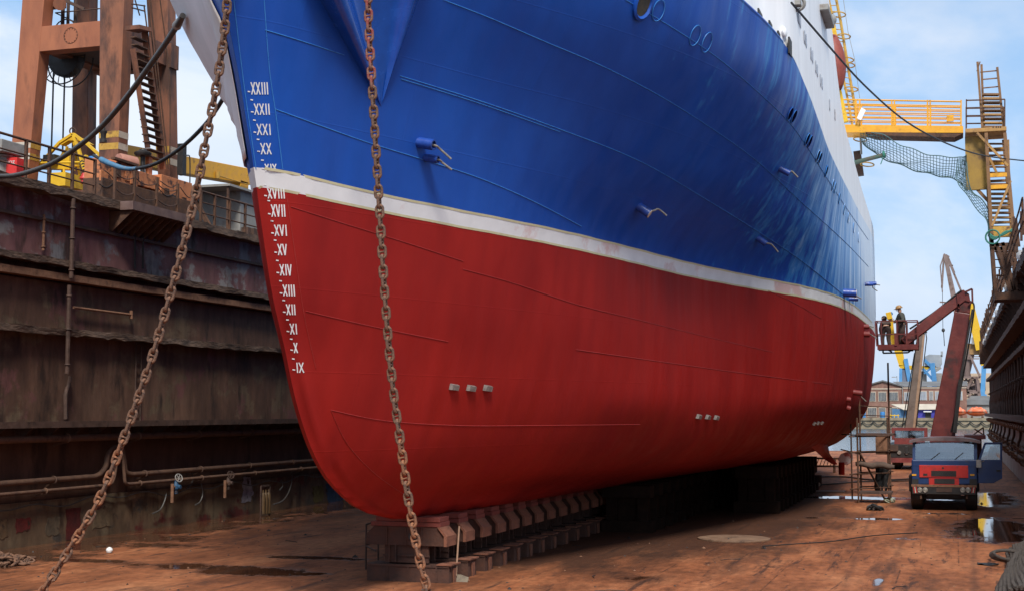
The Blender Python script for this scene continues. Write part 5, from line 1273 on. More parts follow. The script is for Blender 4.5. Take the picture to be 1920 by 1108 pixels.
for i in range(9):
    y = 176 + i * 7.6; mb = MB(); a_ = T(1842 + i * .3, y, .25 - .0 * i); b_ = T(1873 + i * .9, y, .25); mb.bar(a_, b_, .32, .07); mb.build('tread', M_TY if i % 2 else M_TB, tw, 0)
mb = MB(); mb.box(tuple(T(1812, 355, .3)), tuple(T(1851, 252, .45))); mb.build('side_panel', mat('rusty_yellow_panel', (.26, .15, .03), (.36, .22, .045), (.07, .035, .025), scale=1.4, s3=.8, rough=.75, t3=(.48, .58)), tw, 0)
tb('bracket', [((1812, 352), (1832, 352), .4), ((1830, 350), (1856, 378), .4)], .12, M_TB)
for d in (0, DT): tb('tower_leg', [((1849, 250), (1860, 455), d), ((1884, 250), (1902, 445), d)], .13, M_TB, .13)
tb('cross_brace', [((1832, 250), (1890, 312), -.02), ((1855, 290), (1872, 325), .6), ((1895, 340), (1860, 425), -.02), ((1892, 250), (1894, 330), DT)], .12, M_TY, .09)
tb('cross_beam', [((1851, 330), (1893, 328), 0), ((1852, 352), (1894, 350), 0), ((1850, 270), (1885, 268), DT), ((1851, 296), (1888, 294), DT)], .12, M_AMBER, .16)
tb('cross_beam', [((1851, 330), (1893, 328), DT), ((1854, 380), (1896, 378), DT), ((1856, 410), (1899, 408), DT)], .1, M_TB)
for i in range(11):
    y = 345 + i * 8.3; mb = MB(); mb.bar(T(1854 + i * .5, y, .2 + .1 * i), T(1892 + i * .8, y, .2 + .1 * i), .3, .07); mb.build('tread', M_TY if i % 3 else M_TB, tw, 0)
for i in range(6):
    y = 262 + i * 11; mb = MB(); mb.bar(T(1851 + i * .5, y, 1.0), T(1886 + i * .8, y, 1.0), .2, .05); mb.build('tread', M_TB, tw, 0)
mb = MB(); mb.box(tuple(T(1858, 446, -.02)), tuple(T(1900, 424, .1))); mb.build('kick_plate', M_YELOLD, tw, 0)
for d in (0, DT): tb('lower_frame', [((1860, 450), (1867, 548), d), ((1903, 445), (1905, 548), d), ((1858, 460), (1903, 458), d), ((1868, 455), (1898, 545), d), ((1880, 455), (1902, 545), d)], .13, M_RUST)
tb('lower_rail', [((1862, 470), (1900, 470), .5), ((1863, 485), (1900, 485), .5), ((1864, 500), (1900, 500), .5), ((1865, 515), (1900, 515), .5)], .04, M_RUST)
mb = MB(); mb.box(tuple(T(1865, 562, -.1)), tuple(T(1925, 547, DT + .2))); mb.build('base_platform', M_RUST, tw, 0)
tr = thing('tied_rope', 'green rope wound round the foot of the stair tower', 'rope', T(1880, 440, -.1)); mb = MB()
for i in range(5): mb.tube(catmull([T(1856, 440 + i * 1.5, -.15), T(1866, 446 + i, -.2), T(1885, 440 - i, -.2), T(1901, 428 + i * 2, -.15)], 5), .035, 6)
mb.ring(T(1861, 446, -.2), (.3, 1, 0), .28, .035); mb.build('rope_turns', M_GREEN, tr)
gw = thing('gangway', 'orange yellow footbridge with railings from the ship to the stair tower', 'gangway', T(1700, 248))
gl, gr_ = T(1560, 231, .1), T(1806, 238, .1)
mb = MB(); zl, zr = T(1588, 247).z, T(1805, 250).z
mb.add([(gl.x, YT, T(1588, 232).z), (gr_.x, YT, T(1805, 237).z), (gr_.x, YT, zr), (gl.x, YT, zl), (gl.x, YT + 1.2, T(1588, 232).z), (gr_.x, YT + 1.2, T(1805, 237).z), (gr_.x, YT + 1.2, zr), (gl.x, YT + 1.2, zl)], [(0, 1, 2, 3), (7, 6, 5, 4), (0, 4, 5, 1), (3, 2, 6, 7), (1, 5, 6, 2), (0, 3, 7, 4)]); mb.build('deck_girder', M_AMBER, gw, 0, bevel=.01)
mb = MB(); mb.prism([T(1620, 248), T(1805, 251), T(1790, 258), T(1700, 256), T(1640, 254)], (0, 1.1, 0)); mb.build('underside', M_RUST, gw, 0)
for d in (0.03, 1.17):
    for y0, y1, r in ((187, 191, .035), (195, 199, .025), (203, 207, .025), (211, 214, .025), (219, 222, .025), (226, 230, .025)):
        mb = MB(); mb.tube([T(1575, y0, d), T(1802, y1, d)], r, 7); mb.build('rail', M_AMBER, gw)
    for px in (1605, 1612, 1672, 1677, 1739, 1744, 1802): mb = MB(); mb.bar(T(px, 188, d), T(px, 236, d), .06); mb.build('post', M_AMBER, gw)
mb = MB(); mb.box(tuple(T(1775, 229, -.05)), tuple(T(1788, 216, -.02))); mb.build('sign_plate', M_AMBER, gw, 0)
mb = MB(); mb.prism([T(1607, 224, -.2), T(1616, 204, -.2), T(1624, 209, -.2), T(1615, 228, -.2)], (0, .02, 0)); o = mb.build('white_board', M_WHITE, gw, 0)
# safety net slung below
M_NET = mat('net_cord', (.05, .11, .11), (.12, .19, .19), scale=20, rough=.85, bump=0)
nt_ = thing('safety_net', 'sagging pale green safety net hung between the ship and the stair tower', 'net', T(1700, 300))
top_ = catmull([T(1612, 246, .0), T(1650, 252), T(1700, 277), T(1750, 292), T(1795, 296), T(1812, 292)], 8); bot_ = catmull([T(1615, 262, .9), T(1650, 288, .9), T(1700, 308, .9), T(1750, 322, .9), T(1790, 330, .9), T(1812, 350, .9)], 8)
def wire_grid(A, B, nr, sagv, parent, r=.012):
    G = []
    for j in range(nr + 1):
        k = j / nr; G.append([a_.lerp(b_, k) + V((0, .1 * math.sin(k * 9 + i * .6), -sagv * math.sin(k * math.pi) + .03 * math.sin(i * .8 + j))) for i, (a_, b_) in enumerate(zip(A, B))])
    mb = MB()
    for row in G: mb.tube(row, r, 4, cap=False)
    for i in range(len(A)):
        mb.tube([row[i] for row in G], r, 4, cap=False)
    mb.build('mesh_panel', M_NET, parent, 0)
    mb = MB(); mb.tube(G[0], .022, 5); mb.tube(G[-1], .028, 5); mb.build('edge_rope', M_NET, parent)
wire_grid(top_, bot_, 9, .12, nt_)
A2 = catmull([T(1795, 300, -.1), T(1795, 340, -.1), T(1815, 370, -.1), T(1838, 400, -.1), T(1852, 420, -.1), T(1853, 445, -.1)], 5); B2 = catmull([T(1812, 300, .2), T(1818, 350, .2), T(1838, 370, .2), T(1854, 395, .2), T(1858, 420, .2), T(1860, 460, .2)], 5)
wire_grid(A2, B2, 5, 0, nt_)
mb = MB(); mb.tube([T(1598, 302, .6), T(1618, 298, .4), T(1660, 289, .2)], .09, 9); sp_ = mb.build('net_spar', mat('green_red_spar', (.14, .05, .03), (.03, .14, .11), scale=1.0, rough=.7), nt_); mb = MB(); mb.ring(T(1657, 289, .2), (1, 0, .2), .1, .06); mb.tube([T(1654, 294, .1), T(1654, 300, .1), T(1651, 308, .1)], .02, 5); mb.build('spar_lashing', M_GREEN, sp_)
# cable across the sky
cbx_ = thing('mooring_cable', 'black cable running from the ship side down past the gangway to the right wall', 'cable', AD(1484, 6, 30))
pts = [AD(x, y, d) for (x, y), d in zip([(1484, 6), (1560, 94), (1620, 160), (1690, 222), (1750, 258), (1810, 283), (1860, 295), (1930, 303)], [31, 35, 39, 44, 48, 52, 55, 58])]
mb = MB(); mb.tube(catmull(pts, 5), .028, 6); mb.build('cable_line', M_BLACK, cbx_)
# hooped ladder, davit and boat on the ship side
YLD = 60.0
ld = thing('hooped_ladder', 'tall leaning yellow ladder with safety hoops behind the white upperworks', 'ladder', AY(1605, 240, YLD))
def LP(px, py, d=0): return AY(px, py, YLD + d)
ra_ = [LP(1546, -40), LP(1554, 0), LP(1563, 40), LP(1576, 120), LP(1590, 190), LP(1598, 235)]; rb_ = [LP(1560, -40), LP(1568, 0), LP(1576, 40), LP(1589, 120), LP(1601, 190), LP(1609, 240)]
mb = MB(); mb.tube(ra_, .05, 7); mb.tube(rb_, .06, 7); mb.build('stile', M_YELOLD, ld)
mb = MB()
for i in range(22):
    k = i / 21; a_ = ra_[1].lerp(ra_[-1], k); b_ = rb_[1].lerp(rb_[-1], k); mb.tube([a_, b_], .02, 5)
mb.build('rung', M_YELOLD, ld)
for px, py in [(1573, 28), (1582, 69), (1588, 113), (1590, 123), (1596, 168), (1612, 252), (1613, 262), (1626, 309)]: mb = MB(); mb.ring(LP(px, py), (.12, .15, 1), .28, .028, 24, 6); mb.build('safety_hoop', M_YELOLD, ld)
mb = MB(); mb.tube([LP(1580, -10), LP(1590, 60), LP(1602, 110), LP(1612, 185)], .012, 5); mb.tube([LP(1613, 250), LP(1615, 290)], .05, 6); mb.build('stay_wire', M_GREY, ld)
mb = MB(); mb.bar(LP(1607, 285, .6), LP(1613, 330, .6), .3, .4); mb.build('bracket_plate', M_BROWN, ld, 0)
bt_ = thing('lifeboat', 'rust red lifeboat hull hanging high on the ship side beside the yellow ladder', 'lifeboat', AY(1565, 115, 57))
rows = []
for i in range(11):
    u = i / 10; c = AY(1559 + 10 * u, 68 + 100 * u, 56 - 0 * u); w = 1.0 * math.sin(math.pi * (.08 + .84 * u)) ** .6; r = []
    for j in range(13): g = math.pi * j / 12; r.append(c + V((.46 * w * math.sin(g) + .0, -1.2 * w * math.cos(g) * .4, -.12 * math.cos(g))))
    rows.append(r)
mb = MB(); mb.grid(rows); o = mb.build('boat_hull', mat('rust_red_hull', (.20, .035, .022), (.28, .06, .04), (.12, .04, .03), scale=4, rough=.6), bt_); so = o.modifiers.new('t', 'SOLIDIFY'); so.thickness = .08
mb = MB(); mb.bar(AY(1563, 52, 56.5), AY(1567, 72, 56.5), .16); mb.build('davit_arm', M_YEL, bt_, 0)
mb = MB(); mb.bar(AY(1568, 150, 56.5), AY(1585, 230, 56.5), .22, .3); mb.build('davit', M_YEL, bt_, 0)
mb = MB(); mb.lathe(AY(1557, 38, 50), (1, -.2, 0), [(-.1, .1), (0, .2), (.12, .2), (.2, .1)], 12); o = mb.build('searchlight', M_GREY, None, loc=AY(1557, 38, 50)); tag(o, 'round grey searchlight on the edge of the white upperworks', 'lamp')
# ------------------------------------------------------------------ people
M_SKIN = mat('skin', (.38, .19, .12), (.46, .25, .17), scale=20, rough=.5, bump=0)
def skin_obj(name, joints, edges, m, parent, root=0, sub=2):
    o0 = wloc(parent) if parent else V((0, 0, 0))
    names = list(joints)
    me = bpy.data.meshes.new(name); me.from_pydata([tuple(joints[k][0] - o0) for k in names], [(names.index(a), names.index(b_)) for a, b_ in edges], [])
    o = bpy.data.objects.new(name, me); sc.collection.objects.link(o); o.parent = parent
    sk = o.modifiers.new('skin', 'SKIN'); sk.use_smooth_shade = True
    for i, k in enumerate(names):
        sv = me.skin_vertices[0].data[i]; r = joints[k][1]; sv.radius = (r, r) if not isinstance(r, tuple) else r; sv.use_root = (i == root)
    sb = o.modifiers.new('sub', 'SUBSURF'); sb.levels = sub; sb.render_levels = sub
    me.materials.append(m); return o
def person(label, base, J, coat, legs, helmet=None, hair=(.03, .02, .015)):
    """J: joint positions; the body is one skin surface, clothes are a second surface over it"""
    t = thing('person', label, 'person', base); up = (J['head'] - J['neck']).normalized()
    rad = dict(pelvis=.13, belly=.125, chest=.135, neck=.055, head=.088, crown=.075)
    for s in 'lr': rad.update({'sho' + s: .065, 'elb' + s: .045, 'wri' + s: .03, 'pal' + s: .036, 'hip' + s: .09, 'kne' + s: .062, 'ank' + s: .043, 'toe' + s: .04})
    J = dict(J); J['crown'] = J['head'] + up * .10
    E_ = [('pelvis', 'belly'), ('belly', 'chest'), ('chest', 'neck'), ('neck', 'head'), ('head', 'crown')]
    for s in 'lr':
        J['pal' + s] = J['wri' + s] + (J['wri' + s] - J['elb' + s]).normalized() * .085
        J['toe' + s] = J['ank' + s] + J['face'] * .17 - V((0, 0, .04))
        E_ += [('chest', 'sho' + s), ('sho' + s, 'elb' + s), ('elb' + s, 'wri' + s), ('wri' + s, 'pal' + s), ('pelvis', 'hip' + s), ('hip' + s, 'kne' + s), ('kne' + s, 'ank' + s), ('ank' + s, 'toe' + s)]
    face = J.pop('face'); jj = {k: (J[k], rad[k]) for k in rad}
    body = skin_obj('body', jj, E_, M_SKIN, t)
    ad = lambda ks, e: {k: (J[k], rad[k] + e) for k in ks}
    up_k = ['pelvis', 'belly', 'chest', 'shol', 'elbl', 'wril', 'shor', 'elbr', 'wrir']
    skin_obj('jacket', ad(up_k, .028), [e for e in E_ if e[0] in up_k and e[1] in up_k], coat, t)
    lo_k = ['belly', 'pelvis', 'hipl', 'knel', 'ankl', 'hipr', 'kner', 'ankr']
    skin_obj('trousers', ad(lo_k, .026), [e for e in E_ if e[0] in lo_k and e[1] in lo_k], legs, t, 1)
    for s in 'lr':
        mb = MB(); mb.tube([J['ank' + s] - V((0, 0, .0)), J['ank' + s] + face * .06 - V((0, 0, .04)), J['toe' + s] + face * .04], [.06, .062, .045], 9); mb.build('boot', M_BLACK, t)
        # five fingers and a thumb on each hand
        d = (J['pal' + s] - J['wri' + s]).normalized(); sd = d.cross(V((0, 0, 1))); sd = sd.normalized() if sd.length > .1 else V((1, 0, 0)); dn = sd.cross(d)
        if dn.z > 0: dn = -dn
        mb = MB()
        for i in range(4):
            p = J['pal' + s] + sd * (.024 * (i - 1.5)) + d * .02; L = (.062, .075, .07, .052)[i]; mb.tube([p, p + d * L * .5 + dn * .012, p + d * L * .7 + dn * L * .5], [.010, .009, .007], 6)
        p = J['wri' + s] + d * .04 + sd * .03; mb.tube([p, p + sd * .03 + d * .03, p + sd * .032 + d * .06 + dn * .01], [.012, .010, .008], 6); mb.build('hand', M_SKIN, body)
    hc = J['head'] + up * .045
    sd = up.cross(face).normalized(); fw = sd.cross(up)
    if fw.dot(face) < 0: fw = -fw
    mb = MB(); mb.tube([hc + fw * .085 + up * .02, hc + fw * .115 - up * .02, hc + fw * .09 - up * .03], [.010, .017, .01], 7)
    for s in (-1, 1): mb.lathe(hc + sd * .088 * s - up * .0, sd * s, [(-.01, .03), (.012, .028), (.018, .012)], 9)
    mb.build('face_features', M_SKIN, body)
    mb = MB()
    for s in (-1, 1): mb.lathe(hc + fw * .082 + sd * .034 * s + up * .022, fw, [(0, .014), (.006, .011)], 8)
    mb.tube([hc + fw * .088 + sd * .025 - up * .055, hc + fw * .094 - up * .058, hc + fw * .088 - sd * .025 - up * .055], .006, 5); mb.build('eyes_and_mouth', M_DARK, body)
    if helmet:
        mb = MB(); c = hc + up * .045; prof = [(-.01, .155), (.0, .155), (.005, .125), (.05, .122), (.09, .10), (.115, .06), (.125, .01)]; mb.lathe(c, up + fw * .08, prof, 20); mb.prism([c + fw * .10 + sd * .09, c + fw * .20 + sd * .05, c + fw * .20 - sd * .05, c + fw * .10 - sd * .09], up * .012); mb.build('helmet', helmet, t)
    else:
        mb = MB(); mb.lathe(hc - fw * .015 + up * .0, up - fw * .25, [(-.03, .098), (.02, .104), (.07, .092), (.10, .06), (.115, .01)], 16); mb.build('hair', mat('dark_hair', hair, tuple(v * 1.6 for v in hair), scale=30, rough=.7), t)
    return t
M_COAT = mat('faded_work_jacket', (.035, .036, .03), (.075, .075, .062), scale=9, rough=.85, bump=.3)
M_COVER = mat('brown_coverall', (.045, .028, .024), (.075, .048, .04), scale=9, rough=.85, bump=.3)
M_HELM = mat('ochre_helmet', (.30, .15, .045), (.4, .22, .07), scale=6, rough=.4)
# ------------------------------------------------------------------ blue truck with folding lift arm
gt = AZ(1771, 957, 0); YK = gt.y
M_CABB = mat('blue_cab_paint', (.008, .028, .10), (.012, .04, .135), (.05, .045, .05), scale=3, rough=.4, t3=(.62, .75), bump=.05)
M_CABR = mat('red_grille_paint', (.42, .018, .015), (.5, .028, .02), (.2, .03, .025), scale=5, rough=.5, bump=.05)
M_BOOM = mat('dark_red_boom_paint', (.095, .014, .011), (.155, .024, .018), (.04, .016, .013), scale=2.2, rough=.5, t3=(.54, .68))
def clear_glass():
    m = bpy.data.materials.new('window_glass'); m.use_nodes = True; nt = m.node_tree; n, l = nt.nodes, nt.links; n.clear()
    o = n.new('ShaderNodeOutputMaterial'); tr_ = n.new('ShaderNodeBsdfTransparent'); gl_ = n.new('ShaderNodeBsdfGlossy'); gl_.inputs['Roughness'].default_value = .03; gl_.inputs['Color'].default_value = (.9, .95, 1, 1); tr_.inputs['Color'].default_value = (.62, .68, .70, 1)
    lw = n.new('ShaderNodeLayerWeight'); lw.inputs['Blend'].default_value = .62; mx = n.new('ShaderNodeMixShader'); l.new(lw.outputs['Fresnel'], mx.inputs[0]); l.new(tr_.outputs[0], mx.inputs[1]); l.new(gl_.outputs[0], mx.inputs[2]); l.new(mx.outputs[0], o.inputs[0])
    return m
M_GLASS = clear_glass()
tk = thing('truck', 'blue flat fronted truck with red grille, open door and a dark red folding lift arm', 'truck', gt)
def K(px, py, d=0): return AY(px, py, YK) + V((0, d, 0))
def kbox(px0, py0, px1, py1, d0, d1): a_ = K(px0, max(py0, py1), d0); b_ = K(px1, min(py0, py1), d0); mb = MB(); mb.box((a_.x, YK + d0, a_.z), (b_.x, YK + d1, b_.z)); return mb
mb = MB()
a_ = [K(1709, 908), K(1833, 908), K(1833, 861), K(1709, 861)]
mb.add(a_ + [p + V((0, 1.75, 0)) for p in a_], [(0, 1, 2, 3), (7, 6, 5, 4), (0, 4, 5, 1), (3, 2, 6, 7), (0, 3, 7, 4), (1, 5, 6, 2)]); cabn = mb.build('cab', M_CABB, tk, 0, bevel=.04)
mb = MB(); r0 = []
for i in range(9):
    u = i / 8 * 2 - 1; r0.append(V((K(1771, 825).x + u * 1.17, 0, K(1771, 826).z + .13 * (1 - u * u) ** .6)))
mb.grid([[p + V((0, YK + d, 0)) for p in r0] for d in (-.04, .1, 1.7, 1.78)]); mb.prism([V((p.x, YK - .05, p.z - .14 * (1 - (i / 4 - 1) ** 2) ** .6 - .08 + .14 * (1 - (i / 4 - 1) ** 2) ** .6 * .7)) for i, p in enumerate(r0)] + [V((p.x, YK - .05, p.z)) for p in r0[::-1]], (0, .06, 0)); rf = mb.build('roof', mat('dull_roof', (.09, .065, .07), (.16, .11, .11), (.07, .035, .03), scale=3, rough=.5), cabn, 40)
for a0, a1 in ((1711, 1716), (1826, 1832)):
    mb = MB(); mb.add([K(a0, 862, .02), K(a1, 862, .02), K(a1, 829, .14), K(a0, 829, .14), K(a0, 862, .14), K(a1, 862, .14), K(a1, 829, .26), K(a0, 829, .26)], [(0, 1, 2, 3), (7, 6, 5, 4), (0, 4, 5, 1), (3, 2, 6, 7), (0, 3, 7, 4), (1, 5, 6, 2)]); mb.build('pillar', M_CABB, cabn, 0)
for a0, a1 in ((1710, 1716), (1826, 1832)): kbox(a0, 862, a1, 828, 1.65, 1.74).build('pillar', M_CABB, cabn, 0)
kbox(1716, 862, 1826, 850, 1.66, 1.74).build('rear_panel', M_CABB, cabn, 0)
mb = MB(); mb.prism([K(1716, 861, .07), K(1826, 861, .07), K(1826, 830, .17), K(1716, 830, .17)], (0, .012, 0)); ws = mb.build('windshield', M_GLASS, cabn, 0)
mb = MB(); mb.prism([K(1717, 850, 1.7), K(1825, 850, 1.7), K(1825, 830, 1.7), K(1717, 830, 1.7)], (0, .012, 0)); mb.build('rear_window', M_GLASS, cabn, 0)
kbox(1714, 863, 1828, 859, .10, .55).build('dashboard', M_DARK, cabn, 0)
mb = MB()
rng = random.Random(2)
for i in range(16): c = K(1722 + rng.random() * 36 + (30 if i > 10 else 0), 858.5, .2 + rng.random() * .2); mb.cbox(c, (.22, .16, .03 + rng.random() * .06))
mb.build('papers', mat('papers', (.4, .36, .3), (.6, .56, .5), scale=9), cabn, 0)
for px in (1740, 1803): kbox(px - 14, 862, px + 14, 840, 1.1, 1.28).build('seat', M_DARK, cabn, 0, bevel=.04)
mb = MB(); mb.ring(K(1803, 857, .5), (0, -.8, .6), .2, .018); mb.build('steering_wheel', M_BLACK, cabn)
gp = MB(); kbox(1724, 894, 1815, 872, -.035, .0).build('grille_panel', M_CABR, tk, 0, bevel=.008); kbox(1742, 908, 1798, 896, -.03, .0).build('lower_grille', M_CABR, tk, 0)
for j in range(7): kbox(1746, 883 + j * 1.5, 1793, 882.2 + j * 1.5, -.045, -.036).build('grille_slot', M_DARK, tk, 0)
for j in range(6): kbox(1752, 898 + j * 1.6, 1790, 897 + j * 1.6, -.042, -.031).build('grille_slot', M_DARK, tk, 0)
mb = MB(); mb.cyl(K(1768, 876.5, -.05), K(1768, 876.5, -.034), .035, n=10); mb.build('badge', M_DARK, tk); kbox(1731, 891, 1739, 887, -.042, -.036).build('badge', M_DARK, tk, 0)
mb = kbox(1710, 925, 1830, 910.5, -.14, .2); mb.build('bumper', M_DARK, tk, 0, bevel=.02); kbox(1709, 911, 1831, 909, -.15, .0).build('bumper_trim', M_RUSTLT, tk, 0)
M_LENS = mat('headlamp_lens', (.2, .19, .16), (.3, .28, .24), scale=9, rough=.15)
for px in (1725, 1735, 1805, 1815):
    mb = MB(); mb.lathe(K(px, 917.5, -.135), (0, -1, 0), [(0, .085), (.025, .085), (.03, .07), (.022, .06)], 16); hl = mb.build('headlight', M_STEEL, tk); mb = MB(); mb.lathe(K(px, 917.5, -.15), (0, -1, 0), [(0, .066), (.01, .06), (.02, .03), (.022, .005)], 14); mb.build('lens', M_LENS, hl)
for px, s in ((1714, 1), (1826, -1)):
    for k in range(3):
        mb = MB(); x = px + s * (k * 2.5 - 2); mb.prism([K(x, 911.5, -.146), K(x + 1.5, 911.5, -.146), K(x + 1.5 + s * 2, 923, -.146), K(x + s * 2, 923, -.146)], (0, -.004, 0)); mb.build('hazard_stripe', M_CABR if k != 1 else M_CREAM, tk, 0)
for px in (1714, 1823): kbox(px - 4, 891, px + 4, 888, -.02, .0).build('indicator', M_AMBER, tk, 0)
kbox(1712, 872.5, 1830, 871.3, -.012, .0).build('body_crease', M_CABB, tk, 0)
mb = MB(); mb.tube([K(1745, 861, .03), K(1762, 848, .08)], .012, 5); mb.tube([K(1790, 861, .03), K(1806, 848, .08)], .012, 5); mb.build('wiper', M_BLACK, tk)
mb = MB(); mb.tube([K(1710, 852, .1), K(1701, 848, -.1), K(1701, 838, -.1)], .02, 5); mb.build('mirror_arm', M_BLACK, tk); kbox(1697, 850, 1703, 836, -.14, -.08).build('mirror', M_DARK, tk, 0, bevel=.01)
kbox(1756, 921, 1785, 914, -.155, -.142).build('blank_plate', M_BROWN, tk, 0); kbox(1710, 909, 1722, 897, -.02, .0).build('step_recess', M_DARK, tk, 0); kbox(1818, 909, 1832, 897, -.02, .0).build('step_recess', M_DARK, tk, 0)
for px in (1727, 1813): mb = MB(); mb.bar(K(px, 927, -.05), K(px, 934, -.05), .06); mb.build('tow_hook', M_RUST, tk)
# door open on the right
mb = MB(); dpoly = [K(1834, 905, -.05), K(1862, 905, -.08), K(1879, 896, -.1), K(1879, 831, -.1), K(1875, 829, -.1), K(1846, 829, -.08), K(1834, 860, -.05)]
win = [K(1848, 860, -.09), K(1874, 860, -.1), K(1874, 833, -.1), K(1850, 833, -.09), K(1842, 858, -.08)]
def face(pl_): return [p for p in pl_]
low = [K(1834, 905, -.05), K(1862, 905, -.08), K(1879, 896, -.1), K(1879, 861.2, -.1), K(1834, 861.2, -.05)]
mb.prism(low, (0, .07, 0)); door = mb.build('door', M_CABB, tk, 0, bevel=.012)
mb = MB()
for p, q in (((1836, 862), (1847, 830.5)), ((1846, 830.5), (1878, 830.5)), ((1877, 830), (1877, 862))): mb.bar(K(*p, -.05), K(*q, -.05), .07, .05, (0, 1, 0))
mb.build('window_frame', M_CABB, door, 0); mb = MB(); mb.prism([K(1838, 861, -.05), K(1876, 861, -.06), K(1876, 832, -.06), K(1848, 832, -.05)], (0, .01, 0)); mb.build('door_window', M_GLASS, door, 0)
kbox(1868, 883, 1876, 880, -.12, -.05).build('door_handle', M_DARK, door, 0); mb = MB(); mb.bar(K(1837, 866, -.1), K(1845, 863, -.25), .03); mb.cbox(K(1835, 868, -.2), (.16, .05, .26)); mb.build('mirror', M_STEEL, door, 0)
mb = MB(); c = K(1863, 848, .3); mb.tube([c - V((0, 0, .28)), c, c + V((.02, 0, .2))], [.16, .18, .12], 10); ov = mb.build('hanging_vest', mat('orange_vest', (.55, .16, .02), (.65, .25, .03), scale=8, rough=.8), None, loc=c); tag(ov, 'orange work vest hanging behind the open truck door', 'vest')
for px0, px1 in ((1707, 1731), (1810, 1833)):
    for d in (.75, 5.2, 6.5):
        x0, x1 = K(px0, 930).x, K(px1, 930).x; r = .47
        mb = MB(); mb.lathe(V((x0, YK + d, r)), (1, 0, 0), [(0, r * .55), (.01, r * .9), (.06, r), (x1 - x0 - .06, r), (x1 - x0 - .01, r * .9), (x1 - x0, r * .55)], 28); w = mb.build('wheel', M_BLACK, tk); mb = MB(); mb.lathe(V((x0 - .005, YK + d, r)), (1, 0, 0), [(0, r * .5), (.1, r * .45), (.1, r * .15), (x1 - x0 + .01, r * .5)], 20); mb.build('rim', M_BROWN, w)
for px0, px1 in ((1704, 1712), (1829, 1836)): kbox(px0, 922, px1, 890, .2, 1.5).build('mudguard', M_DARK, tk, 0, bevel=.05)
mb = kbox(1738, 932, 1802, 918, .3, 7.4); mb.build('chassis', M_DARK, tk, 0); mb = kbox(1730, 937, 1812, 931, .65, .85); mb.build('axle', M_DARK, tk, 0)
kbox(1712, 905, 1832, 890, 1.9, 7.5).build('flatbed', M_BOOM, tk, 0); mb = kbox(1740, 890, 1845, 822, 4.6, 6.6); mb.build('turret', M_BOOM, tk, 0, bevel=.03)
kbox(1810, 826, 1852, 818, 3.2, 5.2).build('counterweight', M_BOOM, tk, 0)
mb = MB(); mb.bar(K(1828, 818, 4), K(1848, 803, 4), .05); mb.bar(K(1848, 803, 4), K(1849, 820, 4), .05); mb.bar(K(1830, 806, 4), K(1848, 818, 4), .05); mb.build('hand_rail', M_RUST, tk, 0)
BD = 5.6
mb = MB(); mb.bar(K(1764, 830, BD), K(1806, 566, BD), .90, .8, (0, 1, 0), .58, .55); bm_ = mb.build('lift_arm', M_BOOM, tk, 0, bevel=.03)
mb = MB(); mb.bar(K(1806, 566, BD), K(1809, 540, BD), .56, .5, (0, 1, 0)); mb.prism([K(1800, 540, BD - .3), K(1823, 545, BD - .3), K(1820, 528, BD - .3), K(1808, 519, BD - .3), K(1800, 523, BD - .3)], (0, .6, 0)); mb.build('elbow', M_BOOM, tk, 0, bevel=.02)
mb = MB(); mb.bar(K(1806, 532, BD), K(1684, 629, BD - .2), .42, .6, (0, 1, 0), .34, .48); jb = mb.build('upper_arm', M_BOOM, tk, 0, bevel=.025)
for a_, b_, w in (((1790, 815), (1802, 705), .14), ((1802, 705), (1827, 560), .08)): mb = MB(); mb.bar(K(*a_, BD - .5), K(*b_, BD - .5), w); mb.build('ram', M_DARK, tk, 0)
mb = MB()
for p, q in (((1813, 524), (1826, 518)), ((1826, 518), (1827, 545)), ((1827, 545), (1820, 548)), ((1797, 548), (1800, 556)), ((1796, 530), (1799, 558))): mb.bar(K(*p, BD - .35), K(*q, BD - .35), .07)
mb.build('elbow_bracket', M_BOOM, tk, 0)
mb = MB(); mb.tube(catmull([K(1697, 600, BD - .3), K(1745, 568, BD - .3), K(1790, 532, BD - .3), K(1804, 521, BD - .3)], 5), .04, 6); mb.tube(catmull([K(1827, 545, BD - .4), K(1830, 562, BD - .4), K(1818, 640, BD - .4), K(1800, 735, BD - .4), K(1783, 812, BD - .4)], 5), .035, 6); mb.build('hydraulic_hose', M_BLACK, tk)
mb = MB(); mb.bar(K(1755, 575, BD - .3), K(1760, 582, BD - .3), .05); mb.bar(K(1752, 586, BD - .3), K(1760, 582, BD - .3), .05); mb.cyl(K(1740, 588, BD - .28), K(1740, 588, BD + .2), .1); mb.build('hose_clip', M_DARK, tk)
# basket at the end of the arm
YBk = YK + BD - .6
def Bk(px, py, d=0): return AY(px, py, YBk) + V((0, d, 0))
mb = MB(); fz = Bk(1680, 648).z; xa_, xb_ = Bk(1645, 648).x, Bk(1722, 648).x; ztp = Bk(1680, 601).z; zmd = Bk(1680, 626).z
mb.box((xa_, YBk, fz - .12), (xb_, YBk + 1.0, fz - .08)); mb.box((xa_, YBk - .03, fz - .14), (xb_, YBk, fz + .06)); mb.box((xa_, YBk + 1.0, fz - .14), (xb_, YBk + 1.03, fz + .06)); bk = mb.build('basket_floor', M_BOOM, tk, 0)
mb = MB()
for d in (0, 1.0):
    for z in (ztp, zmd): mb.bar((xa_ - .04, YBk + d, z), (xb_ - .02, YBk + d, z), .04)
    for px in (1644, 1653, 1682, 1700, 1721): x = Bk(px, 640).x; mb.bar((x, YBk + d, fz), (x - (.04 if px < 1650 else 0), YBk + d, ztp), .05)
for z in (ztp, zmd):
    for x in (xa_ - .02, xb_ - .02): mb.bar((x, YBk, z), (x, YBk + 1, z), .04)
mb.build('basket_rail', M_BOOM, bk, 0)
mb = MB(); zz = fz - .24
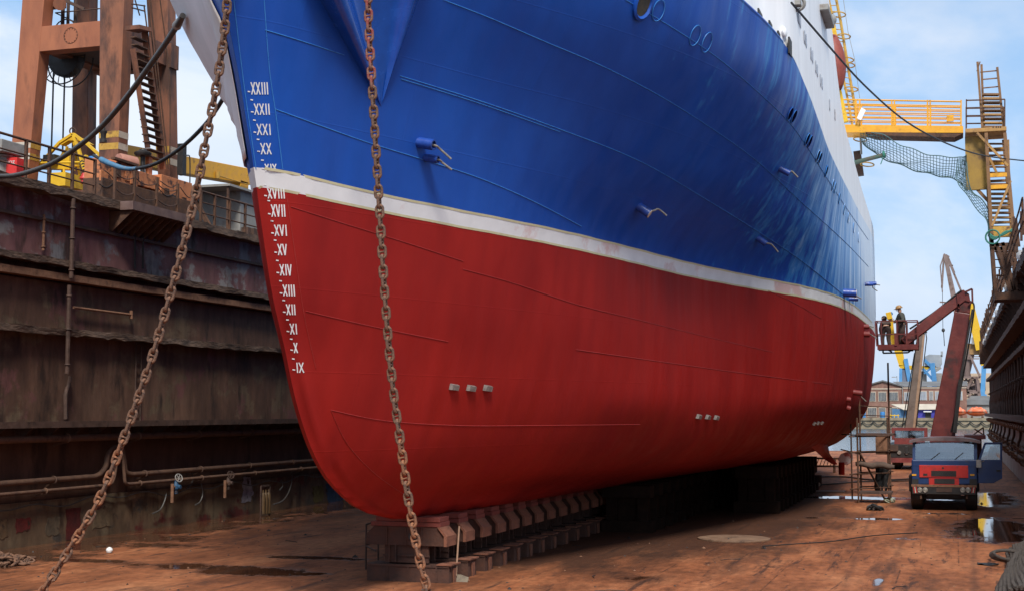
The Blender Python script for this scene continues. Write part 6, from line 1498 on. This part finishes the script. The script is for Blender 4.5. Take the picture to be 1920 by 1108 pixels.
for p, q in (((1655, 655), (1655, 661)), ((1655, 661), (1702, 660)), ((1665, 655), (1672, 659)), ((1702, 660), (1708, 655)), ((1690, 656), (1712, 656))): mb.bar(Bk(*p, .3), Bk(*q, .3), .06)
mb.build('under_frame', M_DARK, bk, 0); mb = MB(); mb.box((Bk(1677, 640).x, YBk - .06, fz), (Bk(1682, 640).x, YBk - .02, Bk(1680, 624).z)); mb.box((Bk(1682, 640).x, YBk + .5, fz), (Bk(1697, 640).x, YBk + .56, Bk(1680, 605).z)); mb.build('mount_plate', M_BOOM, bk, 0)
mb = MB(); mb.box((Bk(1703, 640).x, YBk + .9, fz + .05), (Bk(1713, 640).x, YBk + .93, zmd)); mb.build('mesh_screen', M_GREY, bk, 0)
# yellow ladder section standing in the basket
yl = thing('lance_housing', 'tall narrow yellow spray lance housing standing upright in the lift basket', 'spray lance', Bk(1674, 647, .4))
mb = MB(); mb.bar(Bk(1674.5, 647, .45), Bk(1669, 597, .45), .16, .12); mb.build('stand', M_YEL, yl, 0, bevel=.01); mb = MB(); mb.bar(Bk(1668, 597, .42), Bk(1664.5, 584, .42), .24, .2, ); mb.build('head_box', M_YEL, yl, 0, bevel=.015)
mb = MB(); mb.cyl(Bk(1670, 586, .4), Bk(1670, 586, .6), .06); mb.build('dial', M_BLUEP, yl)
# worker bending over the rail
f_ = V((-.75, .65, 0)).normalized(); hp = Bk(1661, 614, .35)
J = dict(face=f_, pelvis=hp, belly=hp + V((-.03, .06, .17)), chest=hp + V((-.07, .24, .30)), neck=hp + V((-.10, .36, .33)), head=hp + V((-.12, .46, .30)),
         shol=hp + V((-.24, .16, .27)), shor=hp + V((.13, .30, .30)), elbl=hp + V((-.30, .26, .02)), elbr=hp + V((.22, .40, .10)), wril=hp + V((-.26, .42, -.12)), wrir=hp + V((.16, .52, -.02)),
         hipl=hp + V((-.10, .0, -.06)), hipr=hp + V((.10, .0, -.06)))
for s, px in (('l', 1654.5), ('r', 1667)): J['ank' + s] = Bk(px, 647, .4); J['ank' + s].z = fz + .02; J['kne' + s] = J['hip' + s].lerp(J['ank' + s], .48) + f_ * .05
J['head'] = Bk(1656.5, 597.5, .55); J['neck'] = Bk(1658, 602, .5); J['chest'] = Bk(1659, 605, .43); J['shol'] = Bk(1652.5, 605.5, .42); J['shor'] = Bk(1666, 604.5, .42); J['elbl'] = Bk(1649.5, 616, .5); J['wril'] = Bk(1651, 626, .6); J['elbr'] = Bk(1670, 612, .5); J['wrir'] = Bk(1672, 603, .5); J['belly'] = hp.lerp(J['chest'], .5)
person('person in dark brown coverall bending over the rail of the lift basket', Bk(1661, 647, .4), J, M_COVER, M_COVER, None)
f_ = V((-1, .1, 0)).normalized(); hp = Bk(1690, 611, .55)
J = dict(face=f_, pelvis=hp, belly=Bk(1690.5, 602, .55), chest=Bk(1689.5, 592, .55), neck=Bk(1687, 585.3, .55), head=Bk(1685.6, 580.2, .55), shol=Bk(1685, 588, .70), shor=Bk(1691, 588, .36), elbl=Bk(1680, 599, .75), elbr=Bk(1693, 601, .24), wril=Bk(1674, 602, .6), wrir=Bk(1682.5, 601, .12), hipl=hp + V((0, .09, -.06)), hipr=hp + V((.02, -.09, -.06)))
for s, d in (('l', .66), ('r', .44)): J['ank' + s] = Bk(1690, 647, d); J['ank' + s].z = fz + .02; J['kne' + s] = J['hip' + s].lerp(J['ank' + s], .5) + f_ * .04
person('person in grey green work jacket and ochre helmet standing in the lift basket', Bk(1690, 647, .5), J, M_COAT, M_COVER, M_HELM)
# driver leaning across the cab
f_ = V((-.8, -.6, 0)).normalized(); hp = K(1827, 868, .9)
J = dict(face=f_, pelvis=hp, belly=K(1826, 860, .85), chest=K(1823, 850, .75), neck=K(1818, 842, .7), head=K(1815, 838, .68), shol=K(1829, 845, .8), shor=K(1816, 848, .6), elbl=K(1823, 856, .55), elbr=K(1811, 855, .45), wril=K(1810, 858, .34), wrir=K(1799, 858.3, .3), hipl=hp + V((.08, 0, -.05)), hipr=hp + V((-.08, 0, -.05)), knel=hp + V((.06, -.38, -.02)), kner=hp + V((-.1, -.36, -.02)), ankl=hp + V((.05, -.42, -.40)), ankr=hp + V((-.1, -.4, -.40)))
person('person in green shirt leaning across the dashboard inside the blue truck cab', hp - V((0, 0, .4)), J, mat('green_shirt', (.012, .06, .025), (.02, .09, .04), scale=9, rough=.8), M_DARK, None)
# ------------------------------------------------------------------ red truck with grey telescopic mast behind
g2 = AZ(1702, 880, 0); Y2 = g2.y
t2 = thing('truck', 'dark red truck with a tall grey telescopic mast standing behind the scaffold', 'truck', g2)
def Q(px, py, d=0): return AY(px, py, Y2) + V((0, d, 0))
def qbox(px0, py0, px1, py1, d0, d1): a_ = Q(px0, max(py0, py1)); b_ = Q(px1, min(py0, py1)); mb = MB(); mb.box((a_.x, Y2 + d0, a_.z), (b_.x, Y2 + d1, b_.z)); return mb
M_T2 = mat('dull_red_truck', (.16, .03, .03), (.23, .05, .045), (.07, .03, .03), scale=2, rough=.5)
for d in (0, 1.5):
    mb = qbox(1672, 824, 1677, 803, d, d + .15); mb.add(qbox(1733, 824, 1738, 803, d, d + .15).v, qbox(0, 1, 1, 0, 0, 1).f); mb.add(qbox(1677, 806.5, 1733, 803, d, d + .15).v, qbox(0, 1, 1, 0, 0, 1).f); mb.add(qbox(1677, 832, 1733, 821, d, d + .15).v, qbox(0, 1, 1, 0, 0, 1).f); mb.build('cab_frame', M_T2, t2, 0)
qbox(1672, 803, 1738, 801.5, 0, 1.6).build('roof', M_T2, t2, 0); qbox(1677, 821, 1733, 806.5, .05, .07).build('windshield', M_GLASS, t2, 0)
qbox(1665, 858, 1738, 832, .0, 6).build('body', M_DARK, t2, 0, bevel=.05); qbox(1668, 845, 1684, 834, -.1, .02).build('radiator', M_BROWN, t2, 0); qbox(1665, 866, 1738, 858, -.15, .2).build('bumper', M_T2, t2, 0)
for px in (1686, 1700): mb = MB(); mb.lathe(Q(px, 848, -.05), (0, -1, 0), [(0, .12), (.03, .1)], 12); mb.build('headlight', M_STEEL, t2)
for px0, px1 in ((1672, 1688), (1720, 1736)):
    for d in (.8, 4.8):
        x0, x1 = Q(px0, 870).x, Q(px1, 870).x; mb = MB(); mb.lathe(V((x0, Y2 + d, .5)), (1, 0, 0), [(0, .3), (.01, .45), (.06, .5), (x1 - x0 - .06, .5), (x1 - x0, .45)], 22); mb.build('wheel', M_BLACK, t2)
mb = MB(); mb.bar(Q(1698, 850, 1.2), Q(1724, 624, 1.2), .44, .5, (0, 1, 0), .34, .4); ms = mb.build('mast', mat('grey_brown_mast', (.13, .095, .075), (.19, .145, .12), (.09, .06, .05), scale=2, rough=.6), t2, 0)
mb = MB(); mb.bar(Q(1709, 850, 1.15), Q(1730, 622, 1.15), .22, .3, (0, 1, 0)); mb.build('mast_section', mat('tan_mast', (.30, .19, .12), (.4, .26, .17), (.16, .09, .06), scale=2), ms, 0)
mb = MB(); mb.bar(Q(1733, 622, 1), Q(1734, 610, 1), .14); mb.bar(Q(1731, 614, 1), Q(1737, 622, 1), .1); mb.cyl(Q(1725, 621, 1), Q(1725, 618, 1), .08); mb.build('mast_head', M_RUST, ms)
mb = MB()
for p, q in (((1735, 620), (1737, 632)), ((1737, 632), (1717, 800)), ((1714, 660), (1688, 815)), ((1718, 640), (1694, 812))): mb.tube([Q(*p, .9), Q(*q, .9)], .03, 5)
mb.build('mast_cable', M_DARK, ms)
# ------------------------------------------------------------------ far shore
YQ = 330.0
def F(px, py, Y=YQ): return AY(px, py, Y)
M_QUAY = mat('quay_concrete', (.22, .17, .11), (.34, .28, .19), (.11, .085, .06), scale=.5, rough=.9, s3=.25)
M_GRASS = mat('grass', (.06, .11, .02), (.12, .18, .045), (.16, .13, .07), scale=.6, rough=.9)
qz = F(1700, 783.5).z
mb = MB(); mb.box((-160, YQ, -4), (60, YQ + 3, qz)); qw = thing('quay_wall', 'pale stone quay wall with drooping fender chains across the water', 'quay', (0, YQ, 0)); mb.build('quay_face', M_QUAY, qw, 0)
mb = MB(); mb.box((-160, YQ - .25, qz - .5), (60, YQ - .002, qz + .12)); mb.build('coping', M_QUAY, qw, 0)
for i in range(24):
    x0 = F(1560, 790).x + i * 2.35; mb = MB(); mb.tube(sag((x0, YQ - .35, qz - .75), (x0 + 2.3, YQ - .35, qz - .75), .75, 10), .13, 6); mb.build('fender_chain', M_BLACK, qw)
plate('far_ground', -1500, YQ + 3, 1500, 3000, qz - .02, mat('far_yard', (.16, .13, .10), (.24, .2, .16), scale=.2, rough=.95))
mb = MB(); mb.box((F(1560, 780).x, YQ + 3.2, qz - .05), (F(1672, 780).x, YQ + 10, qz + .02)); o = mb.build('grass', M_GRASS, None, 0); o['kind'] = 'structure'
YBd = 345.0
def G(px, py, d=0): return AY(px, py, YBd) + V((0, d, 0))
M_BRICK = mat('brown_brick', (.20, .10, .075), (.29, .16, .12), (.14, .08, .06), scale=.9, rough=.9, s3=.3, bump=.05)
M_STONE = mat('pale_stone_trim', (.42, .33, .25), (.52, .42, .33), scale=1, rough=.9)
M_ROOFG = mat('grey_roof', (.10, .10, .10), (.16, .16, .16), (.12, .09, .07), scale=.4, rough=.8)
bd = thing('brick_building', 'two storey brown brick workshop with a low gable and grey roof across the water', 'building', G(1720, 783))
gz = qz - .02
a_, b_, ap = G(1623, 725), G(1690, 725), G(1655, 715); a_.z = b_.z = G(1650, 725).z; rgt = G(1812, 725)
mb = MB(); mb.prism([(a_.x, YBd, gz), (b_.x, YBd, gz), (b_.x, YBd, b_.z), (ap.x, YBd, ap.z), (a_.x, YBd, a_.z)], (0, 22, 0)); mb.build('gable_wall', M_BRICK, bd, 0)
mb = MB(); mb.box((b_.x + .01, YBd + .5, gz), (rgt.x, YBd + 15, G(1740, 724).z)); mb.build('long_wall', M_BRICK, bd, 0)
mb = MB(); mb.prism([(a_.x - .5, YBd - .4, a_.z + .05), (ap.x, YBd - .4, ap.z + .05), (b_.x + .3, YBd - .4, b_.z + .05), (b_.x + .3, YBd - .4, b_.z + .35), (ap.x, YBd - .4, ap.z + .4), (a_.x - .5, YBd - .4, a_.z + .35)], (0, 23, 0)); mb.build('roof', M_ROOFG, bd, 0)
mb = MB(); z0 = G(1740, 723.5).z; mb.prism([(b_.x + .31, YBd + .2, z0), (rgt.x + .3, YBd + .2, z0), (rgt.x + .3, YBd + 8, z0 + 1.2), (ap.x + 2, YBd + 8, z0 + 1.2)], (0, .2, .12)); mb.build('roof', M_ROOFG, bd, 0)
mb = MB(); z1 = G(1650, 729.5).z; mb.box((a_.x - .1, YBd - .12, z1), (b_.x + .05, YBd - .002, z1 + .3)); mb.box((b_.x + .06, YBd + .38, z1 + .2), (rgt.x, YBd + .498, z1 + .5)); mb.build('string_course', M_STONE, bd, 0)
for px0, px1, py0, py1, d in [(1628, 1641, 735, 751, 0), (1648, 1661, 735, 751, 0), (1668, 1683, 735, 750, 0), (1628, 1643, 764, 780, 0), (1649, 1660, 764, 782, 0), (1722, 1737, 733.5, 749, .5), (1743, 1749, 733.5, 749, .5), (1754, 1766, 733.5, 749, .5), (1772, 1785, 733.5, 749, .5), (1792, 1804, 733.5, 749, .5), (1696, 1708, 735, 750, .5), (1670, 1682, 764, 780, 0)]:
    p0, p1 = G(px0, py1, d), G(px1, py0, d); mb = MB(); mb.box((p0.x - .15, p0.y - .10, p0.z - .15), (p1.x + .15, p0.y - .02, p1.z + .2)); w = mb.build('window', M_STONE, bd, 0)
    mb = MB(); mb.box((p0.x, p0.y - .14, p0.z), (p1.x, p0.y - .102, p1.z)); mb.build('pane', mat('grey_pane', (.07, .075, .08), (.16, .17, .18), scale=.8, rough=.25) if d == 0 else mat('pale_pane', (.28, .31, .36), (.42, .46, .5), scale=.6, rough=.25), w, 0)
    mb = MB(); n_ = 5
    for i in range(1, n_): x = p0.x + (p1.x - p0.x) * i / n_; mb.box((x - .05, p0.y - .2, p0.z), (x + .05, p0.y - .142, p1.z))
    mb.build('glazing_bars', M_GREY, w, 0)
mb = MB(); p = G(1692, 730, .3); mb.cyl((p.x, p.y, gz), (p.x, p.y, z1 + .8), .12, n=8); mb.build('drainpipe', M_GREY, bd)
# blue shed, boats, small yard things
YS_ = 338.0
def H(px, py, d=0): return AY(px, py, YS_) + V((0, d, 0))
sh_ = thing('shed', 'blue shed with a pale lean-to roof in front of the brick workshop', 'shed', H(1712, 783))
mb = MB(); mb.box((H(1700, 780).x, YS_, gz), (H(1756, 780).x, YS_ + 5, H(1720, 766).z)); mb.build('shed_wall', mat('violet_blue_wall', (.035, .03, .26), (.05, .05, .34), scale=1, rough=.6), sh_, 0)
mb = MB(); mb.box((H(1673, 780).x, YS_ + .6, gz), (H(1699.5, 780).x, YS_ + 5, H(1720, 766).z)); mb.build('shed_wall', mat('sky_blue_wall', (.05, .14, .27), (.08, .19, .34), scale=1, rough=.6), sh_, 0)
mb = MB(); p = [H(1670, 758, 3), H(1694, 768, -.6), H(1760, 767, -.6), H(1760, 757.5, 3)]; mb.prism(p, (0, 0, .15)); mb.build('shed_roof', mat('pale_roof', (.42, .36, .28), (.52, .46, .37), scale=.5, rough=.8), sh_, 0)
mb = MB(); mb.box((H(1735, 780).x, YS_ - .1, gz), (H(1746, 780).x, YS_ - .01, H(1740, 770).z)); mb.build('doorway', M_DARK, sh_, 0); mb = MB(); mb.box((H(1732, 780).x, YS_ - .9, H(1740, 772).z), (H(1747, 780).x, YS_ - .05, H(1740, 770).z)); mb.build('canopy', M_WHITE, sh_, 0)
def boat(px0, px1, label):
    a_ = H(px0, 780, -2); b_ = H(px1, 780, -2); L = b_.x - a_.x; c = V(((a_.x + b_.x) / 2, a_.y, gz + .5)); t = thing('lifeboat', label, 'lifeboat', (c.x, c.y, gz), 'orange enclosed lifeboats on the far quay')
    rows = []
    for i in range(15):
        u = i / 14 * 2 - 1; w = (1 - abs(u) ** 2.6) ** .6 + .02; h = 2.2 * (1 - .35 * abs(u) ** 3); r = []
        for j in range(17): g = 2 * math.pi * j / 16; r.append(V((c.x + u * L / 2, c.y + 1.5 * w * math.cos(g), c.z + h * .5 + h * .5 * w * math.sin(g) * (1 if math.sin(g) < 0 else .9 + .12 * math.sin(i * 2.1)))))
        rows.append(r)
    mb = MB(); mb.grid(rows); o = mb.build('boat_hull', mat('boat_orange', (.62, .09, .02), (.72, .15, .04), (.60, .28, .17), scale=1.1, rough=.5, s3=.7, t3=(.5, .6)), t, 60)
    mb = MB(); mb.tube([V((c.x - L / 2 + L * i / 12, c.y - 1.52 * ((1 - abs(i / 6 - 1) ** 2.6) ** .6 + .02), c.z + 1.0)) for i in range(13)], .08, 5); mb.build('grab_line', M_DARK, t)
    mb = MB()
    for u in (-.25, .25): mb.cbox((c.x + u * L, c.y, gz + .25), (.5, 1.6, .5))
    mb.build('cradle', M_RUST, t, 0)
boat(1772, 1813, 'orange enclosed lifeboat on the far quay directly right of the lift arm'); boat(1812, 1852, 'orange enclosed lifeboat on the far quay nearest the right dock wall')
hr = thing('low_building', 'low building with a dark grey hipped roof behind the orange lifeboats', 'building', AY(1830, 770, 352)); H2 = lambda px, py, d=0: AY(px, py, 352) + V((0, d, 0))
mb = MB(); mb.box((H2(1805, 770).x, 352, gz), (H2(1862, 770).x, 362, H2(1830, 757).z)); mb.build('wall', M_GREY, hr, 0)
mb = MB(); e0, e1, e2, e3 = H2(1800, 758, -.5), H2(1866, 758, -.5), H2(1866, 758, 10), H2(1800, 758, 10); r1, r2 = H2(1822, 741, 5), H2(1855, 741, 5); mb.add([e0, e1, e2, e3, r1, r2], [(0, 1, 5, 4), (1, 2, 5), (2, 3, 4, 5), (3, 0, 4)]); mb.build('roof', M_ROOFG, hr, 0)
bb = thing('warehouse', 'pale beige warehouse behind the brown crane at the right', 'building', AY(1830, 760, 420)); mb = MB(); p0, p1 = AY(1795, 770, 420), AY(1870, 699, 420); mb.box((p0.x, 420, gz), (p1.x, 440, p1.z)); mb.build('wall', mat('beige_wall', (.45, .34, .24), (.55, .43, .32), (.34, .24, .16), scale=.3, rough=.9), bb, 0)
for i in range(5):
    p = AY(1803 + i * 10, 725, 420); mb = MB(); mb.box((p.x - .7, 419.9, p.z - 1), (p.x + .7, 419.99, p.z + 1.2)); mb.build('window', M_GLASSD, bb, 0)
lb = thing('far_building', 'grey building with a small blue dome seen past the ship stern', 'building', AY(1605, 770, 400)); mb = MB(); p0, p1 = AY(1560, 775, 400), AY(1625, 727, 400); mb.box((p0.x, 400, gz), (p1.x, 415, p1.z)); mb.build('wall', M_GREY, lb, 0); mb = MB(); p = AY(1616, 718, 400); mb.prism([AY(1560, 727, 399), AY(1632, 727, 399), AY(1610, 717, 399), AY(1560, 717, 399)], (0, 16, 0)); mb.build('roof', M_ROOFG, lb, 0)
mb = MB(); p = AY(1615, 717, 398); mb.lathe(p, (0, 0, 1), [(0, 1.5), (.5, 1.4), (.9, .9), (1.05, .1)], 14); mb.build('dome', M_BLUEP, lb)
for k, (px0, px1, py0, lab) in enumerate([(1611, 1624, 771, 'blue crate beside the brick workshop, left end of the far quay'), (1652, 1660, 770, 'blue cask standing by the door of the brick workshop')]):
    p0, p1 = H(px0, 783, -3), H(px1, py0, -3); mb = MB()
    if k: mb.lathe(V(((p0.x + p1.x) / 2, p0.y, gz)), (0, 0, 1), [(0, .45), (.3, .52), (1.2, .52), (1.5, .45)], 14)
    else:
        mb.box((p0.x, p0.y, gz), (p1.x, p0.y + 1.2, p1.z))
        for i in range(5): z = gz + .2 + i * .28; mb.box((p0.x - .03, p0.y - .04, z), (p1.x + .03, p0.y - .001, z + .12))
    o = mb.build('crate' if not k else 'cask', M_BLUEP, None, 30, loc=V(((p0.x + p1.x) / 2, p0.y, gz))); tag(o, lab, 'crate' if not k else 'cask')
yb_ = thing('barrier', 'small yellow trestle barrier on the far quay in front of the blue shed', 'barrier', H(1677, 784, -3)); mb = MB()
for px in (1671, 1678, 1685): mb.bar(H(px, 785, -3), H(px, 776, -3), .15)
mb.bar(H(1669, 778, -3), H(1687, 778, -3), .2); mb.build('trestle_bars', M_YEL, yb_, 0)
# trees past the stern
M_LEAF = mat('leaves', (.03, .06, .015), (.08, .13, .04), scale=3, rough=.8, bump=0)
def tree(px, py0, py1, Y, wpx, label, seed):
    b_ = AY(px, 782, Y); b_.z = gz; tp_ = AY(px, py0, Y); w = wpx * Y / FPX; t = thing('tree', label, 'tree', b_); rng = random.Random(seed); h = tp_.z - gz
    mb = MB(); mb.tube([b_, b_ + V((.1, 0, h * .4)), b_ + V((0, 0, h * .8))], [.25, .18, .08], 7)
    for i in range(5): g = i * 1.3; mb.tube([b_ + V((0, 0, h * (.35 + .08 * i))), b_ + V((w * .3 * math.cos(g), w * .3 * math.sin(g), h * (.55 + .08 * i)))], [.1, .04], 5)
    mb.build('trunk', M_BROWN, t); mb = MB(); cl = [(rng.uniform(-.4, .4) * w, rng.uniform(-.4, .4) * w, h * rng.uniform(.35, .92), rng.uniform(.16, .3) * w) for _ in range(16)]
    for i in range(1400):
        x, y, z, r = rng.choice(cl); d = V((rng.gauss(0, 1), rng.gauss(0, 1), rng.gauss(0, .8))).normalized() * r * rng.random() ** .4; p = b_ + V((x, y, z)) + d; s = rng.uniform(.14, .3); n1 = V((rng.gauss(0, 1), rng.gauss(0, 1), rng.gauss(0, 1))).normalized(); n2 = n1.orthogonal().normalized(); n3 = n1.cross(n2)
        mb.add([p - n2 * s, p + n3 * s * .6, p + n2 * s, p - n3 * s * .6], [(0, 1, 2, 3)])
    mb.build('crown', M_LEAF, t, 0, recalc=False)
tree(1612, 735, 780, 350, 20, 'dark green bushy tree left of the brick workshop', 1); tree(1598, 740, 780, 360, 24, 'green tree half hidden behind the ship stern', 2); tree(1658, 711, 780, 372, 8, 'small tree top showing above the brick workshop roof', 3)
# lattice pylon
def lattice(mb, p, q, w0, w1, n_, r):
    p, q = V(p), V(q); pr = None
    for i in range(n_ + 1):
        c = p.lerp(q, i / n_); w = w0 + (w1 - w0) * i / n_; cs = [c + V((w / 2 * a_, w / 2 * b_, 0)) for a_, b_ in ((-1, -1), (1, -1), (1, 1), (-1, 1))]
        if pr:
            for k in range(4): mb.bar(pr[k], cs[k], r * 1.5); mb.bar(pr[k], cs[(k + 1) % 4], r); mb.bar(cs[k], cs[(k + 1) % 4], r)
        pr = cs
py_ = thing('pylon', 'pale grey lattice pylon far behind the ship stern', 'pylon', AY(1622, 775, 700)); mb = MB(); p = AY(1622, 775, 700); lattice(mb, p, AY(1619, 655, 700), 5.5, 1.6, 10, .16)
for y in (662, 672, 682): c = AY(1619.5, y, 700); mb.bar(c - V((2.6, 0, 0)), c + V((2.6, 0, 0)), .3)
mb.build('lattice', mat('pylon_grey', (.35, .42, .48), (.42, .5, .56), scale=1), py_, 0)
lp = thing('street_lamp', 'thin street lamp above the brick workshop roof', 'lamp', AY(1682, 775, 362)); p = AY(1682, 775, 362); q = AY(1682, 710, 362); mb = MB(); mb.tube(catmull([p, q, AY(1680, 707, 362), AY(1676, 706, 362)], 3), .08, 6); mb.build('pole', M_GREY, lp); mb = MB(); mb.cbox(AY(1675, 706.4, 362), (.8, .3, .2)); mb.build('lamp_head', M_GREY, lp, 0)
# yellow and blue harbour crane
YC1 = 400.0
def A1(px, py, d=0): return AY(px, py, YC1) + V((0, d, 0))
M_SKYB = mat('crane_sky_blue', (.07, .25, .52), (.10, .32, .6), scale=.6, rough=.6)
c1 = thing('harbour_crane', 'yellow and sky blue harbour crane with a grey machine house behind the workshop', 'crane', A1(1715, 770))
mb = MB(); mb.prism([A1(1676, 655), A1(1692, 655), A1(1697, 684), A1(1686, 686)], (0, 3, 0)); mb.prism([A1(1684, 684), A1(1755, 686), A1(1755, 692), A1(1690, 692)], (0, 2.5, 0)); mb.build('jib', M_YEL, c1, 0)
mb = MB(); mb.box(tuple(A1(1688, 775)), tuple(A1(1704, 690, 4))); mb.build('tower', mat('crane_grey_blue', (.12, .14, .19), (.18, .2, .26), scale=.5), c1, 0)
mb = MB()
for p, q, w in (((1698, 672), (1707, 722), 1.1), ((1689, 690), (1688, 770), .8), ((1733, 674), (1748, 688), .8), ((1748, 680), (1752, 715), 1.3), ((1730, 690), (1750, 712), .7), ((1752, 714), (1752, 775), 1.3), ((1733, 700), (1745, 690), .5)): mb.bar(A1(*p), A1(*q), w)
mb.build('leg', M_SKYB, c1, 0)
mb = MB(); mb.prism([A1(1733, 688), A1(1762, 688), A1(1766, 680), A1(1766, 665), A1(1742, 664), A1(1734, 668)], (0, 5, 0)); mb.box(tuple(A1(1764, 668)), tuple(A1(1768, 658, 2))); mb.build('machine_house', mat('crane_house_grey', (.27, .30, .33), (.34, .37, .40), scale=.5), c1, 0)
mb = MB(); mb.box(tuple(A1(1754, 775)), tuple(A1(1766, 699, 3))); mb.box(tuple(A1(1727, 775, 1)), tuple(A1(1737, 695, 3))); mb.bar(A1(1752, 696), A1(1764, 688), .8); mb.build('support_block', M_GREY, c1, 0)
# brown level luffing crane
YC2 = 380.0
def A2_(px, py, d=0): return AY(px, py, YC2) + V((0, d, 0))
M_C2 = mat('crane_brown', (.17, .12, .11), (.25, .18, .16), (.12, .07, .05), scale=.6, rough=.8)
c2 = thing('harbour_crane', 'brown luffing harbour crane with a thin jib and yellow counterweight arm, on lattice legs', 'crane', A2_(1812, 770))
mb = MB(); mb.bar(A2_(1772, 480), A2_(1806, 642), .9, .9, (0, 1, 0), 1.9, 1.6); mb.bar(A2_(1774, 478), A2_(1808, 560), .5); mb.bar(A2_(1770, 478), A2_(1766, 540), .5); mb.bar(A2_(1763, 500), A2_(1771, 476), .3); mb.bar(A2_(1763, 500), A2_(1767, 548), .3); mb.build('jib', M_C2, c2, 0)
mb = MB()
for p, q in (((1772, 478), (1780, 482)), ((1776, 500), (1787, 498)), ((1762, 566), (1790, 568)), ((1778, 483), (1790, 512))): mb.bar(A2_(*p), A2_(*q), .35)
mb.build('jib_fittings', M_C2, c2, 0)
mb = MB(); mb.tube([A2_(1767, 545), A2_(1768, 618)], .07, 5); mb.lathe(A2_(1768.5, 615), (0, 0, -1), [(0, .2), (.3, .45), (.7, .45), (1.0, .15)], 10); mb.tube([A2_(1769, 620), A2_(1771, 648)], .1, 5); mb.build('hook_line', M_DARK, c2)
mb = MB(); mb.bar(A2_(1818, 570), A2_(1839, 655), 2.0, 2.2, (0, 1, 0), 2.4, 2.4); mb.bar(A2_(1838, 650), A2_(1842, 685), .8); mb.build('counterweight_arm', M_YEL, c2, 0)
mb = MB(); mb.box(tuple(A2_(1795, 664)), tuple(A2_(1842, 643, 4))); mb.build('slewing_house', mat('crane_house_ochre', (.22, .13, .07), (.42, .24, .08), (.14, .08, .06), scale=.45, rough=.8), c2, 0); mb = MB(); mb.box(tuple(A2_(1822, 645, -1)), tuple(A2_(1832, 632, 2))); mb.build('cab', M_GREY, c2, 0)
mb = MB(); mb.lathe(A2_(1812, 706, 2), (0, 0, 1), [(0, .8), (A2_(0, 672).z - A2_(0, 706).z, 2.3), (A2_(0, 664).z - A2_(0, 706).z, 2.3)], 10); mb.bar(A2_(1800, 672), A2_(1836, 672), .3); mb.build('slewing_column', M_C2, c2)
mb = MB()
for p, q, d in (((1790, 707), (1838, 707), 0), ((1790, 760), (1840, 760), 0), ((1792, 707), (1800, 765), 0), ((1832, 707), (1838, 765), 0), ((1800, 707), (1832, 765), 0), ((1824, 707), (1796, 765), 0), ((1812, 707), (1808, 765), 3), ((1795, 735), (1838, 735), 0), ((1820, 668), (1838, 707), 0), ((1815, 690), (1835, 760), 2), ((1804, 668), (1790, 707), 0)): mb.bar(A2_(*p, d), A2_(*q, d), .55)
lattice(mb, A2_(1814, 768, 3), A2_(1812, 707, 3), 6.5, 4.0, 5, .3); lattice(mb, A2_(1830, 768, 5), A2_(1826, 712, 5), 3, 2.4, 5, .25)
mb.build('leg', M_C2, c2, 0)
mb = MB()
for p, q in (((1836, 660), (1836, 668)), ((1826, 668), (1838, 668)), ((1796, 636), (1812, 632)), ((1804, 600), (1804, 644)), ((1812, 590), (1804, 640))): mb.bar(A2_(*p), A2_(*q), .25)
mb.build('fittings', M_C2, c2, 0)
bp_ = thing('blue_mast', 'tall sky blue crane post beside the end of the right dock wall', 'mast', A1(1844, 770)); mb = MB(); mb.bar(A1(1845, 685), A1(1842, 746), 1.2); mb.bar(A1(1842, 742), A1(1850, 742), 1); mb.bar(A1(1842, 742), A1(1842, 775), 1); mb.build('post', M_SKYB, bp_, 0)
